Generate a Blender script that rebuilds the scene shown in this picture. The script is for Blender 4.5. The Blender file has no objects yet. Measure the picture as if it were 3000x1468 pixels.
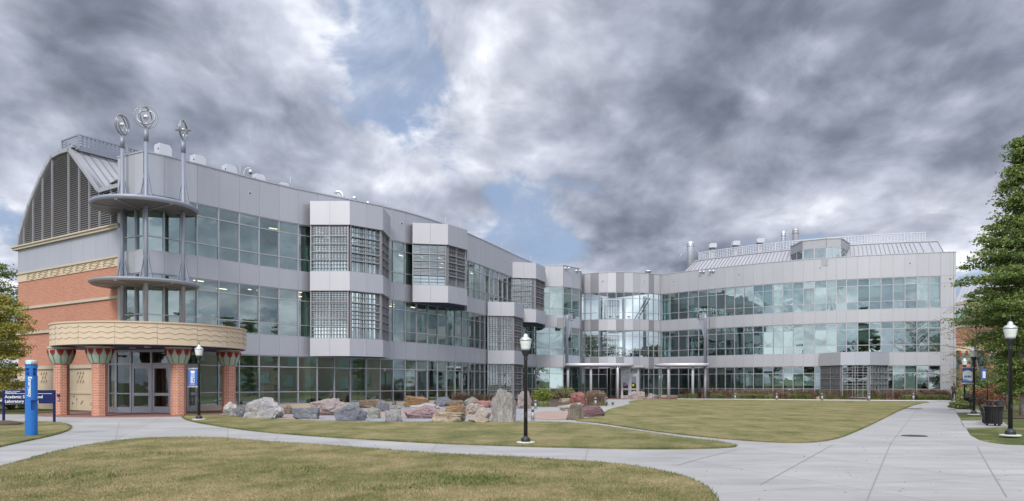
import bpy, bmesh, math, random
import numpy as np
from mathutils import Vector, Matrix, noise
R = math.radians
scene = bpy.context.scene
C = scene.collection

# ------------------------------------------------------------------ camera
F = 2170.0; CX = 1500.0; HY = 1125.0; EYE = 1.65      # focal length, centre column and horizon row of the 3000 px photograph
cam_d = bpy.data.cameras.new('camera'); cam = bpy.data.objects.new('camera', cam_d); C.objects.link(cam)
cam_d.sensor_width = 36.0; cam_d.lens = 36.0 * F / 3000.0
cam_d.shift_y = (HY - 734.0) / 3000.0
cam_d.clip_start = 0.1; cam_d.clip_end = 6000
cam.location = (0, 0, EYE); cam.rotation_euler = (R(90), 0, 0)
scene.camera = cam

# ------------------------------------------------------------------ colour management
scene.view_settings.view_transform = 'Standard'
scene.view_settings.look = 'None'
scene.view_settings.gamma = 1.0
scene.view_settings.exposure = EXPOSURE = 0.84
scene.view_settings.use_curve_mapping = False
scene.cycles.max_bounces = 8
scene.cycles.transparent_max_bounces = 12
scene.cycles.glossy_bounces = 4
scene.cycles.diffuse_bounces = 3
scene.cycles.caustics_reflective = False
scene.cycles.caustics_refractive = False
scene.cycles.sample_clamp_indirect = 4.0

# ------------------------------------------------------------------ sun
SUN_EL, SUN_AZ = R(40), R(193)          # azimuth clockwise from +Y: behind the camera, to the left
sd = bpy.data.lights.new('sun', 'SUN'); sun = bpy.data.objects.new('sun', sd); C.objects.link(sun)
sd.energy = 1.4; sd.angle = R(17); sd.color = (1.0, 0.955, 0.89)
sdir = Vector((math.sin(SUN_AZ) * math.cos(SUN_EL), math.cos(SUN_AZ) * math.cos(SUN_EL), math.sin(SUN_EL)))
sun.rotation_euler = sdir.to_track_quat('Z', 'Y').to_euler()
sun.location = sdir * 200

# ------------------------------------------------------------------ sky: Nishita plus a broken cloud deck
world = bpy.data.worlds.new('World'); scene.world = world; world.use_nodes = True
nt = world.node_tree; N = nt.nodes; L = nt.links; N.clear()
def nd(tree, typ, **kw):
    n = tree.nodes.new(typ)
    for k, v in kw.items():
        if k == 'ins':
            for i, x in v.items(): n.inputs[i].default_value = x
        else: setattr(n, k, v)
    return n
def mth(tree, op, a, b=None, c=None, clamp=False):
    n = tree.nodes.new('ShaderNodeMath'); n.operation = op; n.use_clamp = clamp
    for i, x in enumerate((a, b, c)):
        if x is None: continue
        if isinstance(x, (int, float)): n.inputs[i].default_value = x
        else: tree.links.new(x, n.inputs[i])
    return n.outputs[0]
def maprange(tree, x, a, b, c, d, kind='SMOOTHSTEP'):
    n = tree.nodes.new('ShaderNodeMapRange'); n.interpolation_type = kind
    tree.links.new(x, n.inputs[0])
    for i, v in enumerate((a, b, c, d)): n.inputs[i + 1].default_value = v
    return n.outputs[0]
def ramp(tree, x, stops, interp='LINEAR'):
    n = tree.nodes.new('ShaderNodeValToRGB'); n.color_ramp.interpolation = interp
    el = n.color_ramp.elements
    while len(el) < len(stops): el.new(0.5)
    for e, (p, c) in zip(el, stops): e.position = p; e.color = (*c, 1) if len(c) == 3 else c
    if x is not None: tree.links.new(x, n.inputs[0])
    return n.outputs[0]

tc = nd(nt, 'ShaderNodeTexCoord')
nrm = nd(nt, 'ShaderNodeVectorMath', operation='NORMALIZE'); L.new(tc.outputs['Generated'], nrm.inputs[0])
sep = nd(nt, 'ShaderNodeSeparateXYZ'); L.new(nrm.outputs[0], sep.inputs[0])
zz = mth(nt, 'ADD', mth(nt, 'MAXIMUM', sep.outputs[2], 0.0), 0.36)
px_ = mth(nt, 'DIVIDE', sep.outputs[0], zz); py_ = mth(nt, 'DIVIDE', sep.outputs[1], zz)
def cloudvec(ox, oy, rot=0.0, sy=1.0):
    c = nd(nt, 'ShaderNodeCombineXYZ'); L.new(px_, c.inputs[0]); L.new(py_, c.inputs[1])
    m = nd(nt, 'ShaderNodeMapping'); L.new(c.outputs[0], m.inputs[0])
    m.inputs['Location'].default_value = (ox, oy, 3.1); m.inputs['Rotation'].default_value = (0, 0, rot)
    m.inputs['Scale'].default_value = (1, sy, 1)
    return m.outputs[0]
def cnoise(vec, scale, detail, rough, dist=0.0):
    n = nd(nt, 'ShaderNodeTexNoise', ins={'Scale': scale, 'Detail': detail, 'Roughness': rough, 'Distortion': dist})
    L.new(vec, n.inputs['Vector']); return n.outputs['Fac']
DENS = [(1150, 60, 330, -0.10), (1260, 330, 240, -0.10), (1160, 180, 160, -0.06), (1720, 90, 110, -0.06), (1530, 700, 240, -0.12), (1660, 750, 180, -0.08), (1150, 650, 170, -0.06), (10, 640, 160, -0.20), (980, 560, 200, -0.10), (1360, 620, 150, 0.05),
        (250, 150, 520, 0.12), (2150, 330, 650, 0.15), (1650, 330, 300, 0.10), (2800, 250, 450, 0.10), (700, 380, 400, 0.07), (1300, 500, 250, 0.08), (1300, 110, 120, 0.05)]
SHADE = [(1480, 130, 280, 0.34), (1380, 420, 200, 0.10), (1750, 160, 200, 0.22), (1180, 480, 160, 0.12), (2000, 560, 200, 0.12), (2800, 540, 240, 0.18), (2250, 640, 260, 0.12), (600, 300, 300, 0.08), (20, 760, 200, 0.25), (820, 60, 200, 0.12),
         (150, 120, 420, -0.04), (2050, 330, 520, -0.24), (2650, 250, 420, -0.10), (1700, 420, 260, -0.14), (1450, 380, 200, -0.12), (350, 480, 300, 0.06), (2480, 40, 250, 0.08)]
SKX, SKY = 1.2, 1.7
base = cnoise(cloudvec(SKX, SKY, 0.25, 0.78), 1.65, 9, 0.56, 0.3)
lit = cnoise(cloudvec(SKX + 0.04, SKY + 0.12, 0.25, 0.78), 1.65, 5, 0.55, 0.3)
def puffs(ox, oy, scale):
    """rounded cauliflower heads: smooth cells broken up by noise"""
    v0 = cloudvec(ox, oy, 0.2, 0.8)
    wn = nd(nt, 'ShaderNodeTexNoise', ins={'Scale': scale * 1.3, 'Detail': 3, 'Roughness': 0.6}); L.new(v0, wn.inputs['Vector'])
    sc = nd(nt, 'ShaderNodeVectorMath', operation='MULTIPLY_ADD'); L.new(wn.outputs['Color'], sc.inputs[0]); sc.inputs[1].default_value = (0.55 / scale * 2.2,) * 3; L.new(v0, sc.inputs[2])
    v = nd(nt, 'ShaderNodeTexVoronoi', feature='F1', ins={'Scale': scale}); L.new(sc.outputs[0], v.inputs['Vector'])
    return mth(nt, 'SUBTRACT', 0.55, v.outputs['Distance'])
pf = mth(nt, 'ADD', mth(nt, 'MULTIPLY', puffs(2.0, 4.0, 2.6), 0.6), mth(nt, 'MULTIPLY', puffs(5.0, 1.0, 6.0), 0.4))
pf2 = mth(nt, 'ADD', mth(nt, 'MULTIPLY', puffs(2.03, 4.14, 2.6), 0.6), mth(nt, 'MULTIPLY', puffs(5.02, 1.07, 6.0), 0.4))
fine = cnoise(cloudvec(1.7, 5.2, 0.3, 0.8), 5.0, 10, 0.66, 0.5)
def dirof(px, py):
    v = Vector(((px - CX) / F, 1.0, (HY - py) / F)); return v.normalized()
def blob(px, py, rad, w):
    """a soft cap of sky round one direction (radius in px of the photo's scale)"""
    d = nd(nt, 'ShaderNodeVectorMath', operation='DISTANCE'); L.new(nrm.outputs[0], d.inputs[0]); d.inputs[1].default_value = dirof(px, py)
    return maprange(nt, d.outputs['Value'], 0.0, rad / F, w, 0.0)
def total(items):
    s = None
    for it in items:
        b = blob(*it); s = b if s is None else mth(nt, 'ADD', s, b)
    return s
# where the deck opens and where it is thick
dens = total(DENS)
shade = total(SHADE)
d0 = mth(nt, 'ADD', mth(nt, 'ADD', base, dens), mth(nt, 'MULTIPLY', mth(nt, 'SUBTRACT', fine, 0.5), 0.26))
d0 = mth(nt, 'ADD', d0, mth(nt, 'MULTIPLY', pf, 0.40))
mask = mth(nt, 'MAXIMUM', maprange(nt, d0, 0.35, 0.47, 0.0, 1.0), maprange(nt, fine, 0.35, 0.75, 0.04, 0.60))
thick = maprange(nt, d0, 0.44, 0.76, 0.0, 1.0, 'LINEAR')
rel = mth(nt, 'ADD', mth(nt, 'MULTIPLY', mth(nt, 'SUBTRACT', base, lit), 2.6), mth(nt, 'MULTIPLY', mth(nt, 'SUBTRACT', pf, pf2), 1.5))
tone = mth(nt, 'ADD', mth(nt, 'SUBTRACT', 0.72, mth(nt, 'MULTIPLY', thick, 0.56)), rel)
tone = mth(nt, 'ADD', tone, mth(nt, 'MULTIPLY', mth(nt, 'SUBTRACT', fine, 0.5), 1.0))
# the deck is brighter overhead and on the sun's side, behind the viewer
back = maprange(nt, sep.outputs[1], 0.15, -0.45, 0.0, 0.30)
low = maprange(nt, sep.outputs[2], 0.02, 0.26, 0.16, 0.0)
high = maprange(nt, sep.outputs[2], 0.50, 0.80, 0.0, 0.30)
tone = mth(nt, 'ADD', mth(nt, 'ADD', mth(nt, 'ADD', mth(nt, 'ADD', tone, low), back), high), shade)
tone = maprange(nt, tone, -0.26, 1.22, 0.0, 1.0, 'LINEAR')
ccol = ramp(nt, tone, [(0.0, (0.095, 0.112, 0.15)), (0.25, (0.165, 0.188, 0.242)), (0.5, (0.29, 0.315, 0.385)), (0.75, (0.45, 0.475, 0.55)), (1.0, (0.74, 0.76, 0.82))])
crisp = cnoise(cloudvec(4.4, 2.9, 0.1, 0.8), 9.0, 9, 0.62, 0.3)
detail = mth(nt, 'ADD', mth(nt, 'MULTIPLY', mth(nt, 'SUBTRACT', fine, 0.5), 0.7), mth(nt, 'MULTIPLY', mth(nt, 'SUBTRACT', crisp, 0.5), 0.55))
gain = mth(nt, 'ADD', mth(nt, 'ADD', 1.0, detail), mth(nt, 'ADD', maprange(nt, sep.outputs[2], 0.48, 0.85, 0.0, 1.0), maprange(nt, sep.outputs[1], 0.1, -0.5, 0.0, 0.45)))
sky = nd(nt, 'ShaderNodeTexSky', sky_type='NISHITA', sun_disc=False, sun_elevation=SUN_EL, sun_rotation=SUN_AZ, altitude=50, air_density=1.0, dust_density=1.2, ozone_density=1.5)
SKYK = 0.10
cs = nd(nt, 'ShaderNodeVectorMath', operation='SCALE'); L.new(ccol, cs.inputs[0]); cs.inputs['Scale'].default_value = 0.80 / SKYK
ss = nd(nt, 'ShaderNodeVectorMath', operation='SCALE'); L.new(sky.outputs[0], ss.inputs[0]); ss.inputs['Scale'].default_value = 0.62
sm = nd(nt, 'ShaderNodeMix', data_type='RGBA'); sm.inputs[0].default_value = 0.75; L.new(ss.outputs[0], sm.inputs[6]); sm.inputs[7].default_value = (1.9, 2.5, 3.7, 1)
cg = nd(nt, 'ShaderNodeVectorMath', operation='SCALE'); L.new(cs.outputs[0], cg.inputs[0]); L.new(gain, cg.inputs['Scale'])
mx = nd(nt, 'ShaderNodeMix', data_type='RGBA'); L.new(mask, mx.inputs[0]); L.new(sm.outputs[2], mx.inputs[6]); L.new(cg.outputs[0], mx.inputs[7])
bg = nd(nt, 'ShaderNodeBackground', ins={'Strength': SKYK}); L.new(mx.outputs[2], bg.inputs[0])
wo = nd(nt, 'ShaderNodeOutputWorld'); L.new(bg.outputs[0], wo.inputs[0])
world.cycles.sampling_method = 'MANUAL'; world.cycles.sample_map_resolution = 512

# ================================================================== helpers
def gp(px, py):
    """ground point seen at pixel (px, py) of the photograph"""
    d = F * EYE / (py - HY); return Vector(((px - CX) / F * d, d, 0.0))
def pd(px, d, z=0.0): return Vector(((px - CX) / F * d, d, z))
def zat(py, d): return EYE + (HY - py) / F * d

def setp(o, label=None, cat=None, group=None, kind=None):
    if label: o['label'] = label
    if cat: o['category'] = cat
    if group: o['group'] = group
    if kind: o['kind'] = kind
    return o
def empty(name, loc=(0, 0, 0), rz=0.0, label=None, cat=None, group=None):
    o = bpy.data.objects.new(name, None); C.objects.link(o); o.empty_display_size = 0.3
    o.location = loc; o.rotation_euler = (0, 0, rz)
    return setp(o, label, cat, group)

class MB:
    def __init__(s): s.v = []; s.f = []; s.m = []; s.uv = []; s.hasuv = False; s.sm = []
    def poly(s, pts, mi=0, uv=None, smooth=False):
        k = len(s.v); s.v += [tuple(p) for p in pts]; s.f.append(tuple(range(k, k + len(pts)))); s.m.append(mi); s.sm.append(smooth)
        if uv: s.hasuv = True
        s.uv += list(uv) if uv else [(0.0, 0.0)] * len(pts)
    def faces(s, verts, faces, mi=0, smooth=False):
        k = len(s.v); s.v += [tuple(p) for p in verts]
        for f in faces:
            s.f.append(tuple(i + k for i in f)); s.m.append(mi); s.sm.append(smooth); s.uv += [(0.0, 0.0)] * len(f)
    def hexa(s, b, t, mi=0, uvw=None):
        """b, t: four bottom and four top corners (counter-clockwise seen from above)"""
        s.faces(list(b) + list(t), [(3, 2, 1, 0), (4, 5, 6, 7), (0, 1, 5, 4), (1, 2, 6, 5), (2, 3, 7, 6), (3, 0, 4, 7)], mi)
    def box(s, c, size, rz=0.0, mi=0, M=None):
        hx, hy, hz = size[0] / 2, size[1] / 2, size[2] / 2
        ca, sa = math.cos(rz), math.sin(rz); vs = []
        for z in (-hz, hz):
            for x, y in ((-hx, -hy), (hx, -hy), (hx, hy), (-hx, hy)):
                p = Vector((c[0] + x * ca - y * sa, c[1] + x * sa + y * ca, c[2] + z)); vs.append(M @ p if M else p)
        s.hexa(vs[:4], vs[4:], mi)
    def seg(s, p0, p1, z0, z1, out, inn, gap=0.0, mi=0):
        """box standing on plan segment p0-p1; out / inn: offsets of its faces along the outward normal"""
        p0 = Vector((p0[0], p0[1])); p1 = Vector((p1[0], p1[1])); t = (p1 - p0).normalized(); n = Vector((t.y, -t.x))
        p0 = p0 + t * gap; p1 = p1 - t * gap
        q = [p0 + n * out, p1 + n * out, p1 + n * inn, p0 + n * inn]
        s.hexa([(a.x, a.y, z0) for a in q], [(a.x, a.y, z1) for a in q], mi)
    def tube(s, pts, r, n=8, mi=0, closed=False, cap=True, smooth=True):
        pts = [Vector(p) for p in pts]; m = len(pts)
        rs = r if isinstance(r, (list, tuple)) else [r] * m
        prev = None; rings = []; k = len(s.v)
        for i, p in enumerate(pts):
            a = pts[(i - 1) % m] if (i > 0 or closed) else p; b = pts[(i + 1) % m] if (i < m - 1 or closed) else p
            t = (b - a).normalized() if (b - a).length > 1e-9 else Vector((0, 0, 1))
            if prev is None: u = t.orthogonal().normalized()
            else: u = (prev - t * prev.dot(t)); u = u.normalized() if u.length > 1e-6 else t.orthogonal().normalized()
            prev = u; w = t.cross(u)
            for j in range(n):
                an = 2 * math.pi * j / n; s.v.append(tuple(p + (u * math.cos(an) + w * math.sin(an)) * rs[i]))
        def add(f, sm): s.f.append(f); s.m.append(mi); s.sm.append(sm); s.uv += [(0.0, 0.0)] * len(f)
        for i in range(m if closed else m - 1):
            for j in range(n):
                a = k + i * n + j; b = k + i * n + (j + 1) % n; i2 = (i + 1) % m
                add((a, b, k + i2 * n + (j + 1) % n, k + i2 * n + j), smooth)
        if cap and not closed:
            add(tuple(k + j for j in reversed(range(n))), False); add(tuple(k + (m - 1) * n + j for j in range(n)), False)
    def bar(s, a, b, w, h=None, mi=0):
        """rectangular bar from a to b"""
        a = Vector(a); b = Vector(b); t = (b - a).normalized(); h = h or w
        up = Vector((0, 0, 1)) if abs(t.z) < 0.95 else Vector((0, 1, 0))
        u = t.cross(up).normalized(); v = u.cross(t)
        q = [u * -w / 2 - v * h / 2, u * w / 2 - v * h / 2, u * w / 2 + v * h / 2, u * -w / 2 + v * h / 2]
        s.faces([a + x for x in q] + [b + x for x in q], [(0, 1, 2, 3), (7, 6, 5, 4), (0, 4, 5, 1), (1, 5, 6, 2), (2, 6, 7, 3), (3, 7, 4, 0)], mi)
    def lathe(s, prof, c=(0, 0, 0), n=20, mi=0, smooth=True, cap=True, uvs=False, a0=0.0):
        k = len(s.v); m = len(prof)
        for r, z in prof:
            for j in range(n):
                a = a0 + 2 * math.pi * j / n; s.v.append((c[0] + r * math.cos(a), c[1] + r * math.sin(a), c[2] + z))
        def add(f, uv=None): s.f.append(f); s.m.append(mi); s.sm.append(smooth); s.uv += uv or [(0.0, 0.0)] * len(f)
        R0 = max(p[0] for p in prof)
        for i in range(m - 1):
            for j in range(n):
                uv = None
                if uvs:
                    s.hasuv = True; u0 = j / n * 2 * math.pi * R0; u1 = (j + 1) / n * 2 * math.pi * R0
                    uv = [(u0, prof[i][1]), (u1, prof[i][1]), (u1, prof[i + 1][1]), (u0, prof[i + 1][1])]
                add((k + i * n + j, k + i * n + (j + 1) % n, k + (i + 1) * n + (j + 1) % n, k + (i + 1) * n + j), uv)
        if cap:
            add(tuple(k + j for j in reversed(range(n)))); add(tuple(k + (m - 1) * n + j for j in range(n)))
    def build(s, name, mats, parent=None, loc=None):
        me = bpy.data.meshes.new(name)
        v = s.v
        if loc is not None: v = [(a[0] - loc[0], a[1] - loc[1], a[2] - loc[2]) for a in v]
        me.from_pydata(v, [], s.f)
        if not isinstance(mats, (list, tuple)): mats = [mats]
        for m in mats: me.materials.append(m)
        me.polygons.foreach_set('material_index', s.m); me.polygons.foreach_set('use_smooth', s.sm)
        if s.hasuv:
            uv = me.uv_layers.new(name='UVMap'); uv.data.foreach_set('uv', np.array(s.uv, dtype=np.float32).ravel())
        me.update()
        o = bpy.data.objects.new(name, me); C.objects.link(o)
        if loc is not None: o.location = loc
        if parent is not None: o.parent = parent
        return o

def copy_thing(o, parent=None):
    c = o.copy(); C.objects.link(c); c.parent = parent
    for ch in list(o.children): copy_thing(ch, c)
    return c
def text_mesh(body, size, name, mat, parent=None, M=None, extrude=0.004, align='LEFT', shear=0.0, sx=1.0, offset=0.0, spacing=1.0):
    cu = bpy.data.curves.new(name, 'FONT'); cu.body = body; cu.size = size; cu.extrude = extrude; cu.align_x = align; cu.shear = shear; cu.offset = offset
    cu.space_character = spacing; cu.resolution_u = 3
    tmp = bpy.data.objects.new('tmp_text', cu); C.objects.link(tmp)
    dg = bpy.context.evaluated_depsgraph_get(); dg.update()
    me = bpy.data.meshes.new_from_object(tmp.evaluated_get(dg)); bpy.data.objects.remove(tmp)
    me.name = name
    me.transform((M or Matrix()) @ Matrix.Diagonal((sx, 1, 1, 1)))
    me.materials.clear(); me.materials.append(mat)
    o = bpy.data.objects.new(name, me); C.objects.link(o)
    if parent is not None: o.parent = parent
    return o

# ================================================================== materials
def newmat(name):
    m = bpy.data.materials.new(name); m.use_nodes = True; t = m.node_tree; t.nodes.clear()
    out = t.nodes.new('ShaderNodeOutputMaterial'); b = t.nodes.new('ShaderNodeBsdfPrincipled'); t.links.new(b.outputs[0], out.inputs[0])
    return m, t, b
def tnoise(t, vec, scale, detail=4, rough=0.55, dist=0.0):
    n = nd(t, 'ShaderNodeTexNoise', ins={'Scale': scale, 'Detail': detail, 'Roughness': rough, 'Distortion': dist})
    if vec is not None: t.links.new(vec, n.inputs['Vector'])
    return n.outputs['Fac']
def mapped(t, out='Object', scale=(1, 1, 1), rot=(0, 0, 0)):
    c = t.nodes.new('ShaderNodeTexCoord'); m = t.nodes.new('ShaderNodeMapping')
    m.inputs['Scale'].default_value = scale; m.inputs['Rotation'].default_value = rot
    t.links.new(c.outputs[out], m.inputs[0]); return m.outputs[0]
def worldpos(t, scale=(1, 1, 1)):
    c = t.nodes.new('ShaderNodeNewGeometry'); m = t.nodes.new('ShaderNodeMapping'); m.inputs['Scale'].default_value = scale
    t.links.new(c.outputs['Position'], m.inputs[0]); return m.outputs[0]
def bump(t, b, h, strength=0.3, dist=0.02):
    n = nd(t, 'ShaderNodeBump', ins={'Strength': strength, 'Distance': dist}); t.links.new(h, n.inputs['Height']); t.links.new(n.outputs[0], b.inputs['Normal']); return n
def mixc(t, f, a, b, mode='MIX'):
    m = nd(t, 'ShaderNodeMix', data_type='RGBA', blend_type=mode)
    if isinstance(f, (int, float)): m.inputs[0].default_value = f
    else: t.links.new(f, m.inputs[0])
    for i, x in ((6, a), (7, b)):
        if isinstance(x, tuple): m.inputs[i].default_value = (*x, 1)
        else: t.links.new(x, m.inputs[i])
    return m.outputs[2]
def simple(name, col, rough=0.6, metal=0.0, var=0.08, nscale=6.0, bmp=0.0, spec=0.5, coord='pos'):
    """one colour with gentle mottling"""
    m, t, b = newmat(name)
    v = worldpos(t) if coord == 'pos' else mapped(t)
    f = tnoise(t, v, nscale, 4)
    c = mixc(t, f, tuple(x * (1 - var) for x in col), tuple(min(1, x * (1 + var)) for x in col))
    t.links.new(c, b.inputs['Base Color'])
    b.inputs['Roughness'].default_value = rough; b.inputs['Metallic'].default_value = metal
    b.inputs['Specular IOR Level'].default_value = spec
    if bmp: bump(t, b, f, bmp)
    return m
def panel_mat(name, col, rough=0.42, metal=0.35):
    """coated aluminium: faint streaks, each sheet a hair different"""
    m, t, b = newmat(name)
    streak = tnoise(t, worldpos(t, (1.5, 1.5, 0.12)), 2.0, 5)
    big = tnoise(t, worldpos(t, (0.25, 0.25, 0.4)), 1.0, 2)
    g = t.nodes.new('ShaderNodeNewGeometry')
    rnd = mth(t, 'MULTIPLY', g.outputs['Random Per Island'], 0.30)
    f = mth(t, 'ADD', mth(t, 'ADD', mth(t, 'MULTIPLY', streak, 0.45), mth(t, 'MULTIPLY', big, 0.4)), rnd)
    c = mixc(t, f, tuple(x * 0.90 for x in col), tuple(x * 1.08 for x in col)); t.links.new(c, b.inputs['Base Color'])
    b.inputs['Roughness'].default_value = rough; b.inputs['Metallic'].default_value = metal
    bump(t, b, tnoise(t, worldpos(t), 0.9, 2), 0.25, 0.02)
    return m

M_PANEL = panel_mat('clad_silver', (0.42, 0.435, 0.48))
M_PANEL_W = panel_mat('clad_silver_warm', (0.435, 0.44, 0.465))
M_PANEL_D = panel_mat('clad_grey_dark', (0.27, 0.275, 0.29))
M_PANEL_M = panel_mat('clad_grey_mid', (0.38, 0.385, 0.41))
M_PANEL_L = panel_mat('clad_light', (0.48, 0.48, 0.51))
M_JOINT = simple('joint_dark', (0.22, 0.22, 0.24), 0.7)
M_MULL = simple('mullion_alu', (0.46, 0.46, 0.50), 0.38, 0.5, 0.05)
M_SCREEN = simple('sunscreen_alu', (0.34, 0.34, 0.36), 0.42, 0.45, 0.06)
M_STEEL = simple('brushed_steel', (0.55, 0.56, 0.61), 0.40, 0.25, 0.06, 3)
M_BOLL = simple('bollard_grey', (0.30, 0.31, 0.34), 0.5, 0.4, 0.08, 3)
M_GALV = simple('galvanised', (0.58, 0.61, 0.66), 0.35, 0.7, 0.15, 5)
M_POLE = simple('mast_paint', (0.24, 0.265, 0.32), 0.45, 0.2, 0.05)
M_WHITE = simple('white_metal', (0.52, 0.54, 0.60), 0.45, 0.1, 0.05)
M_CEIL = simple('ceiling_tiles', (0.34, 0.36, 0.36), 0.9, 0, 0.06)
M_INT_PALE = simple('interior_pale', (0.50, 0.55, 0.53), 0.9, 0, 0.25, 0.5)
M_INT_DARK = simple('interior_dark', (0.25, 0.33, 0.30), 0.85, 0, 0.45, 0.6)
M_INT_TEAL = simple('interior_teal', (0.30, 0.39, 0.37), 0.9, 0, 0.35, 0.35)
M_CARPET = simple('interior_floor', (0.13, 0.12, 0.11), 0.9, 0, 0.2, 2)
M_BLIND = simple('roller_blind', (0.36, 0.42, 0.37), 0.85, 0, 0.06, 1.0)
M_BLIND2 = simple('roller_blind_grey', (0.36, 0.43, 0.42), 0.85, 0, 0.20, 0.6)
M_SOFFIT = simple('soffit_navy', (0.05, 0.06, 0.14), 0.7)
M_BLACK = simple('black_powdercoat', (0.020, 0.020, 0.022), 0.42, 0, 0.2)
M_LAMPBASE = simple('pale_footing', (0.52, 0.52, 0.50), 0.9, 0, 0.12)
M_RUBBER = simple('dark_rubber', (0.02, 0.02, 0.02), 0.8)
M_GOLD = simple('brass_fitting', (0.30, 0.22, 0.10), 0.4, 0.6)

def glass_mat(name, tint, refl, rtint=(0.86, 0.97, 0.97), wav=0.010, wscale=0.55, rough=0.0):
    """coated pane: clear tinted transmission plus a wavy mirror"""
    m = bpy.data.materials.new(name); m.use_nodes = True; t = m.node_tree; t.nodes.clear()
    out = t.nodes.new('ShaderNodeOutputMaterial')
    tr = t.nodes.new('ShaderNodeBsdfTransparent'); tr.inputs[0].default_value = (*tint, 1)
    gl = t.nodes.new('ShaderNodeBsdfGlossy'); gl.inputs['Color'].default_value = (*rtint, 1); gl.inputs['Roughness'].default_value = rough
    g = t.nodes.new('ShaderNodeNewGeometry')
    off = nd(t, 'ShaderNodeVectorMath', operation='SCALE'); t.links.new(g.outputs['Position'], off.inputs[0]); off.inputs['Scale'].default_value = 1.0
    add = nd(t, 'ShaderNodeVectorMath', operation='ADD'); t.links.new(off.outputs[0], add.inputs[0])
    cmb = t.nodes.new('ShaderNodeCombineXYZ'); r = mth(t, 'MULTIPLY', g.outputs['Random Per Island'], 40.0)
    t.links.new(r, cmb.inputs[0]); t.links.new(r, cmb.inputs[2]); t.links.new(cmb.outputs[0], add.inputs[1])
    h = tnoise(t, add.outputs[0], wscale, 2, 0.5, 0.6)
    bp = nd(t, 'ShaderNodeBump', ins={'Strength': 1.0, 'Distance': wav}); t.links.new(h, bp.inputs['Height']); t.links.new(bp.outputs[0], gl.inputs['Normal'])
    lw = nd(t, 'ShaderNodeLayerWeight', ins={'Blend': 0.35})
    f = mth(t, 'ADD', mth(t, 'MULTIPLY', lw.outputs['Fresnel'], 0.55), refl, None, True)
    f = mth(t, 'ADD', f, mth(t, 'MULTIPLY', mth(t, 'SUBTRACT', g.outputs['Random Per Island'], 0.5), refl * 0.5), None, True)
    mx = t.nodes.new('ShaderNodeMixShader'); t.links.new(f, mx.inputs[0]); t.links.new(tr.outputs[0], mx.inputs[1]); t.links.new(gl.outputs[0], mx.inputs[2])
    t.links.new(mx.outputs[0], out.inputs[0]); return m
G_LOW = glass_mat('glass_low', (0.80, 0.92, 0.90), 0.25, (0.84, 1.0, 0.98), wav=0.003)
G_TEAL = glass_mat('glass_teal', (0.70, 0.86, 0.85), 0.36, (0.74, 0.90, 0.87), wav=0.007)
G_BAY = glass_mat('glass_bay', (0.50, 0.66, 0.66), 0.62, (0.84, 1.0, 0.98), wav=0.004)
G_CLEAR = glass_mat('glass_clear', (0.80, 0.92, 0.90), 0.12, wav=0.003)

def brick_mat(name, c1, c2, mortar, coord='UV', scale=1.0):
    m, t, b = newmat(name)
    tcn = t.nodes.new('ShaderNodeTexCoord')
    br = t.nodes.new('ShaderNodeTexBrick'); t.links.new(tcn.outputs[coord], br.inputs['Vector'])
    br.inputs['Scale'].default_value = scale; br.inputs['Brick Width'].default_value = 0.24; br.inputs['Row Height'].default_value = 0.085
    br.inputs['Mortar Size'].default_value = 0.009; br.inputs['Mortar Smooth'].default_value = 0.2; br.inputs['Bias'].default_value = -0.1
    br.inputs['Color1'].default_value = (*c1, 1); br.inputs['Color2'].default_value = (*c2, 1); br.inputs['Mortar'].default_value = (*mortar, 1)
    big = tnoise(t, worldpos(t), 0.5, 4)
    c = mixc(t, mth(t, 'MULTIPLY', big, 0.35), br.outputs['Color'], tuple(x * 0.72 for x in c1))
    fine = tnoise(t, worldpos(t), 11, 3)
    c = mixc(t, mth(t, 'MULTIPLY', fine, 0.3), c, tuple(min(1, x * 1.35) for x in c2))
    t.links.new(c, b.inputs['Base Color']); b.inputs['Roughness'].default_value = 0.88
    bump(t, b, br.outputs['Fac'], -0.35, 0.01)
    return m
M_BRICK = brick_mat('brick_orange', (0.36, 0.13, 0.075), (0.47, 0.20, 0.12), (0.47, 0.38, 0.32))
M_BRICKCOL = brick_mat('brick_column', (0.37, 0.135, 0.08), (0.50, 0.21, 0.125), (0.70, 0.60, 0.52))
def stone_mat(name, col, v=0.12, s=1.2, bm=0.2):
    m, t, b = newmat(name)
    a = tnoise(t, worldpos(t), s, 6, 0.6); f = tnoise(t, worldpos(t), 30, 3, 0.6)
    x = mth(t, 'ADD', mth(t, 'MULTIPLY', a, 0.7), mth(t, 'MULTIPLY', f, 0.3))
    t.links.new(mixc(t, x, tuple(c * (1 - v) for c in col), tuple(min(1, c * (1 + v)) for c in col)), b.inputs['Base Color'])
    b.inputs['Roughness'].default_value = 0.9; bump(t, b, f, bm, 0.01); return m
M_STONE = stone_mat('cast_stone', (0.56, 0.455, 0.33))
M_STONE_D = stone_mat('cast_stone_groove', (0.36, 0.30, 0.22))
M_STONE_T = stone_mat('cast_stone_trim', (0.46, 0.41, 0.33))
M_CAPGREEN = stone_mat('capital_green', (0.36, 0.42, 0.34), 0.08)
M_STEM = simple('stem_green', (0.045, 0.16, 0.07), 0.6)
M_TULIP = simple('tulip_red', (0.50, 0.045, 0.04), 0.6)

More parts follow.
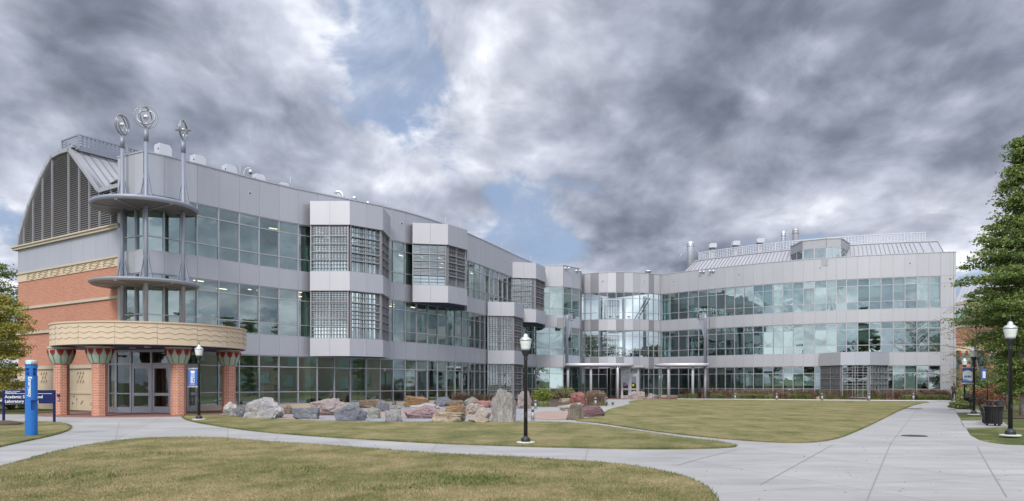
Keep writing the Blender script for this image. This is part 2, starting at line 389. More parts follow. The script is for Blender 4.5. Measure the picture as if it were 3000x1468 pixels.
# ================================================================== the curved science building
bld = empty('science_building', pd(1200, 80), 0, 'long curved three-storey building clad in silver panels with ribbon windows and a brick end wall', 'building')
BP = bld.location.copy()
def B(mb, name, mats, parent=None):
    """link a mesh whose vertices are in world space under a parent that stands at the building's base"""
    o = mb.build(name, mats, parent or bld)
    if parent is None: o.location = -BP
    return o
ZT = 15.0
ZF = [(0.27, 1.12, 2.80, 3.55), (4.88, 5.70, 7.38, 8.08), (9.38, 10.22, 11.90, 12.63)]   # sill, lower rail, upper rail, head of each storey
KP = (ZT - EYE) * F
def fit(xs, ys, deg): return np.polynomial.Polynomial.fit(xs, ys, deg)
# plan of the left wing read from its parapet (all at one height)
_fl = fit([422, 500, 582, 694, 785, 877, 1022, 1150, 1187, 1306, 1360, 1427, 1471, 1530, 1571], [445, 463, 483, 512.3, 535, 558, 584, 612, 625, 660, 679, 711, 732, 757, 776], 6)
_fr = fit([1935.7, 1978, 2016.6, 2124.8, 2235.5, 2354, 2480.5, 2615.7, 2758.4, 2800], [805, 801, 797, 782.5, 771, 761, 753.7, 745.8, 740, 739], 3)
def wl(px): d = KP / (HY - float(_fl(px))); return pd(px, d)
def wr(px): d = KP / (HY - float(_fr(px))); return pd(px, d)
LX = [422, 480, 530, 577, 640.4, 700.6, 759, 817, 873.5, 929.5, 979.7, 1027, 1072, 1113.6, 1151.7, 1187, 1220.5, 1253, 1282, 1309, 1333.7, 1354.7, 1373.4, 1391, 1406.7, 1421, 1434, 1447, 1460, 1473, 1487, 1501, 1515, 1530, 1545, 1560, 1571]
RX = [1937, 1962.4, 1988.3, 2016.6, 2046.6, 2073.7, 2098.7, 2124.8, 2152.2, 2179.6, 2207.4, 2236, 2264.5, 2294.3, 2323.5, 2354, 2387, 2421, 2450.5, 2480, 2513, 2546.5, 2580.8, 2616.3, 2651, 2686, 2721, 2755.2]
LP = [wl(x) for x in LX]; RP = [wr(x) for x in RX]
def nrm2(a, b):
    t = (Vector((b[0], b[1])) - Vector((a[0], a[1]))).normalized(); return Vector((t.y, -t.x, 0))
def offset_path(P, dist):
    out = []
    for i, p in enumerate(P):
        n = Vector((0, 0, 0))
        if i > 0: n += nrm2(P[i - 1], p)
        if i < len(P) - 1: n += nrm2(p, P[i + 1])
        out.append(p - n.normalized() * dist)
    return out

def bands(P, matfn, parent_name='cladding', zs=((3.55, 4.88), (8.08, 9.38), (12.63, 15.0)), skip=None, step=1):
    for bi, (z0, z1) in enumerate(zs):
        mb = MB()
        for i in range(0, len(P) - 1, step):
            j = min(i + step, len(P) - 1)
            if skip and skip(bi, i): continue
            mb.seg(P[i], P[j], z0 + 0.012, z1 - 0.012, 0.05, -0.06, 0.007, matfn(bi, i))
            mb.seg(P[i], P[j], z0 + .001, z1 - .001, 0.038, -0.25, 0.0, 5)
            if z1 > 14: mb.seg(P[i], P[j], z1 - 0.005, z1 + 0.07, 0.09, -0.30, 0.0, 1)
        B(mb, parent_name, [M_PANEL, M_PANEL_W, M_PANEL_D, M_PANEL_M, M_PANEL_L, M_JOINT])
def windows(P, zf, cols, glass, skip=None, mull=0.065, blinds=None, gapends=True):
    """ribbon windows: one part per run of columns, its mullion grid a sub-part"""
    n = len(P) - 1; i = 0
    while i < n:
        if skip and skip(i): i += 1; continue
        j = i
        while j < n and j < i + cols and not (skip and skip(j)): j += 1
        g = MB(); f = MB()
        for k in range(i, j):
            a, b = P[k], P[k + 1]; nn = nrm2(a, b)
            for q in range(len(zf) - 1):
                a2 = a - nn * 0.05; b2 = b - nn * 0.05; t = (b - a).normalized() * 0.02
                ra, rb_, rc = (random.uniform(-0.006, 0.006) for _ in range(3)); rj = [ra, ra + rb_, ra + rb_ + rc, ra + rc]
                pts = [a2 + t + nn * rj[0], b2 - t + nn * rj[1], b2 - t + nn * rj[2], a2 + t + nn * rj[3]]
                g.poly([(pts[0].x, pts[0].y, zf[q] + .01), (pts[1].x, pts[1].y, zf[q] + .01), (pts[2].x, pts[2].y, zf[q + 1] - .01), (pts[3].x, pts[3].y, zf[q + 1] - .01)])
            for q, z in enumerate(zf):
                lo, hi = (0, 0.055) if q == 0 else ((-0.055, 0) if q == len(zf) - 1 else (-0.028, 0.028))
                f.seg(a, b, z + lo, z + hi, 0.012, -0.10)
        for k in range(i, j + 1):
            if k == j and j < n and not (skip and skip(j)): continue
            c = P[k]; nn = nrm2(P[max(k - 1, 0)], P[min(k + 1, n)]); t = Vector((-nn.y, nn.x, 0)) * mull / 2
            f.seg(c - t, c + t, zf[0] - 0.004, zf[-1] + 0.004, 0.028, -0.12)
        go = B(g, 'window', glass); fo = f.build('frame', M_MULL, go)
        i = j

def interior(P, depth, levels, backmat, name, floor0=0.02, glassback=False, pend=True):
    Q = offset_path(P, depth)
    for li, (zlo, zhi, bm) in enumerate(levels):
        mb = MB(); A = offset_path(P, 0.26)
        for i in range(len(P) - 1):
            a, b, c, d = A[i], A[i + 1], Q[i + 1], Q[i]
            mb.poly([(a.x, a.y, zlo), (b.x, b.y, zlo), (c.x, c.y, zlo), (d.x, d.y, zlo)], 1)
            mb.poly([(d.x, d.y, zhi), (c.x, c.y, zhi), (b.x, b.y, zhi), (a.x, a.y, zhi)], 2)
            if bm is not None:
                mb.poly([(d.x, d.y, zlo), (c.x, c.y, zlo), (c.x, c.y, zhi), (d.x, d.y, zhi)], 0)
        if bm is not None:
            for a, d in ((A[0], Q[0]), (A[-1], Q[-1])):
                mb.poly([(a.x, a.y, zlo), (d.x, d.y, zlo), (d.x, d.y, zhi), (a.x, a.y, zhi)], 0)
        B(mb, name, [bm or M_INT_DARK, M_CARPET, M_CEIL])

# --- bays (plan corners read off the picture, then squared to real positions)
BAY1 = [pd(911.5, 51.1), pd(1022.6, 51.1), pd(1111, 52.8), pd(1132.6, 55.7)]
BAY2 = [pd(1208, 57.9), pd(1306.8, 58.4), pd(1358.5, 60.5), pd(1357.5, 64.6)]
BAY3 = [pd(1427.3, 69.8), pd(1500, 70.2), pd(1524, 72.6), pd(1527, 78.6)]
BAY4 = [pd(1497, 76.4), pd(1564, 77.0), pd(1589.4, 79.6), pd(1590, 84.4)]
BAY5 = [pd(2407, 78.7), pd(2467, 75.8), pd(2544, 74.7), pd(2597, 76.3)]
def hid(lo, hi): return lambda i: LX[i] >= lo - 3 and LX[i + 1] <= hi + 3
h1 = hid(911.5, 1132.6); h2 = hid(1208, 1357.5); h3 = hid(1427, 1530); h4 = hid(1497, 1571)

# left wing
def lmat(bi, i): return 0
bands(LP, lmat, 'cladding', skip=lambda bi, i: False)
windows(LP, ZF[0], 2, G_LOW, skip=lambda i: h3(i) or i < 1)
windows(LP, ZF[1], 2, G_LOW, skip=lambda i: h1(i) or h3(i))
windows(LP, ZF[2], 2, G_TEAL, skip=lambda i: h1(i) or h2(i) or h4(i))
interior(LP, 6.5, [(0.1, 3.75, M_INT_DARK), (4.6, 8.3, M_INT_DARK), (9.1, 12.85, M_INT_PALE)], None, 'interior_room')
mb = MB()
for i in range(len(LP) - 1): mb.seg(LP[i], LP[i + 1], 0, 0.27, 0.06, -0.25)
B(mb, 'stone_base', M_STONE)

def bay(pts, zones, screens, caps, name='bay_window', soffit=True):
    """projecting bay: boxed spandrels (zones) and screened glazing (screens) between them"""
    first = None
    for z0, z1 in caps:
        bo = MB()
        q = [pts[0] + nrm2(pts[0], pts[1]) * .12, pts[1] + (nrm2(pts[0], pts[1]) + nrm2(pts[1], pts[2])).normalized() * .17, pts[2] + (nrm2(pts[1], pts[2]) + nrm2(pts[2], pts[3])).normalized() * .17, pts[3] + nrm2(pts[2], pts[3]) * .12]
        q[3] = q[3] + (q[3] - q[2]).normalized() * .1
        mit = [pts[0] + nrm2(pts[0], pts[1]) * .30, None, None, pts[3] + nrm2(pts[2], pts[3]) * .30]
        for i in (1, 2):
            n1, n2 = nrm2(pts[i - 1], pts[i]), nrm2(pts[i], pts[i + 1]); bi = (n1 + n2).normalized(); mit[i] = pts[i] + bi * (.30 / max(.3, bi.dot(n1)))
        for i in range(3):
            ln = (pts[i + 1] - pts[i]).length; k = 2 if ln > 1.9 else 1
            for qq in range(k):
                a = mit[i].lerp(mit[i + 1], qq / k); b = mit[i].lerp(mit[i + 1], (qq + 1) / k)
                bo.seg(a, b, z0, z1, 0.0, -0.08, 0.006, 1 if i == 0 else 0)  # left face in paler cladding: its sunlit tone is put into the colour
            bo.seg(mit[i], mit[i + 1], z0 + .01, z1 - .01, -0.085, -0.2, 0.0, 0)
        q = [m - (m - (pts[0] + pts[3]) / 2).normalized() * .03 for m in mit] + [pts[3] - nrm2(pts[2], pts[3]) * .3, pts[0] - nrm2(pts[0], pts[1]) * .3]
        bo.poly([(p.x, p.y, z0 + .012) for p in reversed(q)], 3); bo.poly([(p.x, p.y, z1 - .012) for p in q], 0)
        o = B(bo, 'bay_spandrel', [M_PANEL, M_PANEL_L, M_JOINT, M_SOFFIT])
    for z0, z1, style in screens:
        g = MB(); 
        for i in range(3):
            nn = nrm2(pts[i], pts[i + 1]); k = 2 if (pts[i + 1] - pts[i]).length > 1.8 else 1
            for q in range(k):
                a = pts[i].lerp(pts[i + 1], q / k) - nn * .1; b = pts[i].lerp(pts[i + 1], (q + 1) / k) - nn * .1
                g.poly([(a.x, a.y, z0), (b.x, b.y, z0), (b.x, b.y, z1), (a.x, a.y, z1)])
        g.build('glass', G_BAY if style[0] != 'dark' else G_LOW, o)
        s = MB(); H = z1 - z0
        lev = [z0 + H * f for f in (0.0, 0.245, 0.42, 0.59, 0.765, 1.0)]
        for i in range(3):
            p0, p1 = pts[i], pts[i + 1]; L_ = (p1 - p0).length
            if L_ < 0.3: continue
            t = (p1 - p0).normalized(); nn = nrm2(p0, p1)
            for q, z in enumerate(lev): s.seg(p0, p1, z - .03, z + .03, 0.19, 0.05)
            for e in (0.03, L_ - 0.03):
                c = p0 + t * e; s.seg(c - t * .035, c + t * .035, z0, z1, 0.20, 0.06)
                s.seg(c - t * .02, c + t * .02, z0, z1, 0.05, -0.14)
            hs, vs = style[1][i]
            if L_ > 1.8:
                c = p0 + t * (L_ / 2); s.seg(c - t * .03, c + t * .03, z0, z1, 0.17, 0.08)
            for q in range(5):
                a, b = lev[q], lev[q + 1]; dense = hs if q > 0 else hs * 2.2
                n_ = max(1, round((b - a) / dense))
                for w in range(1, n_): zz_ = a + (b - a) * w / n_; s.seg(p0, p1, zz_ - .014, zz_ + .014, 0.165, 0.10)
            n_ = max(1, round(L_ / vs))
            for w in range(1, n_):
                c = p0 + t * (L_ * w / n_); wd = style[2]; s.seg(c - t * wd, c + t * wd, z0, z1, 0.13, style[3])
        s.build('sunscreen', M_SCREEN, o)
    return o
ST_A = ('teal', [(0.125, 0.21), (0.36, 0.34), (0.62, 0.55)], 0.014, 0.02)
ST_B = ('teal', [(0.105, 0.75), (0.30, 0.27), (0.5, 0.4)], 0.012, 0.0)
ST_C = ('teal', [(0.14, 0.20), (0.30, 0.34), (0.5, 0.4)], 0.014, 0.0)
ST_D = ('dark', [(0.20, 0.27), (0.30, 0.34), (0.5, 0.4)], 0.014, 0.0)
ST_E = ('dark', [(0.20, 0.22), (0.27, 0.5), (0.62, 0.5)], 0.022, -0.02)
bay(BAY1, None, [(9.40, 12.58, ST_A), (4.80, 8.05, ST_A)], [(12.58, 14.2), (8.06, 9.38), (3.57, 4.78)])
bay(BAY2, None, [(9.40, 12.58, ST_B)], [(12.58, 14.2), (8.04, 9.36)])
bay(BAY3, None, [(4.80, 8.05, ST_D), (0.25, 3.52, ST_D)], [(8.06, 9.38), (3.54, 4.80)])
bay(BAY4, None, [(9.40, 12.58, ST_C)], [(12.58, 14.2), (8.04, 9.38)])
bay(BAY5, None, [(0.25, 3.56, ST_E)], [(3.57, 4.9)])

# corner: left return of the silver wing
CL = [pd(347, 43.75), pd(396, 43.0), LP[0]]
CP = [CL[0], pd(365, 43.45), CL[1], CL[2]]
bands([CL[0], CL[1], CL[2]], lambda bi, i: 1)
windows(CP[1:], ZF[2], 2, G_TEAL); windows(CP[1:], ZF[1], 2, G_TEAL)
mb = MB(); mb.seg(CP[0], CP[1], 0, 12.63, 0.06, -0.25, 0, 0); B(mb, 'corner_pier', [M_PANEL_M])
mb = MB()
for a, b in ((CP[0], CP[1]), (CP[1], CP[2]), (CP[2], CP[3])): mb.seg(a, b, 0.0, 3.55, -0.8, -1.0, 0, 0)
# corner pilaster behind the centre mast
mb.seg(LP[0] + Vector((-.10, .05, 0)), LP[0] + Vector((.08, .10, 0)), 4.8, 12.7, 0.03, -0.2, 0, 1)
B(mb, 'corner_post', [M_INT_DARK, M_MULL])

# inner projecting block between left wing and atrium
KB = [pd(1571, 83.6), pd(1610, 83.6), pd(1650, 83.6), pd(1675, 84.7), pd(1697, 85.8), pd(1703, 90.0)]
bands(KB, lambda bi, i: 1 if i < 2 else 0)
for zf, gm in ((ZF[0], G_TEAL), (ZF[1], G_TEAL), (ZF[2], G_TEAL)): windows(KB[:5], zf, 2, gm)
mb = MB()
for z0, z1 in ((0, 3.55), (4.88, 8.08), (9.38, 12.63)): mb.seg(KB[4], KB[5], z0, z1, 0.0, -0.2, 0, 0)
B(mb, 'side_wall', M_PANEL_D)
interior(KB[:5], 4.0, [(0.1, 3.75, M_INT_TEAL), (4.6, 8.3, M_INT_TEAL), (9.1, 12.85, M_INT_TEAL)], None, 'interior_room')

# atrium front with light and dark stripes
AX = [1702.4, 1713, 1730.5, 1754, 1779, 1805, 1828, 1854.5, 1874.6, 1900, 1915.4, 1931, 1937]
def ad(px): return 88.6 + 1.9 * ((px - 1815) / 115.0) ** 2
AP = [pd(x, ad(x)) for x in AX]; AP[-1] = RP[0]
AS = [2, 4, 2, 4, 4, 2, 4, 2, 4, 2, 4, 1]
AS = [2, 4, 2, 4, 4, 2, 4, 3, 4, 2, 4, 1]
bands(AP, lambda bi, i: AS[i])
windows(AP, ZF[0], 3, G_CLEAR, skip=lambda i: 4 <= i <= 6)
windows(AP, ZF[1], 3, G_CLEAR); windows(AP, ZF[2], 3, G_CLEAR)
interior(AP, 9.0, [(0.1, 3.75, M_INT_DARK), (4.6, 8.3, None), (9.1, 12.85, None)], None, 'atrium_floor')
AQ = offset_path(AP, 9.0)
for zf in (ZF[1], ZF[2]):
    f = MB(); a, b = AQ[0], AQ[-1]; n = 9
    for z in zf: f.seg(a, b, z - .03, z + .03, 0, -.1)
    for k in range(n + 1):
        c = a.lerp(b, k / n); t = (b - a).normalized() * .05; f.seg(c - t, c + t, zf[0], zf[-1], 0, -.1)
    B(f, 'rear_frame', M_MULL)
mb = MB()
for k, (u, w) in enumerate(((.06, 5.2), (.3, 4.4), (.62, 5.6), (.86, 3.6))):
    c = AP[0].lerp(AP[-1], u) + Vector((0, w, 0)); mb.tube([(c.x, c.y, .1), (c.x, c.y, 12.8)], .22, 10)
B(mb, 'atrium_column', M_STEEL)
mb = MB(); c = AP[9]; mb.bar((c.x + .2, c.y + 2.0, 12.3), (c.x - 1.6, c.y + 2.3, 9.15), .06, .12); mb.bar((c.x + .6, c.y + 2.2, 12.3), (c.x - 1.2, c.y + 2.5, 9.15), .06, .12)
for k in range(8): mb.bar((c.x + .2 - .22 * k, c.y + 2.0, 12.3 - .39 * k), (c.x + .6 - .22 * k, c.y + 2.2, 12.3 - .39 * k), .04)
B(mb, 'stair', M_PANEL_D)

# right wing
REND = pd(2801, 75.0)
bands(RP, lambda bi, i: 1, skip=lambda bi, i: False)
EP = [RP[-1], pd(2785, 75.15), REND]
mb = MB()
for a, b in ((EP[0], EP[1]), (EP[1], EP[2])):
    for z0, z1 in ((0, 3.55), (3.55, 4.88), (4.88, 8.08), (8.08, 9.38), (9.38, 11.9), (11.9, 12.63), (12.63, 15.0)):
        mb.seg(a, b, z0 + .012, z1 - .012, .05, -.06, .012, 1)
    mb.seg(a, b, 0.001, 14.99, .038, -.25, 0, 5); mb.seg(a, b, 14.995, 15.07, .09, -.3, 0, 1)
ER = REND + Vector((0.9, 16, 0))
mb.seg(REND, ER, 0, 15.0, 0.0, -.25, 0, 2)
B(mb, 'end_wall', [M_PANEL, M_PANEL_W, M_PANEL_D, M_PANEL_M, M_PANEL_L, M_JOINT])
hb = lambda i: RX[i] >= 2404 and RX[i + 1] <= 2600
windows(RP, ZF[0], 3, G_LOW, skip=hb)
windows(RP, ZF[1], 3, G_TEAL); windows(RP, ZF[2], 3, G_TEAL)
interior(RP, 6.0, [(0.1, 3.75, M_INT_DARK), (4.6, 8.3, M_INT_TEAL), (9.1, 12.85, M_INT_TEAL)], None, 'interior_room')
mb = MB()
for i in range(len(RP) - 1): mb.seg(RP[i], RP[i + 1], 0, 0.27, 0.06, -0.25)
B(mb, 'stone_base', M_STONE)
# roller blinds right behind the glass
rb = random.Random(4)
for zf, mt, rng, drop in ((ZF[0], M_BLIND, range(9, 17), (0.0, 0.40)), (ZF[2], M_BLIND2, range(0, 27), None), (ZF[1], M_BLIND2, range(9, 27), None), (ZF[0], M_BLIND2, range(22, 27), None)):
    mb = MB()
    for i in rng:
        a, b = RP[i], RP[i + 1]; nn = nrm2(a, b); a2 = a - nn * .32 + (b - a) * .06; b2 = b - nn * .32 - (b - a) * .04
        if drop: z1, z0 = zf[2] - .05, zf[1] + .32
        else:
            z1 = zf[3] + .1; z0 = zf[1] + rb.choice([0.0, .1, .5, .9, 1.2]) if rb.random() < .75 else zf[0] - .1
            if rb.random() < .12: continue
        mb.poly([(a2.x, a2.y, z0), (b2.x, b2.y, z0), (b2.x, b2.y, z1), (a2.x, a2.y, z1)])
    B(mb, 'blind', mt)
mb = MB()
for i in (0, 1):
    for zf in (ZF[0], ZF[1]):
        a, b = KB[i], KB[i + 1]; nn = nrm2(a, b); a2 = a - nn * .3 + (b - a) * (.05 if i else .55); b2 = b - nn * .3
        mb.poly([(a2.x, a2.y, zf[0]), (b2.x, b2.y, zf[0]), (b2.x, b2.y, zf[3] + .1), (a2.x, a2.y, zf[3] + .1)])
B(mb, 'blind', M_BLIND)
mb = MB(); c = wr(2063) ; mb.box((c.x + .05, c.y + 1.1, 10.55), (1.15, .05, .75), -.6); B(mb, 'yellow_board', simple('yellow_board', (0.55, 0.42, 0.03), .7))

# shades in the corner rooms, green columns beside the bays
mb = MB()
for zf in (ZF[1], ZF[2]):
    for a, b in ((CP[1], CP[2]), (CP[2], CP[3]), (LP[0], LP[1]), (LP[1], LP[2]), (LP[2], LP[3])):
        nn = nrm2(a, b); a2 = a - nn * .35 + (b - a) * .05; b2 = b - nn * .35 - (b - a) * .03
        mb.poly([(a2.x, a2.y, zf[0]), (b2.x, b2.y, zf[0]), (b2.x, b2.y, zf[3] + .1), (a2.x, a2.y, zf[3] + .1)])
B(mb, 'blind', M_BLIND2)
mb = MB()
for px in (903, 1199, 1419):
    c = wl(px) + Vector((-.25, .45, 0)); mb.tube([(c.x, c.y, .1), (c.x, c.y, 12.8)], .30, 12)
B(mb, 'indoor_column', simple('indoor_column_pale', (0.36, 0.44, 0.33), .6))
# ceiling strip lights seen through the glass
mE = bpy.data.materials.new('strip_light'); mE.use_nodes = True; t_ = mE.node_tree; t_.nodes.clear()
e_ = nd(t_, 'ShaderNodeEmission', ins={'Strength': 1.7}); e_.inputs[0].default_value = (1, .80, .52, 1); o_ = t_.nodes.new('ShaderNodeOutputMaterial'); t_.links.new(e_.outputs[0], o_.inputs[0])
mb = MB(); rl = random.Random(8)
for k in range(4, 30):
    for fl, zc in ((2, 12.82), (1, 8.27)):
        if rl.random() < (.35 if fl == 2 else .55): continue
        a = LP[k]; nn = nrm2(LP[k], LP[k + 1]); c = a - nn * rl.choice([2.2, 3.4, 4.6]); ang = math.atan2(nn.y, nn.x) + math.pi / 2
        mb.box((c.x, c.y, zc - .01), (.7, .10, .03), ang)
for k in (9, 12): 
    a = RP[k]; nn = nrm2(RP[k], RP[k + 1]); c = a - nn * 1.5; mb.box((c.x, c.y, 12.80), (1.0, .1, .03), .9)
B(mb, 'ceiling_light', mE)

# doors and pale wall panels inside the left wing (seen through the glass)
mb = MB()
Q1 = offset_path(LP, 6.3)
def inwall(u, w, z0, z1, mi, off=0.0):
    i = int(u); f = u - i; a, b = Q1[i], Q1[i + 1]; c = a.lerp(b, f); nn = nrm2(a, b); t = Vector((-nn.y, nn.x, 0)) * w / 2
    mb.seg(c - t, c + t, z0, z1, .05 + off, -.02, 0, mi)
for u, w, z0, z1, mi in ((2.4, 1.1, 4.6, 6.7, 0), (4.4, 2.2, 4.6, 7.4, 1), (5.6, .5, 4.9, 6.6, 2), (6.2, .3, 4.9, 6.6, 2), (7.4, .45, 4.9, 6.5, 2), (8.3, .5, 4.9, 6.6, 2), (4.8, .55, .5, 2.4, 2), (5.5, .7, .3, 2.4, 2), (7.0, .5, .5, 2.3, 2), (8.4, .4, .5, 2.3, 2),
                      (2.5, 1.2, 9.1, 11.0, 3), (3.3, 1.0, 9.1, 10.6, 4), (9.4, .8, 9.1, 11.2, 3), (16.0, 1.2, 4.6, 6.9, 0)):
    inwall(u, w, z0, z1, mi)
B(mb, 'interior_door', [simple('door_wood', (0.46, 0.35, 0.16), .6), simple('wall_tan', (0.30, 0.27, 0.20), .9), simple('door_pale', (0.60, 0.70, 0.70), .5), simple('door_blue', (0.20, 0.24, 0.30), .6), simple('wall_beige', (0.42, 0.40, 0.36), .9)])
# painted columns indoors
mb = MB()
Q2 = offset_path(LP, 1.3)
for k in (6, 9, 12, 15, 18, 21, 24):
    c = Q2[k].lerp(Q2[k + 1], .3); mb.tube([(c.x, c.y, .1), (c.x, c.y, 12.8)], .17, 10)
B(mb, 'indoor_column', simple('indoor_column_green', (0.25, 0.34, 0.24), .6))

# small wall vents
mb = MB()
for px, py, fn in ((731, 567, wl), (1175, 655, wl), (1367, 713, wl), (1479, 767, wl), (2166, 804, wr), (2403, 785, wr), (2666, 771, wr), (1974, 825, wr)):
    c = fn(px); d = c.y; z = zat(py, d); q = fn(px + 3); nn = nrm2(c, q); t = (q - c).normalized() * .11
    mb.seg(c - t, c + t, z - .11, z + .11, .07, .04, 0, 0); mb.seg(c - t * .55, c + t * .55, z - .06, z + .06, .075, .05, 0, 1)
for px in (1766, 1887):
    c = pd(px, ad(px)); z = zat(823, c.y); mb.box((c.x, c.y - .07, z), (.22, .05, .22), 0, 0); mb.box((c.x, c.y - .1, z), (.1, .02, .1), 0, 1)
B(mb, 'wall_vent', [M_WHITE, M_RUBBER])
def floodlight(px, py, fn, both=True):
    c = fn(px); z = zat(py, c.y); mb = MB()
    for s in (-.22, .22):
        mb.lathe([(.05, -.11), (.13, -.1), (.14, .1), (.06, .14)], (c.x + s, c.y - .35, z), 10)
    mb.bar((c.x - .3, c.y - .2, z), (c.x + .3, c.y - .2, z), .05); mb.bar((c.x, c.y - .2, z), (c.x, c.y + .05, z), .06)
    B(mb, 'floodlight', M_GALV)
for px, py, fn in ((1661, 788, lambda p: pd(p, 84.1)), (1693, 795, lambda p: pd(p, 85.6)), (2054, 798, wr), (2082, 796, wr)): floodlight(px, py, fn)

# ------------------------------------------------------------------ roofs
mb = MB()
for P in (LP, RP, AP, KB):
    Q = offset_path(P, 13.0 if P is not KB else 8.0); A = offset_path(P, 0.2)
    for i in range(len(P) - 1):
        mb.poly([(A[i].x, A[i].y, 14.2), (A[i + 1].x, A[i + 1].y, 14.2), (Q[i + 1].x, Q[i + 1].y, 14.2), (Q[i].x, Q[i].y, 14.2)])
B(mb, 'flat_roof', simple('roof_membrane', (.4, .4, .4), .9))
mb = MB()
for P in (LP, RP):
    Q = offset_path(P, 13.0)
    for i in range(len(P) - 1):
        if P is LP and i > 27: continue
        mb.seg(Q[i], Q[i + 1], 0, 14.4, 0.1, -.2, 0, 0)
B(mb, 'rear_wall', M_PANEL_M)
# right wing plant-room roof: standing seam slope, perforated screen on top
def seam_strip(A, Bt, z0, z1, n, name, mats, seam=.05):
    mb = MB(); k = len(A)
    for i in range(k - 1): mb.poly([(A[i].x, A[i].y, z0), (A[i + 1].x, A[i + 1].y, z0), (Bt[i + 1].x, Bt[i + 1].y, z1), (Bt[i].x, Bt[i].y, z1)])
    for q in range(n + 1):
        u = q / n * (k - 1); i = min(int(u), k - 2); f = u - i
        a = A[i].lerp(A[i + 1], f); b = Bt[i].lerp(Bt[i + 1], f)
        mb.bar((a.x, a.y, z0 + .02), (b.x, b.y, z1 + .02), seam, .09, 1)
    return mb
RA = offset_path(RP, 1.2); RB = offset_path(RP, 4.4)
ia = 1; RA2 = RA[ia:] ; RB2 = RB[ia:]
RA2[-1] = RA2[-1] + Vector((1.2, -.1, 0)); RB2[-1] = RB2[-1] + Vector((1.2, -.1, 0)); RB2[0] = RB2[0] + (RB2[1] - RB2[0]) * .45
mb = seam_strip(RA2, RB2, 14.3, 16.95, 62, 'seam_roof', None)
for i in range(len(RB2) - 1): mb.seg(RB2[i], RB2[i + 1], 16.93, 17.06, .12, -.3, 0, 2)
a, b = RA2[-1], RB2[-1]; mb.hexa([(a.x + .02, a.y, 14.2), (a.x + .2, a.y, 14.2), (b.x + .4, b.y + 3, 14.2), (b.x + .2, b.y + 3, 14.2)], [(a.x + .02, a.y, 14.4), (a.x + .2, a.y, 14.4), (b.x + .4, b.y + 3, 17.0), (b.x + .02, b.y, 17.0)], 2)
B(mb, 'seam_roof', [M_PANEL_M, M_JOINT, M_PANEL_L])
def perforated(P, z0, z1, name, r, cols_per_m, mats, rows, hole_mat=None):
    """screen of square-set bars: reads as rows of punched holes"""
    mb = MB()
    for i in range(len(P) - 1):
        a, b = P[i], P[i + 1]; L_ = (b - a).length; t = (b - a) / L_; n = max(1, int(L_ * cols_per_m)); H = z1 - z0
        for k in range(rows + 1):
            z = z0 + H * k / rows; w = .035 if k not in (0, rows) else .06
            mb.seg(a, b, z - w * .8, z + w * .8, .02, -.02)
        for k in range(n + 1):
            c = a + t * (L_ * k / n); mb.seg(c - t * r, c + t * r, z0, z1, .021, -.021)
    return mb
SC = offset_path(RP, 4.7)[1:]; SC[0] = SC[0] + (SC[1] - SC[0]) * .8
SCP = [SC[0], SC[0].lerp(SC[-1], 0)] 
mb = perforated(SC, 17.08, 18.0, 'roof_screen', .035, 4.0, None, 5)
for k in range(0, len(SC), 2):
    c = SC[k]; mb.box((c.x, c.y - .05, 17.54), (.1, .1, 1.0), -.5)
mb.seg(SC[0], SC[0] + Vector((2.5, 3.2, 0)), 17.9, 18.0, 0, -.05)
c0 = SC[0]; c1 = SC[0] + Vector((3.0, 3.0, 0))
for k in range(9): p = c0.lerp(c1, k / 8); mb.box((p.x, p.y, 17.54), (.05, .05, .92))
for k in range(5): mb.bar((c0.x, c0.y, 17.1 + k * .22), (c1.x, c1.y, 17.1 + k * .22), .04)
for i in range(0, len(SC) - 1): mb.seg(SC[i], SC[i + 1], 17.95, 18.03, .05, -.05)
B(mb, 'roof_screen', M_WHITE)
# dormer in the slope
DM = [pd(2317, 83.2), pd(2352, 79.9), pd(2421, 78.6), pd(2463, 78.4), pd(2488, 81.5)]
mb = MB()
for i in range(4):
    mb.seg(DM[i], DM[i + 1], 16.1, 17.05, .04, -.1, .01, 0); mb.seg(DM[i], DM[i + 1], 14.2, 14.95, .04, -.1, 0, 0); mb.seg(DM[i], DM[i + 1], 17.04, 17.13, .1, -.2, 0, 1)
    for f in (0, .5, 1):
        c = DM[i].lerp(DM[i + 1], f); t = (DM[i + 1] - DM[i]).normalized() * .05; mb.seg(c - t, c + t, 14.9, 16.12, .03, -.1, 0, 1)
dq = DM + [pd(2560, 86), pd(2330, 90)]
mb.poly([(p.x, p.y, 17.1) for p in dq], 0)
do = B(mb, 'dormer', [M_PANEL_M, M_PANEL_L])
g = MB()
for i in range(4):
    a, b = DM[i], DM[i + 1]; g.poly([(a.x, a.y, 14.9), (b.x, b.y, 14.9), (b.x, b.y, 16.12), (a.x, a.y, 16.12)])
g.build('glass', glass_mat('glass_dormer', (.2, .3, .3), .35, (.75, .9, .92)), do)
# stacks and fans on the right roof
def stack(px, ytop, w, d, mat, ring=True, guys=True):
    c = pd(px, d); zt = zat(ytop, d); r = w / 2 / F * d; mb = MB()
    mb.lathe([(r, 14.2), (r, zt - .5), (r * 1.0, zt)], (c.x, c.y, 0), 14)
    if ring: mb.lathe([(r * 1.18, zt - .62), (r * 1.18, zt - .5)], (c.x, c.y, 0), 14); mb.lathe([(r * 1.1, zt - .35), (r * 1.1, zt - .28)], (c.x, c.y, 0), 14)
    z = 15.0
    while z < zt - .7: mb.lathe([(r * 1.03, z), (r * 1.03, z + .03)], (c.x, c.y, 0), 14); z += .32
    if guys:
        for s in (-1, 1): mb.tube([(c.x + s * r, c.y, zt - .55), (c.x + s * (r + 1.6), c.y - .5, 17.2)], .015, 4)
    B(mb, 'chimney', mat)
stack(2022.7, 708.3, 19.5, 96, M_GALV); stack(2295, 677, 12.8, 90, M_GALV); stack(2330.5, 669, 16.5, 89, M_PANEL_M)
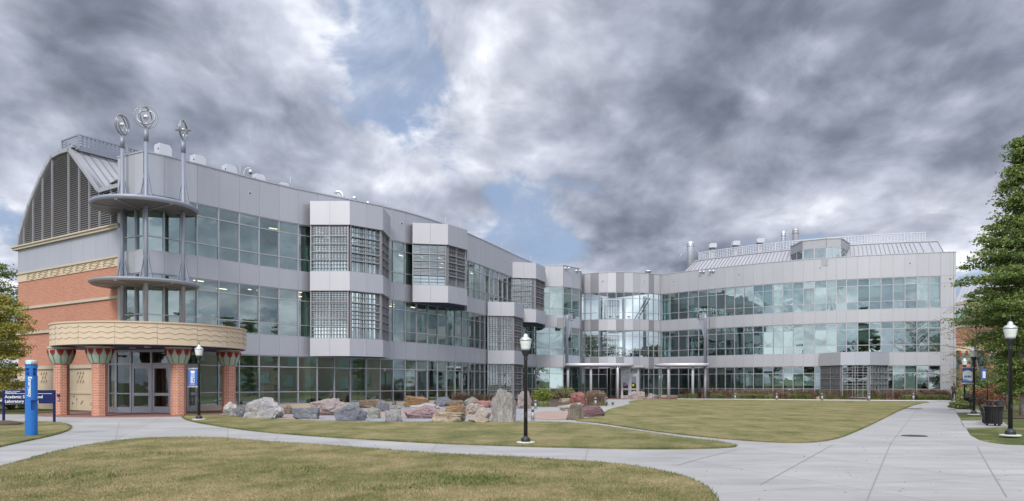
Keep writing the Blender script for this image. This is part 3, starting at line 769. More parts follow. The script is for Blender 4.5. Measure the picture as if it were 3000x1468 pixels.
def fan(px, ytop, ybase, w, d):
    c = pd(px, d); zt = zat(ytop, d); zb = zat(ybase, d); r = w / 2 / F * d; mb = MB()
    mb.lathe([(r * .75, 14.2), (r * .75, zb)], (c.x, c.y, 0), 12, 1)
    for s in (-.5, .5): mb.lathe([(r * .18, zb), (r * .1, zb + .25)], (c.x + s * r, c.y, 0), 6, 1)
    h = zt - zb - .18; z0 = zb + .18
    prof = [(-r, 0), (r, 0), (r, h), (-r * .55, h), (-r, h * .68)]
    mb.faces([(c.x + x, c.y - r, z0 + z) for x, z in prof] + [(c.x + x, c.y + r, z0 + z) for x, z in prof], [(0, 1, 2, 3, 4), (9, 8, 7, 6, 5)] + [(i, i + 5, (i + 1) % 5 + 5, (i + 1) % 5) for i in range(5)], 0)
    B(mb, 'exhaust_fan', [M_WHITE, M_PANEL_D])
fan(2086.5, 714, 731, 21, 93.5); fan(2155, 707, 724.5, 21, 91.5); fan(2225.5, 699.5, 717, 21.5, 90)

# air boxes, hatch, gooseneck and vents on the left roof
def airbox(x0, x1, ytop, d, rz):
    c = pd((x0 + x1) / 2, d); zt = zat(ytop, d); w = (x1 - x0) / F * d * .74; mb = MB()
    prof = [(-w / 2, 0), (w / 2, 0), (w / 2, zt - 14.2 - .22), (w / 2 - .16, zt - 14.2), (-w / 2, zt - 14.2)]
    ca, sa = math.cos(rz), math.sin(rz)
    def P(x, y, z): return (c.x + x * ca - y * sa, c.y + x * sa + y * ca, 14.2 + z)
    hd = w * .42
    mb.faces([P(x, -hd, z) for x, z in prof] + [P(x, hd, z) for x, z in prof], [(0, 1, 2, 3, 4), (9, 8, 7, 6, 5)] + [(i, i + 5, (i + 1) % 5 + 5, (i + 1) % 5) for i in range(5)], 0)
    for z in (.35, .75): p = P(-w / 2 - .01, -hd * .6, zt - 14.2 - z); mb.box(p, (.05, .08, .08), rz, 1)
    B(mb, 'roof_unit', [M_WHITE, M_RUBBER])
airbox(453, 503, 426, 49.5, .9); airbox(557, 603, 458, 52, .9); airbox(650, 694, 486, 54, .9); airbox(738, 778, 513, 56, .8); airbox(818, 848, 537, 58, .8)
mb = MB(); c = pd(863, 58); mb.box((c.x, c.y, 14.9), (1.3, 1.1, 1.15), .8); mb.box((c.x, c.y, 15.5), (1.45, 1.2, .06), .8); B(mb, 'roof_hatch', M_GALV)
mb = MB(); c = pd(1005, 57.5); zt = zat(562, 57.5)
mb.tube([(c.x, c.y, 14.2), (c.x, c.y, zt - .35), (c.x - .08, c.y, zt - .12), (c.x - .28, c.y, zt + .02), (c.x - .5, c.y, zt), (c.x - .62, c.y, zt - .14)], .115, 10); B(mb, 'gooseneck_vent', M_GALV)
mb = MB()
for px, yt, w, d in ((1038, 576, .17, 59), (1078, 590, .13, 60.5), (1899, 792, .35, 95)):
    c = pd(px, d); zt = zat(yt, d); mb.lathe([(w, 14.2), (w, zt - .25), (w * 1.25, zt - .22), (w * 1.2, zt - .05), (w * .6, zt)], (c.x, c.y, 0), 12)
B(mb, 'roof_vent', M_GALV)
mb = MB(); c = wl(719) + Vector((-.2, .3, 0)); d = c.y; zt = zat(490, d)
pts = [(c.x, c.y, 14.8), (c.x, c.y, zt - .35)] + [(c.x + .28 * (1 - math.cos(a)), c.y, zt - .35 + .3 * math.sin(a)) for a in (.5, 1.0, 1.4)] + [(c.x + .40, c.y, zt - .04)]
mb.tube(pts, .035, 8); mb.lathe([(.05, .22), (.10, .16), (.11, .02), (.10, 0)], (c.x + .42, c.y, zt - .36), 12); mb.lathe([(.09, 0), (.075, -.07), (.02, -.10)], (c.x + .42, c.y, zt - .36), 12, 1)
B(mb, 'security_camera', [M_WHITE, M_BLACK])
mb = MB()
for px, fn in ((700, wl), (848, wl), (1128, wl), (1305, wl), (1347, wl), (1410, wl), (1470, wl), (1555, wl), (1960, wr), (2090, wr), (2220, wr), (2360, wr), (2500, wr), (2640, wr)):
    c = fn(px); mb.tube([(c.x, c.y + .2, 15.0), (c.x, c.y + .2, 15.75)], .012, 4)
B(mb, 'lightning_rod', M_GALV)

# ------------------------------------------------------------------ brick end with the vaulted louvre gable
BG0 = Vector((-23.35, 43.95, 0)); BD = Vector((-1.49, 1.0, 0)).normalized(); BN = Vector((-BD.y, BD.x, 0)) * -1.0   # outward
if BN.y > 0: BN = -BN
def bt(px):
    """distance along the end wall of the point seen in column px"""
    k = (px - CX) / F; return (k * BG0.y - BG0.x) / (BD.x - k * BD.y)
def bpt(px, py):
    t = bt(px); p = BG0 + BD * t; return t, zat(py, p.y)
BL = bt(53.5)
def bq(mb, t0, t1, z0, z1, out=0.0, inn=-.2, mi=0):
    a = BG0 + BD * t1; b = BG0 + BD * t0          # left to right as seen
    p0 = Vector((a.x, a.y)); p1 = Vector((b.x, b.y)); mb.seg(p0, p1, z0, z1, out, inn, 0, mi)
mb = MB()
def bface(mb, t0, t1, z0, z1, out, mi=0):
    a = BG0 + BD * t1 + BN * out; b = BG0 + BD * t0 + BN * out
    mb.poly([(a.x, a.y, z0), (b.x, b.y, z0), (b.x, b.y, z1), (a.x, a.y, z1)], mi, [(-t1, z0), (-t0, z0), (-t0, z1), (-t1, z1)])
bface(mb, -.4, BL, 2.7, 8.65, 0.0)
# return face on the far left side
a = BG0 + BD * BL; bk = a - BN * 14
mb.poly([(bk.x, bk.y, 0), (a.x, a.y, 0), (a.x, a.y, 8.65), (bk.x, bk.y, 8.65)], 0, [(0, 0), (14, 0), (14, 8.65), (0, 8.65)])
B(mb, 'brick_wall', M_BRICK)
mb = MB()
bq(mb, -.4, BL + .03, 0, 2.70, .04, -.2, 0)
bq(mb, -.4, BL + .12, 2.62, 2.84, .14, -.1, 1); bq(mb, -.4, BL + .05, 1.02, 1.12, .08, -.1, 1)
bq(mb, -.4, BL + .10, 5.02, 5.20, .12, -.1, 1); bq(mb, -.4, BL + .02, 6.74, 6.90, .10, -.1, 1)
bq(mb, -.4, BL + .02, 8.65, 9.22, .05, -.2, 0); bq(mb, -.4, BL + .03, 9.16, 9.28, .12, -.1, 1)
bq(mb, -.4, BL + .40, 10.86, 11.06, .22, -.1, 1); bq(mb, -.4, BL + .5, 11.02, 11.12, .30, -.1, 1)
for k in range(1, 8):
    t = BL * k / 8; bq(mb, t - .01, t + .01, 0, 2.6, .045, .0, 2)
# carved ripples
def squiggle(mb, t, z, w, h, n=10, wid=.05, out=.06, ph=0, vert=False):
    pts = []
    for i in range(n + 1):
        u = i / n
        if vert: p = BG0 + BD * (t + w * .5 * math.sin(u * 6.28 + ph)) + BN * out; zz_ = z + h * u
        else: p = BG0 + BD * (t + w * u) + BN * out; zz_ = z + h * math.sin(u * 6.28 * max(1, w / .9) + ph)
        pts.append((p.x, p.y, zz_))
    mb.tube(pts, wid / 2, 4, 2, smooth=False)
for tc_ in (2.2, 4.5, 6.8, 9.3, 11.6):
    for r_ in range(3):
        for c_ in range(3 - r_ % 2): squiggle(mb, tc_ - .5 + c_ * .34 + (r_ % 2) * .16, 2.42 - r_ * .26 - .2, .12, .24, vert=True)
    for r_ in range(6): squiggle(mb, tc_ + random.Random(r_).uniform(-.6, .9), .30 + random.Random(r_ * 7).random() * .6, .10, .16, vert=True)
for k in range(7):
    for r_ in range(3): squiggle(mb, .3 + k * 1.65, 8.76 + r_ * .15, 1.35, .045, n=24, wid=.03, out=.07, ph=r_)
B(mb, 'stone_trim', [M_STONE, M_STONE_T, M_STONE_D])
mb = MB()
n_ = 9
for k in range(n_): bq(mb, -.4 + (BL + .4) * k / n_, -.4 + (BL + .4) * (k + 1) / n_ - .012, 9.28, 10.86, .03, -.1, 0)
B(mb, 'cladding', M_PANEL)
# gable profile: left foot, curve, ridge, straight slope, level part
gp_px = [(51.6, 724), (58, 690), (70, 645), (84, 602), (100, 562), (118, 520), (136, 484), (153, 455), (178, 441), (206, 433), (293.5, 553.7)]
GPR = [bpt(*q) for q in gp_px]
GPR[0] = (GPR[0][0], 11.12)
tE, zE = GPR[-1]
GPR.append((-.6, zE + .0))
def wall3(t, z, out=0.0): p = BG0 + BD * t + BN * out; return (p.x, p.y, z)
def prof_z(t):
    for (t1, z1), (t0, z0) in zip(GPR, GPR[1:]):
        if t0 <= t <= t1: return z0 + (z1 - z0) * (t - t0) / (t1 - t0)
    return 11.12
mb = MB()
mb.poly([wall3(t, z, -.28) for t, z in [(GPR[0][0], 11.1)] + GPR + [(-.6, 11.1)]], 0)
B(mb, 'louvre_backing', simple('louvre_dark', (.09, .09, .095), .8))
mb = MB(); z = 11.2
while z < 19.2:
    ts = [t for t in np.linspace(-.6, BL, 160) if prof_z(t) > z + .05]
    if ts:
        runs = []; st = ts[0]; pv = ts[0]
        for t in ts[1:]:
            if t - pv > .3: runs.append((st, pv)); st = t
            pv = t
        runs.append((st, pv))
        for a_, b_ in runs:
            p, q, r, s = wall3(a_, z, .0), wall3(b_, z, .0), wall3(b_, z + .075, -.13), wall3(a_, z + .075, -.13)
            mb.poly([q, p, s, r], 0)
            p2, q2 = wall3(a_, z - .018, .0), wall3(b_, z - .018, .0); mb.poly([q2, p2, p, q], 0)
    z += .135
B(mb, 'louvre', simple('louvre_grey', (.40, .39, .39), .55, .2))
mb = MB()
for px in (70, 97, 125, 153, 201, 232, 262, 292, 327):
    t = bt(px); zt = prof_z(t); p = wall3(t - .028, 11.1, .03); q = wall3(t + .028, 11.1, .03)
    mb.seg(Vector((q[0], q[1])), Vector((p[0], p[1])), 11.1, zt - .05, .02, -.1)
B(mb, 'louvre_mullion', M_MULL)
mb = MB()
for i in range(len(GPR) - 1):
    (t0, z0), (t1, z1) = GPR[i], GPR[i + 1]; w = .24
    dv = Vector((t1 - t0, z1 - z0)).normalized(); nv = Vector((dv.y, -dv.x)); 
    if i >= len(GPR) - 1: nv = -nv
    a0 = (t0 - dv.x * .03, z0 - dv.y * .03); a1 = (t1 + dv.x * .03, z1 + dv.y * .03)
    sgn = 1
    o0 = (a0[0] + nv.x * w * sgn * -1, a0[1] + nv.y * w * sgn * -1); o1 = (a1[0] + nv.x * w * -1 * sgn, a1[1] + nv.y * w * -1 * sgn)
    fr = [wall3(*a0, .12), wall3(*a1, .12), wall3(*o1, .12), wall3(*o0, .12)]; bk_ = [wall3(*a0, -.3), wall3(*a1, -.3), wall3(*o1, -.3), wall3(*o0, -.3)]
    mb.hexa(fr, bk_, 0)
B(mb, 'gable_trim', M_PANEL_M)
# vaulted roof behind the gable
mb = MB(); RD = -BN; DEP = 26.0
tX = .15; prof = GPR[:-1] + [(tX, zE - (GPR[-3][1] - zE) / (GPR[-3][0] - tE) * (tE - tX))]
for i in range(len(prof) - 1):
    (t0, z0), (t1, z1) = prof[i], prof[i + 1]
    a, b = Vector(wall3(t0, z0, .05)), Vector(wall3(t1, z1, .05)); mb.poly([a, b, b + RD * DEP, a + RD * DEP], 0)
a, b = Vector(wall3(*prof[-2], .05)), Vector(wall3(*prof[-1], .05)); a = Vector(wall3(*prof[-3], .05)); 
s = .5
while s < DEP:
    mb.bar(a + RD * s + Vector((0, 0, .03)), b + RD * s + Vector((0, 0, .03)), .05, .10, 1); s += .55
for o_, w_ in ((0, .5),):
    p = Vector(wall3(*GPR[-3], .0)); mb.bar(p + RD * 0 + Vector((0, 0, .08)), p + RD * DEP + Vector((0, 0, .08)), .5, .16, 2)
B(mb, 'vault_roof', [M_PANEL_M, M_PANEL_D, M_PANEL_M])
# perforated screen round the ridge platform
ts0, zs0 = bpt(218, 431); _, zs1 = bpt(218, 392); p0 = Vector(wall3(ts0, 0, -.25)); p1 = Vector(wall3(bt(168.6), 0, -.25))
def perf_panel(mb, a, b, z0, z1, nx, nz, r=.36):
    """sheet with real round holes: each cell an octagonal ring"""
    L_ = (b - a).length; t = (b - a) / L_
    for i in range(nx):
        for j in range(nz):
            u0, u1 = L_ * i / nx, L_ * (i + 1) / nx; w0, w1 = z0 + (z1 - z0) * j / nz, z0 + (z1 - z0) * (j + 1) / nz
            uc, wc = (u0 + u1) / 2, (w0 + w1) / 2; ru, rw = (u1 - u0) * r, (w1 - w0) * r
            sq = [(u0, w0), (uc, w0), (u1, w0), (u1, wc), (u1, w1), (uc, w1), (u0, w1), (u0, wc)]
            ci = [(uc + ru * math.cos(x), wc + rw * math.sin(x)) for x in [R(225 + 45 * k) for k in range(8)]]
            vs = [(a.x + t.x * u, a.y + t.y * u, w) for u, w in sq + ci]
            mb.faces(vs, [(k, (k + 1) % 8, 8 + (k + 1) % 8, 8 + k) for k in range(8)], 0)
mb = MB()
zb = zs0; zt_ = zs1
perf_panel(mb, p1, p0, zb, zt_, 9, 5)
q0 = p0.copy()
for k in range(4):
    q1 = q0 + RD * 3.1; perf_panel(mb, q0, q1, zb, zt_, 12, 5)
    mb.box((q0.x, q0.y, (zb + zt_) / 2), (.12, .12, zt_ - zb + .1), .6); mb.bar((q0.x, q0.y, zt_), (q1.x, q1.y, zt_), .08); mb.bar((q0.x, q0.y, zb), (q1.x, q1.y, zb), .1, .3)
    q0 = q1
mb.bar((p1.x, p1.y, zt_), (p0.x, p0.y, zt_), .08); mb.bar((p1.x, p1.y, zb), (p0.x, p0.y, zb), .08, .15); mb.box((p1.x, p1.y, (zb + zt_) / 2), (.1, .1, zt_ - zb))
q1 = p1 + RD * 12.4; perf_panel(mb, p1, q1, zb, zt_, 48, 5)
B(mb, 'roof_screen', M_POLE)
# block wall that closes the vault on the right, behind the corner
# ------------------------------------------------------------------ disc canopies at the corner
def disc(cz, Rr, th, name):
    mb = MB(); c = Vector((-21.4, 43.2, 0))
    mb.lathe([(Rr - .10, 0.02), (Rr, .10), (Rr, .10 + th), (Rr - .15, .16 + th)], (c.x, c.y, cz), 64, 1, cap=False)
    # underside of perforated sheet and ribs
    vs = [(c.x, c.y, cz)]; n = 64
    for j in range(n): a = 2 * math.pi * j / n; vs.append((c.x + (Rr - .1) * math.cos(a), c.y + (Rr - .1) * math.sin(a), cz + .02))
    mb.faces(vs, [(0, (j + 1) % n + 1, j + 1) for j in range(n)], 0)
    vs = [(c.x, c.y, cz + th + .2)] + [(c.x + (Rr - .15) * math.cos(2 * math.pi * j / n), c.y + (Rr - .15) * math.sin(2 * math.pi * j / n), cz + .16 + th) for j in range(n)]
    mb.faces(vs, [(0, j + 1, (j + 1) % n + 1) for j in range(n)], 1)
    for ang in (-95, -35, 215, 155, 25):
        a = R(ang); mb.bar((c.x, c.y, cz - .02), (c.x + (Rr - .1) * math.cos(a), c.y + (Rr - .1) * math.sin(a), cz), .16, .05, 2)
    B(mb, name, [M_DISC, M_POLE, M_PANEL_D])
m_, t_, b_ = newmat('perforated_soffit')
vo = nd(t_, 'ShaderNodeTexVoronoi', ins={'Scale': 11.0, 'Randomness': 0.0}); t_.links.new(worldpos(t_), vo.inputs['Vector'])
t_.links.new(ramp(t_, vo.outputs['Distance'], [(0.0, (.03, .03, .035)), (.33, (.05, .05, .055)), (.4, (.13, .125, .13)), (1, (.14, .135, .14))]), b_.inputs['Base Color']); b_.inputs['Roughness'].default_value = .5
M_DISC = m_
disc(11.76, 2.86, .14, 'disc_canopy'); disc(7.32, 2.92, .06, 'disc_canopy')

# ================================================================== round portico at the left entrance
PC = Vector((-20.25, 41.75, 0)); PR = 4.95
por = empty('entrance_portico', PC, 0, 'round tan stone canopy carved with wavy lines on four brick columns with red tulip capitals', 'portico')
mb = MB(); n = 72; z0, z1 = 3.62, 4.80
mb.lathe([(PR - .05, z0), (PR, z0 + .02), (PR, z1 - .10), (PR + .05, z1 - .08), (PR + .06, z1), (PR - .35, z1 + .01)], (0, 0, 0), n, 0, smooth=False, cap=False)
# wavy grooves: ribs of darker stone, three rows, kept inside the band
for r_ in range(3):
    zc = z0 + .34 + r_ * .27; pts = []
    m = 720
    for i in range(m):
        a = 2 * math.pi * i / m; pts.append(((PR + .004) * math.cos(a), (PR + .004) * math.sin(a), zc + .036 * math.sin(a * 50)))
    mb.tube(pts, .015, 4, 1, closed=True, smooth=False)
for k in range(16):
    a = 2 * math.pi * k / 16 + .1; mb.bar(((PR + .002) * math.cos(a), (PR + .002) * math.sin(a), z0 + .03), ((PR + .002) * math.cos(a), (PR + .002) * math.sin(a), z1 - .1), .018, .01, 1)
mb.build('stone_ring', [M_STONE, M_STONE_D], por)
mb = MB(); vs = [(0, 0, 3.66)] + [((PR - .02) * math.cos(2 * math.pi * j / n), (PR - .02) * math.sin(2 * math.pi * j / n), 3.63) for j in range(n)]
mb.faces(vs, [(0, (j + 1) % n + 1, j + 1) for j in range(n)], 0)
vs = [(0, 0, 4.76)] + [((PR - .3) * math.cos(2 * math.pi * j / n), (PR - .3) * math.sin(2 * math.pi * j / n), 4.76) for j in range(n)]
mb.faces(vs, [(0, j + 1, (j + 1) % n + 1) for j in range(n)], 1)
mb.build('soffit', [simple('soffit_blue', (.055, .065, .17), .6), M_STONE], por)
mb = MB()
for a, r in ((-1.2, 3.0), (-2.2, 3.4), (-.4, 3.2), (-1.7, 1.8), (.1, 4.2)):
    mb.lathe([(.16, -.05), (.17, 0)], (r * math.cos(a), r * math.sin(a), 3.62), 16)
mb.build('downlight', M_WHITE, por)
def portico_column(x, y):
    mb = MB(); mb.lathe([(.375, 0), (.375, 2.72)], (x, y, 0), 8, 0, smooth=False, uvs=True, a0=math.pi / 8)
    col = mb.build('column', M_BRICKCOL, por)
    mb = MB(); prof = [(.40, 2.70), (.43, 2.74), (.52, 2.92), (.60, 3.12), (.645, 3.32), (.655, 3.47), (.60, 3.50)]
    mb.lathe(prof, (x, y, 0), 32, 0)
    mb.lathe([(.60, 3.50), (.66, 3.52), (.66, 3.60)], (x, y, 0), 32, 3)
    def rad(z):
        for (r0, a0), (r1, a1) in zip(prof, prof[1:]):
            if a0 <= z <= a1: return r0 + (r1 - r0) * (z - a0) / (a1 - a0)
        return .65
    for k in range(10):
        a = 2 * math.pi * k / 10 + .15
        st = [(x + (rad(z) + .006) * math.cos(a), y + (rad(z) + .006) * math.sin(a), z) for z in np.linspace(2.74, 3.26, 8)]
        mb.tube(st, .020, 4, 1, smooth=False)
        # tulip petal
        shp = [(0, 3.10), (-.09, 3.20), (-.145, 3.33), (-.155, 3.475), (-.075, 3.44), (0, 3.485), (.075, 3.44), (.155, 3.475), (.145, 3.33), (.09, 3.20)]
        pts = [(x + (rad(z) + .018) * math.cos(a + w / .65), y + (rad(z) + .018) * math.sin(a + w / .65), z) for w, z in shp]
        cpt = (x + (rad(3.36) + .028) * math.cos(a), y + (rad(3.36) + .028) * math.sin(a), 3.36)
        mb.faces([cpt] + pts, [(0, 1 + (q + 1) % 10, 1 + q) for q in range(10)] + [(0, 1 + q, 1 + (q + 1) % 10) for q in range(10)], 2)
    mb.build('capital', [M_CAPGREEN, M_STEM, M_TULIP, M_STONE_T], col)
    return col
cols = []
for px, d in ((180.5, 39.3), (292.3, 38.15), (522.4, 39.2), (670, 42.6)):
    p = pd(px, d) - PC; cols.append(portico_column(p.x, p.y))
mb = MB(); p = pd(180.5, 39.3) - PC
mb.box((p.x + .06, p.y - .385, 1.05), (.14, .06, .13), 0, 0); mb.box((p.x + .05, p.y - .375, .82), (.12, .03, .12), 0, 1); mb.box((p.x + .05, p.y - .392, .82), (.07, .01, .07), 0, 2)
mb.build('call_box', [M_BLACK, simple('sign_blue_small', (.03, .09, .30), .5), M_WHITE], cols[0])

# glazed entrance lobby under the portico
GDOOR = glass_mat('glass_door', (.42, .50, .48), .10)
lob = empty('entrance_lobby', pd(420, 43), 0, 'grey framed glass entrance lobby with double doors under the round stone portico', 'lobby')
LO = lob.location.copy()
def lobby(name, A, Bp, splits, doors, z_top, zt, zrail, parent, off, lowpanel=.22):
    """glazed front on plan line A-Bp; splits are fractions; doors: indices of the bays that are doors"""
    L_ = (Bp - A).length; t = (Bp - A) / L_; nn = nrm2(A, Bp)
    fr = MB(); gl = MB()
    def P(u): return A + t * (L_ * u)
    for k, u in enumerate(splits):
        c = P(u); fr.seg(c - t * .055, c + t * .055, 0, z_top, .06, -.09)
    fr.seg(A, Bp, z_top - .09, z_top + .06, .045, -.08); fr.seg(A, Bp, zt - .05, zt + .05, .045, -.08); fr.seg(A, Bp, 0, .10, .045, -.08)
    for k in range(len(splits) - 1):
        a, b = P(splits[k]), P(splits[k + 1])
        gl.poly([(a.x, a.y, zt), (b.x, b.y, zt), (b.x, b.y, z_top), (a.x, a.y, z_top)])
        if k not in doors:
            fr.seg(a, b, zrail - .035, zrail + .035, .04, -.07); fr.seg(a, b, .1, .1 + lowpanel, .03, -.05)
            gl.poly([(a.x, a.y, .1), (b.x, b.y, .1), (b.x, b.y, zt), (a.x, a.y, zt)])
        else:
            d = MB(); a1 = a + t * .06; b1 = b - t * .06; w = .13
            d.seg(a1, a1 + t * w, .03, zt - .06, .03, -.03); d.seg(b1 - t * w, b1, .03, zt - .06, .03, -.03)
            for z0_, z1_ in ((.03, .36), (.98, 1.14), (zt - .26, zt - .06)): d.seg(a1 + t * w, b1 - t * w, z0_, z1_, .028, -.028)
            do = d.build('door', M_MULL, parent); do.location = -off
            g = MB(); g.poly([((a1 + t * w).x, a1.y, .3), ((b1 - t * w).x, b1.y, .3), ((b1 - t * w).x, b1.y, zt - .2), ((a1 + t * w).x, a1.y, zt - .2)]); g.build('glass', GDOOR, do)
            hs = (b1 - t * .07) if doors.index(k) % 2 == 0 else (a1 + t * .07)
            h = MB(); h.tube([(hs.x + nn.x * .03, hs.y + nn.y * .03, .85), (hs.x + nn.x * .10, hs.y + nn.y * .10, .87), (hs.x + nn.x * .10, hs.y + nn.y * .10, 1.25), (hs.x + nn.x * .03, hs.y + nn.y * .03, 1.27)], .014, 6)
            h.build('handle', M_STEEL, do)
    fo = fr.build('frame', M_MULL, parent); fo.location = -off
    go = gl.build('glass', GDOOR, parent); go.location = -off
zt1 = 2.80
A1, B1 = pd(341, 42.75), pd(503, 42.1)
lobby('lobby', A1, B1, (0, .275, .645, 1.0) if False else (0, .27, .64, 1.0), [1, 2], 3.56, zt1, 1.10, lob, LO)
lobby('lobby', pd(321, 43.6), pd(340, 42.85), (0.02, .98), [], 3.56, zt1, 1.10, lob, LO)
lobby('lobby', pd(547, 44.15), pd(580, 44.7), (0.02, .98), [0], 3.50, zt1, 1.10, lob, LO)
mb = MB()
a, b = pd(300, 48.0), pd(560, 48.5)
mb.seg(a, b, 0, 3.6, 0, -.1, 0, 0); mb.seg(pd(503, 42.2), pd(505, 44.5), 0, 3.6, 0, -.05, 0, 0)
mb.poly([(A1.x - .5, A1.y, 3.615), (B1.x + .4, B1.y, 3.615), (B1.x, B1.y + 5, 3.615), (A1.x, A1.y + 5, 3.615)], 0)
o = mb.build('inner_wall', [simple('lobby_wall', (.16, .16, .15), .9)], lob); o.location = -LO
mb = MB(); c = pd(413, 47.6)
mb.box((c.x + .2, c.y, 1.85), (1.5, .05, 1.5), 0, 0)
for i in range(3):
    for j in range(3): mb.box((c.x - .25 + i * .45, c.y - .04, 1.45 + j * .42), (.30, .02, .26), 0, 1 if (i + j) % 2 else 2)
mb.box((c.x + .15, c.y, .55), (1.6, .25, .7), 0, 3); mb.box((c.x + 2.1, c.y, .5), (1.2, .25, .6), 0, 3)
o = mb.build('notice_board', [M_BLACK, simple('paper', (.5, .5, .5), .8), simple('paper_tan', (.35, .25, .2), .8), simple('wood_low', (.22, .14, .04), .6)], lob); o.location = -LO
mb = MB(); c = pd(352, 42.5); mb.box((c.x, c.y, 3.25), (.30, .02, .11)); c = pd(463, 44.0); mb.box((c.x, c.y, 2.2), (.14, .03, .2))
o = mb.build('exit_sign_glow', simple('sign_red', (.4, .02, .02), .5), lob); o.name = 'red_sign'; o.location = -LO

# far lobby in front of the atrium
lob2 = empty('atrium_lobby', pd(1838, 86), 0, 'small boxy grey vestibule with double doors in front of the striped glass atrium', 'lobby')
L2 = lob2.location.copy()
A2, B2 = pd(1823, 84.6), pd(1868, 84.6)
lobby('lobby', pd(1819.5, 84.6), pd(1871, 84.6), (.02, .50, .96), [0, 1], 3.50, 2.78, 1.0, lob2, L2)
lobby('lobby', pd(1789, 87.8), pd(1819.5, 84.7), (.02, .5, .98), [], 3.50, 2.78, 1.0, lob2, L2)
lobby('lobby', pd(1871.5, 84.7), pd(1886, 88.0), (.02, .98), [], 3.50, 2.78, 1.0, lob2, L2)
mb = MB(); q = [pd(1786, 88.6), pd(1817, 84.2), pd(1888, 84.2), pd(1890, 88.6)]
mb.hexa([(p.x, p.y, 3.52) for p in q], [(p.x, p.y, 3.80) for p in q]); o = mb.build('roof', M_PANEL_M, lob2); o.location = -L2
mb = MB(); c = pd(1831, 84.5); mb.box((c.x, c.y, 1.62), (.34, .02, .38), 0, 0); mb.box((c.x, c.y - .015, 1.55), (.30, .01, .05), 0, 1)
c = pd(1855, 84.5); mb.box((c.x, c.y, 1.52), (.20, .02, .20), 0, 2)
o = mb.build('door_notice', [simple('notice_purple', (.14, .12, .35), .6), simple('notice_pink', (.6, .2, .25), .6), simple('notice_yellow', (.7, .55, .03), .6)], lob2); o.location = -L2

# ================================================================== steel canopies with scroll-topped masts
def spiral(c, r, turns, n, s):
    return [(c[0] + s * r * (1 - i / n * .82) * math.cos(math.pi + i / n * turns * 2 * math.pi), c[1], c[2] + r * (1 - i / n * .82) * math.sin(math.pi + i / n * turns * 2 * math.pi)) for i in range(n + 1)]
def steel_canopy(label, edge, posts, mastp, s):
    """edge: plan outline; posts: list of (px, d, taper); mast at plan point"""
    c0 = mastp; t = empty('steel_canopy', (c0.x, c0.y, 0), 0, label, 'canopy', 'steel canopies before the atrium doors'); O = t.location.copy()
    mb = MB(); zc = 3.62
    mb.poly([(p.x, p.y, zc + .22) for p in edge]); mb.poly([(p.x, p.y, zc - .02) for p in reversed(edge)])
    n = len(edge)
    for i in range(n):
        a, b = edge[i], edge[(i + 1) % n]; mb.poly([(a.x, a.y, zc - .02), (b.x, b.y, zc - .02), (b.x, b.y, zc + .22), (a.x, a.y, zc + .22)])
    o = mb.build('roof_slab', M_WHITE, t); o.location = -O
    mb = MB(); k = [p for p in edge[:-2]]
    pts = []
    for i in range(len(k) - 1):
        for f in (0, .5): pts.append(k[i].lerp(k[i + 1], f))
    pts.append(k[-1]); mb.tube([(p.x, p.y, zc + .12) for p in pts], [.19] * (len(pts) - 2) + [.14, .05], 10); o = mb.build('edge_tube', M_STEEL, t); o.location = -O
    for px, d in posts:
        c = pd(px, d); mb = MB(); mb.lathe([(.15, 0), (.15, zc - .45), (.05, zc - .04)], (c.x, c.y, 0), 14)
        for a in (-1, 1): mb.bar((c.x, c.y, zc - .45), (c.x + a * .28, c.y, zc - .06), .05)
        o = mb.build('post', M_STEEL, t); o.location = -O
    mb = MB(); c = c0; zt = 9.25
    mb.lathe([(.17, zc - .3), (.17, zt - .5), (.16, zt)], (c.x, c.y, 0), 14)
    w = [(c.x + s * .10, c.y, 6.4), (c.x + s * .75, c.y, 9.1), (c.x + s * .55, c.y, 9.4), (c.x + s * .12, c.y, 9.4)]
    for yy in (-.03, .03): pass
    mb.faces([(p[0], p[1] - .04, p[2]) for p in w] + [(p[0], p[1] + .04, p[2]) for p in w], [(0, 1, 2, 3), (7, 6, 5, 4), (0, 4, 5, 1), (1, 5, 6, 2), (2, 6, 7, 3), (3, 7, 4, 0)])
    for yy in (-.06, .06): mb.tube(spiral((c.x + s * .55, c.y + yy, 9.1), .46, 1.7, 34, s), .05, 6)
    mb.lathe([(.02, -.04), (.46, -.04), (.46, .04), (.02, .04)], (0, 0, 0), 20) if False else None
    vs = [(c.x + s * .55, c.y - .03, 9.1)] + [(c.x + s * .55 + .44 * math.cos(a), c.y - .03, 9.1 + .44 * math.sin(a)) for a in np.linspace(0, 2 * math.pi, 20, endpoint=False)]
    mb.faces(vs, [(0, 1 + k, 1 + (k + 1) % 20) for k in range(20)] + [(0, 1 + (k + 1) % 20, 1 + k) for k in range(20)])
    o = mb.build('scroll_mast', M_POLE, t); o.location = -O
    mb = MB(); mb.box((c.x - s * .75, c.y, 8.35), (.62, .35, 1.15)); mb.bar((c.x - s * .5, c.y, 8.35), (c.x, c.y, 8.35), .1); o = mb.build('loudspeaker', M_PANEL_D, t); o.location = -O
E1 = [pd(1657, 81.5), pd(1690, 80.8), pd(1731, 80.6), pd(1780, 80.8), pd(1825, 81.6), pd(1856, 83.2), pd(1830, 86.2), pd(1668, 86.6)]
steel_canopy('steel canopy left of the atrium doors, its scroll mast beside the inner block', E1, [(1664, 81.8), (1731, 81.2), (1809.4, 81.3)], pd(1661, 81.6), 1)
E2 = [pd(2074, 80.8), pd(2030, 80.3), pd(1985, 80.6), pd(1945, 81.4), pd(1917, 82.8), pd(1945, 86.0), pd(2062, 84.6)]
E2 = [pd(2074, 80.8), pd(2030, 80.3), pd(1985, 80.6), pd(1945, 81.4), pd(1917, 82.8), pd(1945, 86.0), pd(2062, 84.4)]
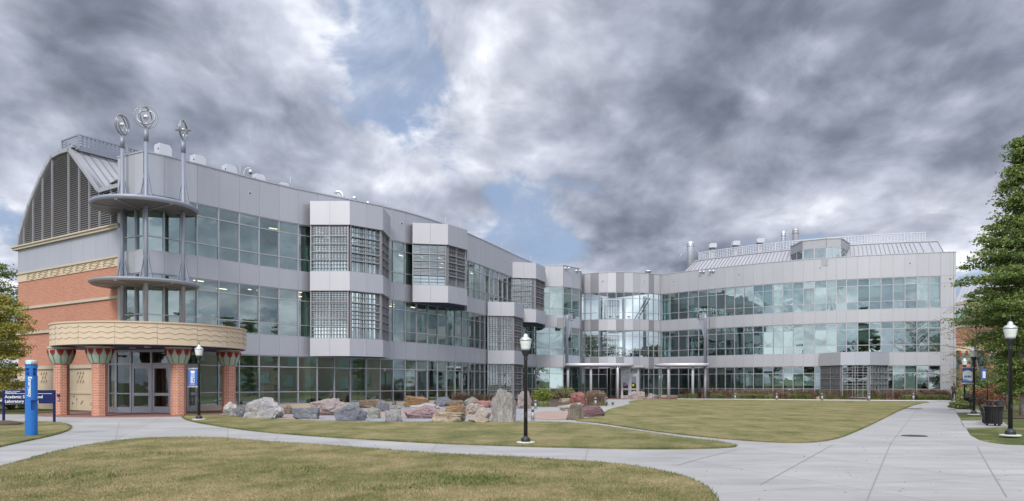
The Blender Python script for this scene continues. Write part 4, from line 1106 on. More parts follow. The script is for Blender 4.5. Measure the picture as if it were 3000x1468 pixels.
steel_canopy('steel canopy right of the atrium doors, its scroll mast before the right wing', E2, [(1958.5, 81.6), (2029.6, 80.9), (2066, 82.0)], pd(2066, 81.0), -1)

# ================================================================== corner masts with orbit rings
M_RING = simple('ring_steel', (.30, .31, .31), .35, .7, .2, 8)
M_BALL = simple('ball_chrome', (.7, .7, .7), .12, 1.0, .05)
def ring(mb, c, r, tube, ax, ang, ax2=None, ang2=0, n=40, mi=0):
    M = Matrix.Rotation(ang, 3, ax)
    if ax2: M = Matrix.Rotation(ang2, 3, ax2) @ M
    mb.tube([Vector(c) + M @ Vector((r * math.cos(a), r * math.sin(a), 0)) for a in np.linspace(0, 2 * math.pi, n, endpoint=False)], tube, 6, mi, closed=True)
def mast(px, d, ztop, label, rings, zb=4.72):
    p = pd(px, d); t = empty('orbit_mast', (p.x, p.y, zb), 0, label, 'mast', 'masts with orbit rings at the building corner')
    mb = MB(); H = ztop - zb; mb.tube([(0, 0, 0), (0, 0, H - .75)], .11, 14); mb.tube([(0, 0, H - .75), (0, 0, H)], .128, 14); mb.build('pole', M_POLE, t)
    for zd in (12.0, 7.45):
        for s in (-1, 1):
            mb = MB(); z0 = zd - zb; h = 1.45
            # perforated gusset: outer rail, inner web with rungs
            n = 13; pr = [(s * (.27 * (1 - (k / n)) ** 1.2 + .12), z0 + h * k / n) for k in range(n + 1)]
            for k in range(n):
                (x0, za), (x1, zb_) = pr[k], pr[k + 1]
                mb.bar((x0, 0, za), (x1, 0, zb_), .05, .09)
                xi0 = s * .11; xm = (x0 + x1) / 2
                mb.poly([(xi0, -.012, za), (x0, -.012, za), (x1, -.012, za + h / n * .55), (xi0, -.012, za + h / n * .55)][::s]); mb.poly([(xi0, .012, za), (x0, .012, za), (x1, .012, za + h / n * .55), (xi0, .012, za + h / n * .55)][::-s])
            mb.build('gusset', M_POLE, t)
    c = (0, 0, H + rings['cz'])
    for r, tb, ax, an, ax2, an2 in rings['r']:
        mb = MB(); ring(mb, c, r, tb, ax, an, ax2, an2); mb.build('orbit_ring', M_RING, t)
    mb = MB(); mb.lathe([(rings['b'] * math.cos(a), rings['b'] * math.sin(a)) for a in np.linspace(-math.pi / 2 + .01, math.pi / 2 - .01, 12)], c, 20); mb.tube([(0, 0, H), (0, 0, c[2] - rings['b'])], .015, 6)
    mb.build('ball', M_BALL, t)
    mb = MB()
    for z in (H + .03, H + 2 * rings['cz'] - .03): mb.box((0, 0, z), (.09, .09, .09))
    mb.build('fitting', M_GOLD, t)
    return t
mast(358.5, 42.9, zat(396, 42.9), 'leftmost grey mast topped by nearly edge-on upright oval rings round a ball', {'cz': .58, 'b': .15, 'r': [(.58, .028, 'X', R(90), 'Z', R(84)), (.52, .035, 'X', R(82), 'Z', R(94)), (.55, .02, 'X', R(96), 'Z', R(74))]})
mast(428, 41.75, zat(375, 41.75), 'tallest middle grey mast with a wide circular ring and tilted inner rings', {'cz': .60, 'b': .16, 'r': [(.62, .018, 'X', R(90), 'Z', R(28)), (.56, .035, 'X', R(90), 'Z', R(84)), (.46, .04, 'X', R(65), 'Y', R(32))]})
mast(537, 43.35, zat(410, 43.35), 'rightmost tall grey mast whose flat ring crosses two upright oval rings', {'cz': .56, 'b': .13, 'r': [(.56, .035, 'X', R(90), 'Z', R(96)), (.55, .025, 'X', R(90), 'Z', R(88)), (.42, .035, 'X', R(12), 'Z', R(0))]})

# ================================================================== ground, paths, lawns
S_ = 3000 / 2576.0
def smooth_closed(pts, it=2):
    for _ in range(it):
        out = []
        for i in range(len(pts)):
            a, b = pts[i], pts[(i + 1) % len(pts)]; out.append(a.lerp(b, .25)); out.append(a.lerp(b, .75))
        pts = out
    return pts
def gpoly(dpx, it=2, extra=None): return smooth_closed([gp(x * S_, y * S_) if not isinstance(x, Vector) else x for x, y in dpx], it)
def lawn_mat(name, dry, seed):
    m, t, b = newmat(name)
    v = worldpos(t)
    big = tnoise(t, v, .35, 4, .6); mid = tnoise(t, worldpos(t, (1, .55, 1)), 1.6, 5, .65); fine = tnoise(t, v, 42, 3, .7); fi2 = tnoise(t, worldpos(t, (1, .5, 1)), 13, 4, .7)
    f = mth(t, 'ADD', mth(t, 'MULTIPLY', big, .55), mth(t, 'MULTIPLY', mid, .45)); f = mth(t, 'MULTIPLY_ADD', f, 1.35, -.175)
    f = mth(t, 'ADD', f, mth(t, 'MULTIPLY', mth(t, 'SUBTRACT', fi2, .5), .5))
    # mowing streaks
    wv = nd(t, 'ShaderNodeTexWave', ins={'Scale': .23, 'Distortion': 1.6, 'Detail': 2, 'Detail Scale': .6}); t.links.new(worldpos(t, (.75, 1.0, 1)), wv.inputs['Vector'])
    f = mth(t, 'ADD', f, mth(t, 'MULTIPLY', mth(t, 'SUBTRACT', wv.outputs['Fac'], .5), .06))
    c = ramp(t, f, [(max(0, .36 - dry), (.075, .095, .030)), (.50 - dry * .6, (.155, .155, .060)), (.62 - dry * .4, (.255, .215, .105)), (.80, (.37, .29, .165))])
    c = mixc(t, mth(t, 'MULTIPLY', fine, .38), c, (.07, .08, .028))
    t.links.new(c, b.inputs['Base Color']); b.inputs['Roughness'].default_value = .95; b.inputs['Specular IOR Level'].default_value = .15
    bump(t, b, fine, .8, .03); return m
M_LAWN = lawn_mat('lawn_dry', .12, 0); M_LAWN_G = lawn_mat('lawn_green', -.14, 1); M_LAWN_R = lawn_mat('lawn_tan', .15, 2)
def concrete_mat():
    m, t, b = newmat('concrete_path')
    v = worldpos(t); a = tnoise(t, v, .4, 5, .6); f = tnoise(t, v, 60, 3, .7); st = tnoise(t, worldpos(t, (.22, 1.4, 1)), 1.0, 5, .65)
    x = mth(t, 'ADD', mth(t, 'ADD', mth(t, 'MULTIPLY', a, .4), mth(t, 'MULTIPLY', st, .4)), mth(t, 'MULTIPLY', f, .2))
    c = ramp(t, x, [(.30, (.215, .21, .20)), (.5, (.325, .32, .312)), (.70, (.42, .413, .405))])
    # sawn joints every couple of metres across, rotated with the walk
    br = nd(t, 'ShaderNodeTexBrick', ins={'Scale': 1.0, 'Mortar Size': .018, 'Mortar Smooth': .2}); br.offset = 0.0
    br.inputs['Brick Width'].default_value = 3.1; br.inputs['Row Height'].default_value = 3.1
    br.inputs['Color1'].default_value = (1, 1, 1, 1); br.inputs['Color2'].default_value = (.87, .875, .88, 1); br.inputs['Mortar'].default_value = (.70, .70, .70, 1)
    mp = mapped(t, 'Object', (1, 1, 1), (0, 0, R(-21))); t.links.new(mp, br.inputs['Vector'])
    c = mixc(t, 1.0, c, br.outputs['Color'], 'MULTIPLY')
    stn = maprange(t, tnoise(t, worldpos(t, (.5, 1.3, 1)), .8, 6, .7, .8), .52, .70, 0.0, .30); c = mixc(t, stn, c, (.17, .165, .155))
    sp = nd(t, 'ShaderNodeTexVoronoi', ins={'Scale': 1.1}); t.links.new(v, sp.inputs['Vector'])
    c = mixc(t, maprange(t, sp.outputs['Distance'], .0, .035, .6, 0.0), c, (.12, .11, .10))
    t.links.new(c, b.inputs['Base Color']); b.inputs['Roughness'].default_value = .85; bump(t, b, f, .15, .004); return m
M_CONC = concrete_mat()
# one sheet of ground to the horizon
mb = MB(); mb.poly([(-1500, -1500, -.02), (1500, -1500, -.02), (1500, 2500, -.02), (-1500, 2500, -.02)])
setp(mb.build('ground', M_LAWN_G), 'open grassy campus ground reaching to the horizon', 'ground', kind='structure')
def sheet(name, pts, z, mat, label, skirt=0.0, cat='path', mb=None):
    mb = MB(); 
    bm = bmesh.new(); vs = [bm.verts.new((p.x, p.y, z)) for p in pts]; fc = bm.faces.new(vs); bmesh.ops.triangulate(bm, faces=[fc])
    bm.normal_update()
    for f in bm.faces:
        if f.normal.z < 0: f.normal_flip()
    if skirt:
        n = len(vs); lo = [bm.verts.new((p.x, p.y, z - skirt)) for p in pts]
        for i in range(n):
            try: bm.faces.new((vs[i], vs[(i + 1) % n], lo[(i + 1) % n], lo[i]))
            except ValueError: pass
    me = bpy.data.meshes.new(name); bm.to_mesh(me); bm.free(); me.materials.append(mat)
    o = bpy.data.objects.new(name, me); C.objects.link(o); return setp(o, label, cat, kind='structure')
plaza = [gp(x, y) for x, y in ((-700, 1214), (-100, 1213), (80, 1214), (200, 1213), (420, 1200), (560, 1196), (720, 1192), (1000, 1176), (1300, 1170), (1500, 1160), (1640, 1164), (1850, 1166), (2050, 1167), (2200, 1168), (2500, 1170.5), (2700, 1171), (2799, 1171), (2799, 1178), (2797, 1200), (2805, 1215), (2825, 1245), (2842, 1275), (2870, 1290), (2900, 1297), (2950, 1303), (3100, 1309), (3500, 1318), (4300, 1330))]
plaza += [Vector((22, 2, 0)), Vector((12, -3, 0)), Vector((0, -4, 0)), Vector((-4, 0, 0)), Vector((-10, 3, 0)), Vector((-20, 9, 0)), Vector((-30, 16, 0))]
sheet('path', plaza, 0.0, M_CONC, 'pale concrete walkways sweeping between the lawns', .02)
D = lambda *a: [(a[i], a[i + 1]) for i in range(0, len(a), 2)]
LA = D(-260,1262, -120,1215, 0,1180, 60,1163, 130,1142, 200,1127, 280,1113, 370,1104, 480,1102, 560,1105, 640,1112, 800,1122, 960,1134, 1100,1145, 1250,1151, 1400,1160, 1500,1166, 1580,1175, 1660,1188, 1720,1203, 1768,1225, 1795,1248, 1806,1280, 1795,1340, 1700,1480, 1300,1700, 600,1700, 0,1560, -300,1380)
LB = D(455,1049, 470,1058, 500,1065, 560,1075, 640,1086, 720,1093, 840,1102, 960,1109, 1100,1117, 1300,1124, 1500,1129, 1640,1131, 1760,1130, 1830,1127.5, 1857,1124, 1835,1119, 1800,1112, 1720,1104, 1640,1092, 1560,1080, 1480,1068.5, 1420,1064, 1330,1062, 1200,1063.5, 1000,1063.5, 850,1062, 700,1057, 600,1050, 560,1046, 520,1043.5, 475,1044)
LE = D(1440,1059, 1500,1064, 1560,1073, 1640,1085, 1720,1095, 1800,1103, 1870,1109, 1930,1113, 2000,1115.5, 2060,1113, 2110,1104, 2150,1088, 2190,1070, 2230,1050, 2270,1030, 2310,1016, 2352,1011, 2250,1009.5, 2100,1008.2, 2000,1007.4, 1800,1005.6, 1700,1004.8, 1620,1005.0, 1577,1010, 1590,1016, 1560,1025, 1536,1030, 1520,1040, 1500,1050, 1465,1055)
LF = D(-400,1063, 0,1062.5, 60,1063, 100,1062, 160,1066, 180,1074, 176,1083, 140,1095, 80,1108, 0,1125, -160,1165, -420,1190)
lawnA, lawnB, lawnE, lawnF = gpoly(LA), gpoly(LB), gpoly(LE), gpoly(LF, 1)
sheet('lawn', lawnA, .045, M_LAWN, 'broad patchy foreground lawn, yellow-green and dry', .06, 'lawn')
sheet('lawn', lawnB, .04, M_LAWN, 'narrow curved lawn between the front path and the boulders', .05, 'lawn')
sheet('lawn', lawnE, .04, M_LAWN_R, 'large tan mown lawn in front of the right wing', .05, 'lawn')
sheet('lawn', lawnF, .04, M_LAWN, 'small lawn under the blue sign and emergency post', .05, 'lawn')
# red brick paving under the portico
m_, t_, b_ = newmat('paver_red')
br = nd(t_, 'ShaderNodeTexBrick', ins={'Scale': 1.0, 'Mortar Size': .008}); br.inputs['Brick Width'].default_value = .22; br.inputs['Row Height'].default_value = .11
for k, c in (('Color1', (.20, .085, .075)), ('Color2', (.27, .125, .11)), ('Mortar', (.22, .17, .15))): br.inputs[k].default_value = (*c, 1)
t_.links.new(worldpos(t_), br.inputs['Vector']); t_.links.new(br.outputs['Color'], b_.inputs['Base Color']); b_.inputs['Roughness'].default_value = .85
M_PAVER = m_
ap = [Vector((PC.x + 5.9 * math.cos(a), PC.y + 5.2 * math.sin(a), 0)) for a in np.linspace(R(180), R(345), 36)] + [pd(720, 46.8), pd(700, 48.5), pd(500, 46), pd(330, 46)]
sheet('brick_paving', ap, .008, M_PAVER, 'dark red brick paving under the round portico', .02)
ap2 = [pd(1760, 80.5), pd(1800, 80.0), pd(1910, 80.0), pd(1990, 80.8), pd(1990, 87), pd(1930, 91), pd(1700, 91), pd(1690, 86), pd(1720, 84)]
sheet('brick_paving', ap2, .008, M_PAVER, 'dark red brick paving before the atrium doors', .02)
# gravel bed round the boulders
def gravel_mat(name, c1, c2, s=26):
    m, t, b = newmat(name); v = worldpos(t)
    vo = nd(t, 'ShaderNodeTexVoronoi', ins={'Scale': s}); t.links.new(v, vo.inputs['Vector'])
    sp = nd(t, 'ShaderNodeSeparateColor'); t.links.new(vo.outputs['Color'], sp.inputs[0])
    big = tnoise(t, v, .8, 3)
    t.links.new(mixc(t, mth(t, 'ADD', mth(t, 'MULTIPLY', sp.outputs[0], .7), mth(t, 'MULTIPLY', big, .4)), c1, c2), b.inputs['Base Color']); b.inputs['Roughness'].default_value = .95
    bump(t, b, vo.outputs['Distance'], .9, .03); return m
M_GRAVEL = gravel_mat('gravel_grey', (.15, .15, .17), (.40, .40, .43)); M_DG = gravel_mat('gravel_pink', (.30, .21, .17), (.48, .36, .31), 50)
GRV = D(545,1046, 600,1048, 700,1054, 850,1059, 1000,1061, 1200,1061, 1300,1060, 1325,1055, 1310,1046, 1325,1035, 1350,1024, 1300,1020, 1100,1018, 900,1020, 740,1026, 640,1030, 570,1038)
sheet('gravel_bed', gpoly(GRV), .012, M_GRAVEL, 'grey gravel bed under the boulders', .02, 'gravel')
for q, (cx, cy, rx, ry) in enumerate(((1010, 1041, 265, 9.5), (745, 1049, 60, 4.5), (1390, 1046, 62, 10.5))):
    pts = [gp((cx + rx * math.cos(a)) * S_, (cy + ry * math.sin(a)) * S_) for a in np.linspace(0, 2 * math.pi, 40, endpoint=False)]
    sheet('gravel_bed', pts, .018, M_DG, ['pinkish crushed stone path winding between the boulders', 'small patch of pinkish crushed stone by the white boulder', 'round pinkish crushed stone island on the right of the boulders'][q], .01, 'gravel')
# planting beds
M_SOIL = simple('mulch', (.075, .052, .038), .95, 0, .35, 14, .5)
bedR = [gp(x, y) for x, y in ((1985, 1169.3), (2100, 1170.0), (2300, 1171.4), (2500, 1172.8), (2700, 1174.2), (2785, 1174.8))] + [pd(2800, 75.4), pd(2700, 76.4), pd(2480, 78.5), pd(2300, 81.5), pd(2150, 84.6), pd(2010, 87.6)]
sheet('planting_bed', bedR, .02, M_SOIL, 'long mulched planting bed along the right wing', .03, 'bed')
kb = MB()
kr = [gp(x, y + .9) for x, y in ((1985, 1169.3), (2100, 1170.0), (2300, 1171.4), (2500, 1172.8), (2700, 1174.2), (2785, 1174.8))]
for i in range(len(kr) - 1): kb.seg(kr[i], kr[i + 1], 0, .09, .12, -.12)
setp(kb.build('kerb', M_LAMPBASE), 'thin pale kerb between the tan lawn and the planting bed', 'kerb', kind='structure')
bedM = [gp(x * S_, y * S_) for x, y in ((1215, 1019), (1300, 1022), (1350, 1023), (1420, 1024), (1460, 1026), (1500, 1023.5), (1530, 1019), (1512, 1011))] + [pd(1690, 84.5), pd(1640, 83.2), pd(1575, 83.2), pd(1500, 75), pd(1420, 69), pd(1340, 63.2)]
sheet('planting_bed', bedM, .02, M_SOIL, 'planting bed of grasses before the inner block', .03, 'bed')
# slab pads for the benches, mulch rings
pp = lambda u, v: gp(2600 + u / 3.94, 1000 + v / 3.94)
padp = [[pp(772, 789), pp(1085, 789), pp(1095, 822), pp(797, 826)], [pp(848, 921), pp(1312, 924), pp(1402, 986), pp(893, 1000)]]
for pts, lb in zip(padp, ('far concrete pad under the distant bench', 'near concrete pad under the bench and litter bin')):
    sheet('path', pts, .03, M_CONC, lb, .06)
# joints cut in the walk
jt = MB()
def joint(pl, w=.03):
    g = [gp(x * S_, y * S_) for x, y in pl]
    for a, b in zip(g, g[1:]):
        n = (b - a).normalized(); n = Vector((-n.y, n.x, 0)) * w / 2; jt.poly([(p.x, p.y, .005) for p in (a - n, a + n, b + n, b - n)])
joint(D(2323,1012, 2300,1040, 2268,1080, 2240,1117, 2180,1261, 2150,1340), .022); joint(D(2095,1119, 2000,1172, 1912,1220), .022); joint(D(2458,1123, 2490,1180, 2532,1250), .022); joint(D(1855,1131, 1770,1152, 1700,1172), .02)
joint(D(2330,1093, 2250,1093, 2190,1094), .014); joint(D(2095,1119, 2300,1119, 2458,1120, 2560,1121), .012); joint(D(700,1098, 690,1109), .02); joint(D(1100,1118, 1080,1142), .02); joint(D(1480,1130, 1470,1163), .02); joint(D(300,1062, 290,1110), .02)
setp(jt.build('path_joint', simple('joint_tar', (.22, .22, .22), .9)), 'dark joints cut across the concrete walk', 'joint', kind='structure')
for x, y, r, lb in ((2677, 1198.3, .55, 'farther dark manhole cover in the wide walk'), (2678.5, 1277.5, .38, 'nearer rusty manhole cover in the wide walk')):
    c = gp(x, y); mb = MB(); mb.lathe([(r * 1.0, 0), (r, .012), (r * .9, .016), (r * .88, .010), (.01, .012)], (0, 0, 0), 28)
    for k in range(-4, 5):
        w = math.sqrt(max(.01, (r * .8) ** 2 - (k * r * .19) ** 2)); mb.box((0, k * r * .19, .014), (2 * w, .03, .01))
    o = mb.build('manhole_cover', simple('manhole_rust', (.10, .075, .06), .8, .3, .3, 12)); o.location = (c.x, c.y, .004); setp(o, lb, 'manhole cover', 'manhole covers in the walk')

# grass blades on the nearest lawn and along the lawn edges
def pip(pts, X, Y):
    inside = np.zeros(len(X), bool); n = len(pts)
    for i in range(n):
        x0, y0, x1, y1 = pts[i].x, pts[i].y, pts[(i + 1) % n].x, pts[(i + 1) % n].y
        if y0 == y1: continue
        c = ((y0 > Y) != (y1 > Y)) & (X < (x1 - x0) * (Y - y0) / (y1 - y0) + x0); inside ^= c
    return inside
def blades(name, X, Y, h, w, z, mat, label, seed, lean=.5, cat='grass'):
    rg = np.random.default_rng(seed); n = len(X); a = rg.uniform(0, 2 * np.pi, n); H = h * rg.uniform(.5, 1.25, n); W = w * rg.uniform(.7, 1.3, n)
    la = rg.uniform(0, 2 * np.pi, n); ll = H * rg.uniform(0, lean, n)
    v = np.zeros((n, 3, 3), np.float32)
    v[:, 0, 0] = X - np.cos(a) * W; v[:, 0, 1] = Y - np.sin(a) * W; v[:, 1, 0] = X + np.cos(a) * W; v[:, 1, 1] = Y + np.sin(a) * W
    v[:, :2, 2] = z; v[:, 2, 0] = X + np.cos(la) * ll; v[:, 2, 1] = Y + np.sin(la) * ll; v[:, 2, 2] = z + H
    me = bpy.data.meshes.new(name); me.vertices.add(n * 3); me.vertices.foreach_set('co', v.ravel())
    me.loops.add(n * 3); me.loops.foreach_set('vertex_index', np.arange(n * 3)); me.polygons.add(n); me.polygons.foreach_set('loop_start', np.arange(n) * 3); me.polygons.foreach_set('loop_total', np.full(n, 3))
    me.update(); me.validate(); me.materials.append(mat); o = bpy.data.objects.new(name, me); C.objects.link(o); return setp(o, label, cat, kind='stuff')
def blade_mat(name, stops):
    m, t, b = newmat(name); g = t.nodes.new('ShaderNodeNewGeometry')
    f = mth(t, 'ADD', mth(t, 'MULTIPLY', g.outputs['Random Per Island'], .35), mth(t, 'MULTIPLY_ADD', mth(t, 'ADD', mth(t, 'MULTIPLY', tnoise(t, worldpos(t), .35, 4, .6), .55), mth(t, 'MULTIPLY', tnoise(t, worldpos(t, (1, .55, 1)), 1.6, 5, .65), .45)), 1.5, -.33))
    t.links.new(ramp(t, f, stops), b.inputs['Base Color']); b.inputs['Roughness'].default_value = .8; b.inputs['Specular IOR Level'].default_value = .2; return m
M_BLADE = blade_mat('grass_blades', [(.24, (.075, .095, .030)), (.45, (.18, .17, .07)), (.60, (.30, .245, .125)), (.86, (.45, .36, .22))])
M_BLADE_G = blade_mat('grass_blades_green', [(.25, (.07, .10, .03)), (.6, (.13, .16, .05)), (.95, (.25, .23, .10))])
rg = np.random.default_rng(3)
n = 330000; Y_ = 9.5 + 14 * rg.random(n) ** 1.5; X_ = (rg.random(n) * 1.5 - .78) * Y_; k = pip(lawnA, X_, Y_)
blades('grass', X_[k], Y_[k], .026, .0045, .043, M_BLADE, 'short dry blades of the foreground lawn', 1, 1.2)
ex, ey = [], []
for pts, dens_ in ((lawnA, 150), (lawnB, 110), (lawnE, 50), (lawnF, 90)):
    m = len(pts)
    for i in range(m):
        a, b = pts[i], pts[(i + 1) % m]
        if a.y < 8 or a.y > 60 or abs(a.x) > a.y * .8: continue
        q = int((b - a).length * dens_)
        if q > 0: u = rg.random(q); ex.append(a.x + (b.x - a.x) * u + rg.normal(0, .025, q)); ey.append(a.y + (b.y - a.y) * u + rg.normal(0, .025, q))
blades('grass', np.concatenate(ex), np.concatenate(ey), .06, .006, .02, M_BLADE_G, 'longer green blades fringing the lawn edges', 2, .9)

# weeds and greener clumps scattered in the near lawn, and a few fallen leaves
wx, wy = [], []
for cx, cy, rx, q in ((1330, 1402, .55, 900), (1400, 1412, .4, 600), (1360, 1425, .35, 500), (480, 1335, .5, 300), (900, 1380, .4, 350), (240, 1400, .6, 500), (1650, 1372, .5, 350), (1150, 1440, .4, 450)):
    g_ = gp(cx * 1.0, cy); nn_ = q; wx.append(g_.x + rg.normal(0, rx, nn_)); wy.append(g_.y + rg.normal(0, rx * .6, nn_))
blades('grass', np.concatenate(wx), np.concatenate(wy), .055, .009, .043, M_BLADE_G, 'greener clumps of weed in the foreground lawn', 5, 1.3)
lx = rg.uniform(-9, 14, 420); ly = rg.uniform(10, 30, 420)
blades('fallen_leaves', lx, ly, .012, .022, .05, simple('dead_leaf', (.22, .13, .06), .9, 0, .4, 9), 'small dead leaves scattered over lawn and walk', 6, 3.0, 'leaves')

# ================================================================== street furniture
M_GLOBE, t_, b_ = newmat('lamp_glass'); b_.inputs['Base Color'].default_value = (.74, .77, .74, 1); b_.inputs['Roughness'].default_value = .18; b_.inputs['Transmission Weight'].default_value = .08; b_.inputs['IOR'].default_value = 1.2
wv = nd(t_, 'ShaderNodeTexWave', ins={'Scale': 6.0}); wv.wave_type = 'RINGS'; wv.rings_direction = 'Z'; t_.links.new(mapped(t_, 'Object'), wv.inputs[0]); bump(t_, b_, wv.outputs['Fac'], .3, .01)
M_LAMPTOP = simple('lamp_cap_silver', (.55, .58, .60), .25, .6, .06)
def make_lamp(label, group='lamp posts beside the paths', base=True):
    t = empty('street_lamp', (0, 0, 0), 0, label, 'street lamp', group)
    mb = MB(); mb.lathe([(.155, 0), (.16, .02), (.155, .13), (.145, .17), (.11, .19), (.085, .22), (.072, .24)], (0, 0, 0), 20)
    mb.lathe([(.068, .24), (.055, 2.78), (.075, 2.80), (.06, 2.84)], (0, 0, 0), 14); mb.box((0, -.068, .95), (.07, .03, .18))
    mb.build('pole', M_BLACK, t)
    mb = MB(); mb.lathe([(.06, 2.80), (.07, 2.86), (.055, 2.90), (.10, 2.97), (.13, 3.05), (.145, 3.10), (.15, 3.13)], (0, 0, 0), 20); mb.build('fitter', M_BLACK, t)
    mb = MB(); mb.lathe([(.135, 3.13), (.155, 3.20), (.175, 3.32), (.195, 3.41), (.20, 3.45), (.17, 3.46)], (0, 0, 0), 24); mb.build('globe', M_GLOBE, t)
    mb = MB(); mb.lathe([(.21, 3.44), (.205, 3.49), (.13, 3.55), (.085, 3.58), (.08, 3.63), (.05, 3.67), (.02, 3.69)], (0, 0, 0), 24); mb.build('cap', M_LAMPTOP, t)
    mb = MB(); mb.lathe([(.02, 3.68), (.03, 3.71), (.012, 3.74), (.022, 3.77), (.004, 3.86)], (0, 0, 0), 8); mb.build('finial', M_BLACK, t)
    if base: mb = MB(); mb.lathe([(.31, 0), (.31, .045), (.29, .05)], (0, 0, -.005), 20); mb.build('footing', M_LAMPBASE, t)
    return t
def put(o, px, py, s=1.0, rz=0.0, label=None, z=.03):
    g = gp(px, py); o.location = (g.x, g.y, z); o.scale = (s,) * 3; o.rotation_euler = (0, 0, rz)
    if label: o['label'] = label
    return o
lamp = make_lamp('black lamp post on the narrow lawn in the middle, in front of the standing boulder')
put(lamp, 1540, 1301, .815)
lampL = copy_thing(lamp); put(lampL, 583, 1231.5, .925, label='black lamp post with a blue lettered banner near the round portico')
lamp2 = copy_thing(lamp); put(lamp2, 2960, 1280, .97, label='nearest and tallest-looking black lamp post at the right edge of the picture')
lamp3 = copy_thing(lamp); put(lamp3, 2853, 1217, .97, label='second lamp post on the right, with the larger white and blue banner')
lamp4 = copy_thing(lamp); put(lamp4, 2825.5, 1189, .97, label='farthest lamp post on the right, mostly hidden behind the banner')
M_BLUE = simple('banner_blue', (.035, .13, .48), .7); M_BW = simple('banner_white', (.72, .74, .76), .7); M_BGOLD = simple('banner_gold', (.50, .40, .20), .7); M_BLT = simple('banner_lightblue', (.22, .36, .65), .7)
def banner(lampo, s, side, w, h, ztop, kind):
    """banner between two arms; lives in the lamp's own space"""
    t = lampo; x0 = side * .07; x1 = side * (.09 + w); mb = MB()
    for z in (ztop + .02, ztop - h - .02): mb.tube([(side * .05, 0, z), (x1 + side * .08, 0, z)], .012, 6)
    mb.box((side * .06, 0, ztop + .02), (.05, .14, .05)); mb.box((side * .06, 0, ztop - h - .02), (.05, .14, .05))
    arm = mb.build('banner_arm', M_GALV, t)
    mb = MB(); xa, xb = sorted((x0 + side * .02, x1)); nx = 8; nz = 10
    def zc(i, j): return .012 * math.sin(i * 1.1 + j * .6)
    vs = [(xa + (xb - xa) * i / nx, zc(i, j), ztop - h + h * j / nz) for j in range(nz + 1) for i in range(nx + 1)]
    fs = [(j * (nx + 1) + i, j * (nx + 1) + i + 1, (j + 1) * (nx + 1) + i + 1, (j + 1) * (nx + 1) + i) for j in range(nz) for i in range(nx)]
    mb.faces(vs, fs, 0)
    for m, f in enumerate(fs): mb.m[m] = 0
    cloth = mb.build('banner', [M_BLUE], arm)
    def flat(poly, mat_i, m_, dy=-.02): m_.poly([(xa + (xb - xa) * u, dy, ztop - h + h * v) for u, v in poly], mat_i)
    mb = MB(); FR = Matrix.Rotation(R(90), 4, 'X')
    W = xb - xa
    if kind == 'column':
        flat([(0, .97), (1, .97), (1, 1), (0, 1)], 1, mb); flat([(0, 0), (1, 0), (1, .035), (0, .035)], 1, mb)
        # classical column emblem: capital, five flutes
        flat([(.18, .88), (.28, .84), (.72, .84), (.82, .88)], 0, mb); flat([(.30, .84), (.70, .84), (.74, .80), (.66, .76), (.34, .76), (.26, .80)][::-1], 0, mb, -.021)
        for k in range(5): u = .30 + k * .09; flat([(u, .52), (u + .045, .52), (u + .045, .76), (u, .76)], 0, mb, -.022)
        e = mb.build('emblem', [M_BW, M_BGOLD], cloth)
        for k, s_ in enumerate(('SC', 'SU')):
            o = text_mesh(s_, h * .20, 'lettering', M_BW, cloth, Matrix.Translation((xa + W / 2, -.025, ztop - h * (.62 + .17 * k))) @ FR, .002, 'CENTER', 0, 1.0, .006)
        mb = MB(); flat([(.25, .13), (.75, .13), (.75, .15), (.25, .15)], 0, mb); mb.build('emblem', [M_BW], cloth)
    else:
        flat([(0, .96), (1, .96), (1, 1), (0, 1)], 1, mb); flat([(0, 0), (1, 0), (1, .05), (0, .05)], 1, mb)
        arc = [(u, .72 + .11 * math.sin(math.pi * u)) for u in np.linspace(0, 1, 12)]
        low = [(u, .30 - .10 * u + .04 * math.sin(6.28 * u)) for u in np.linspace(1, 0, 12)]
        flat(low[::-1] + arc[::-1], 0, mb, -.021)
        lb = [(u, .30 - .10 * u + .04 * math.sin(6.28 * u)) for u in np.linspace(0, 1, 12)]; flat([(0, .20)] + [(1, .10)] + lb[::-1], 2, mb, -.022)
        mb.build('emblem', [M_BW, M_BGOLD, M_BLT], cloth)
        text_mesh('SCSU', h * .155, 'lettering', M_BLUE, cloth, Matrix.Translation((xa + W / 2, -.03, ztop - h * .62)) @ FR, .002, 'CENTER', .12, 1.25, .008)
banner(lampL, .925, -1, .42, .88, 2.50, 'column')
banner(lamp3, .97, -1, .52, .86, 2.56, 'wave')
# small far banner on its own post
t = empty('banner_post', gp(2893, 1192), 0, 'slim post with a small blue banner among the far trees on the right', 'banner post')
mb = MB(); mb.tube([(0, 0, 0), (0, 0, 2.85)], .04, 8); mb.build('pole', M_BLACK, t)
mb = MB(); mb.box((-.29, 0, 2.35), (.34, .015, .80)); b1 = mb.build('banner', M_BLUE, t); mb = MB(); mb.box((-.25, -.01, 2.32), (.2, .01, .48)); mb.build('emblem', M_BW, b1)

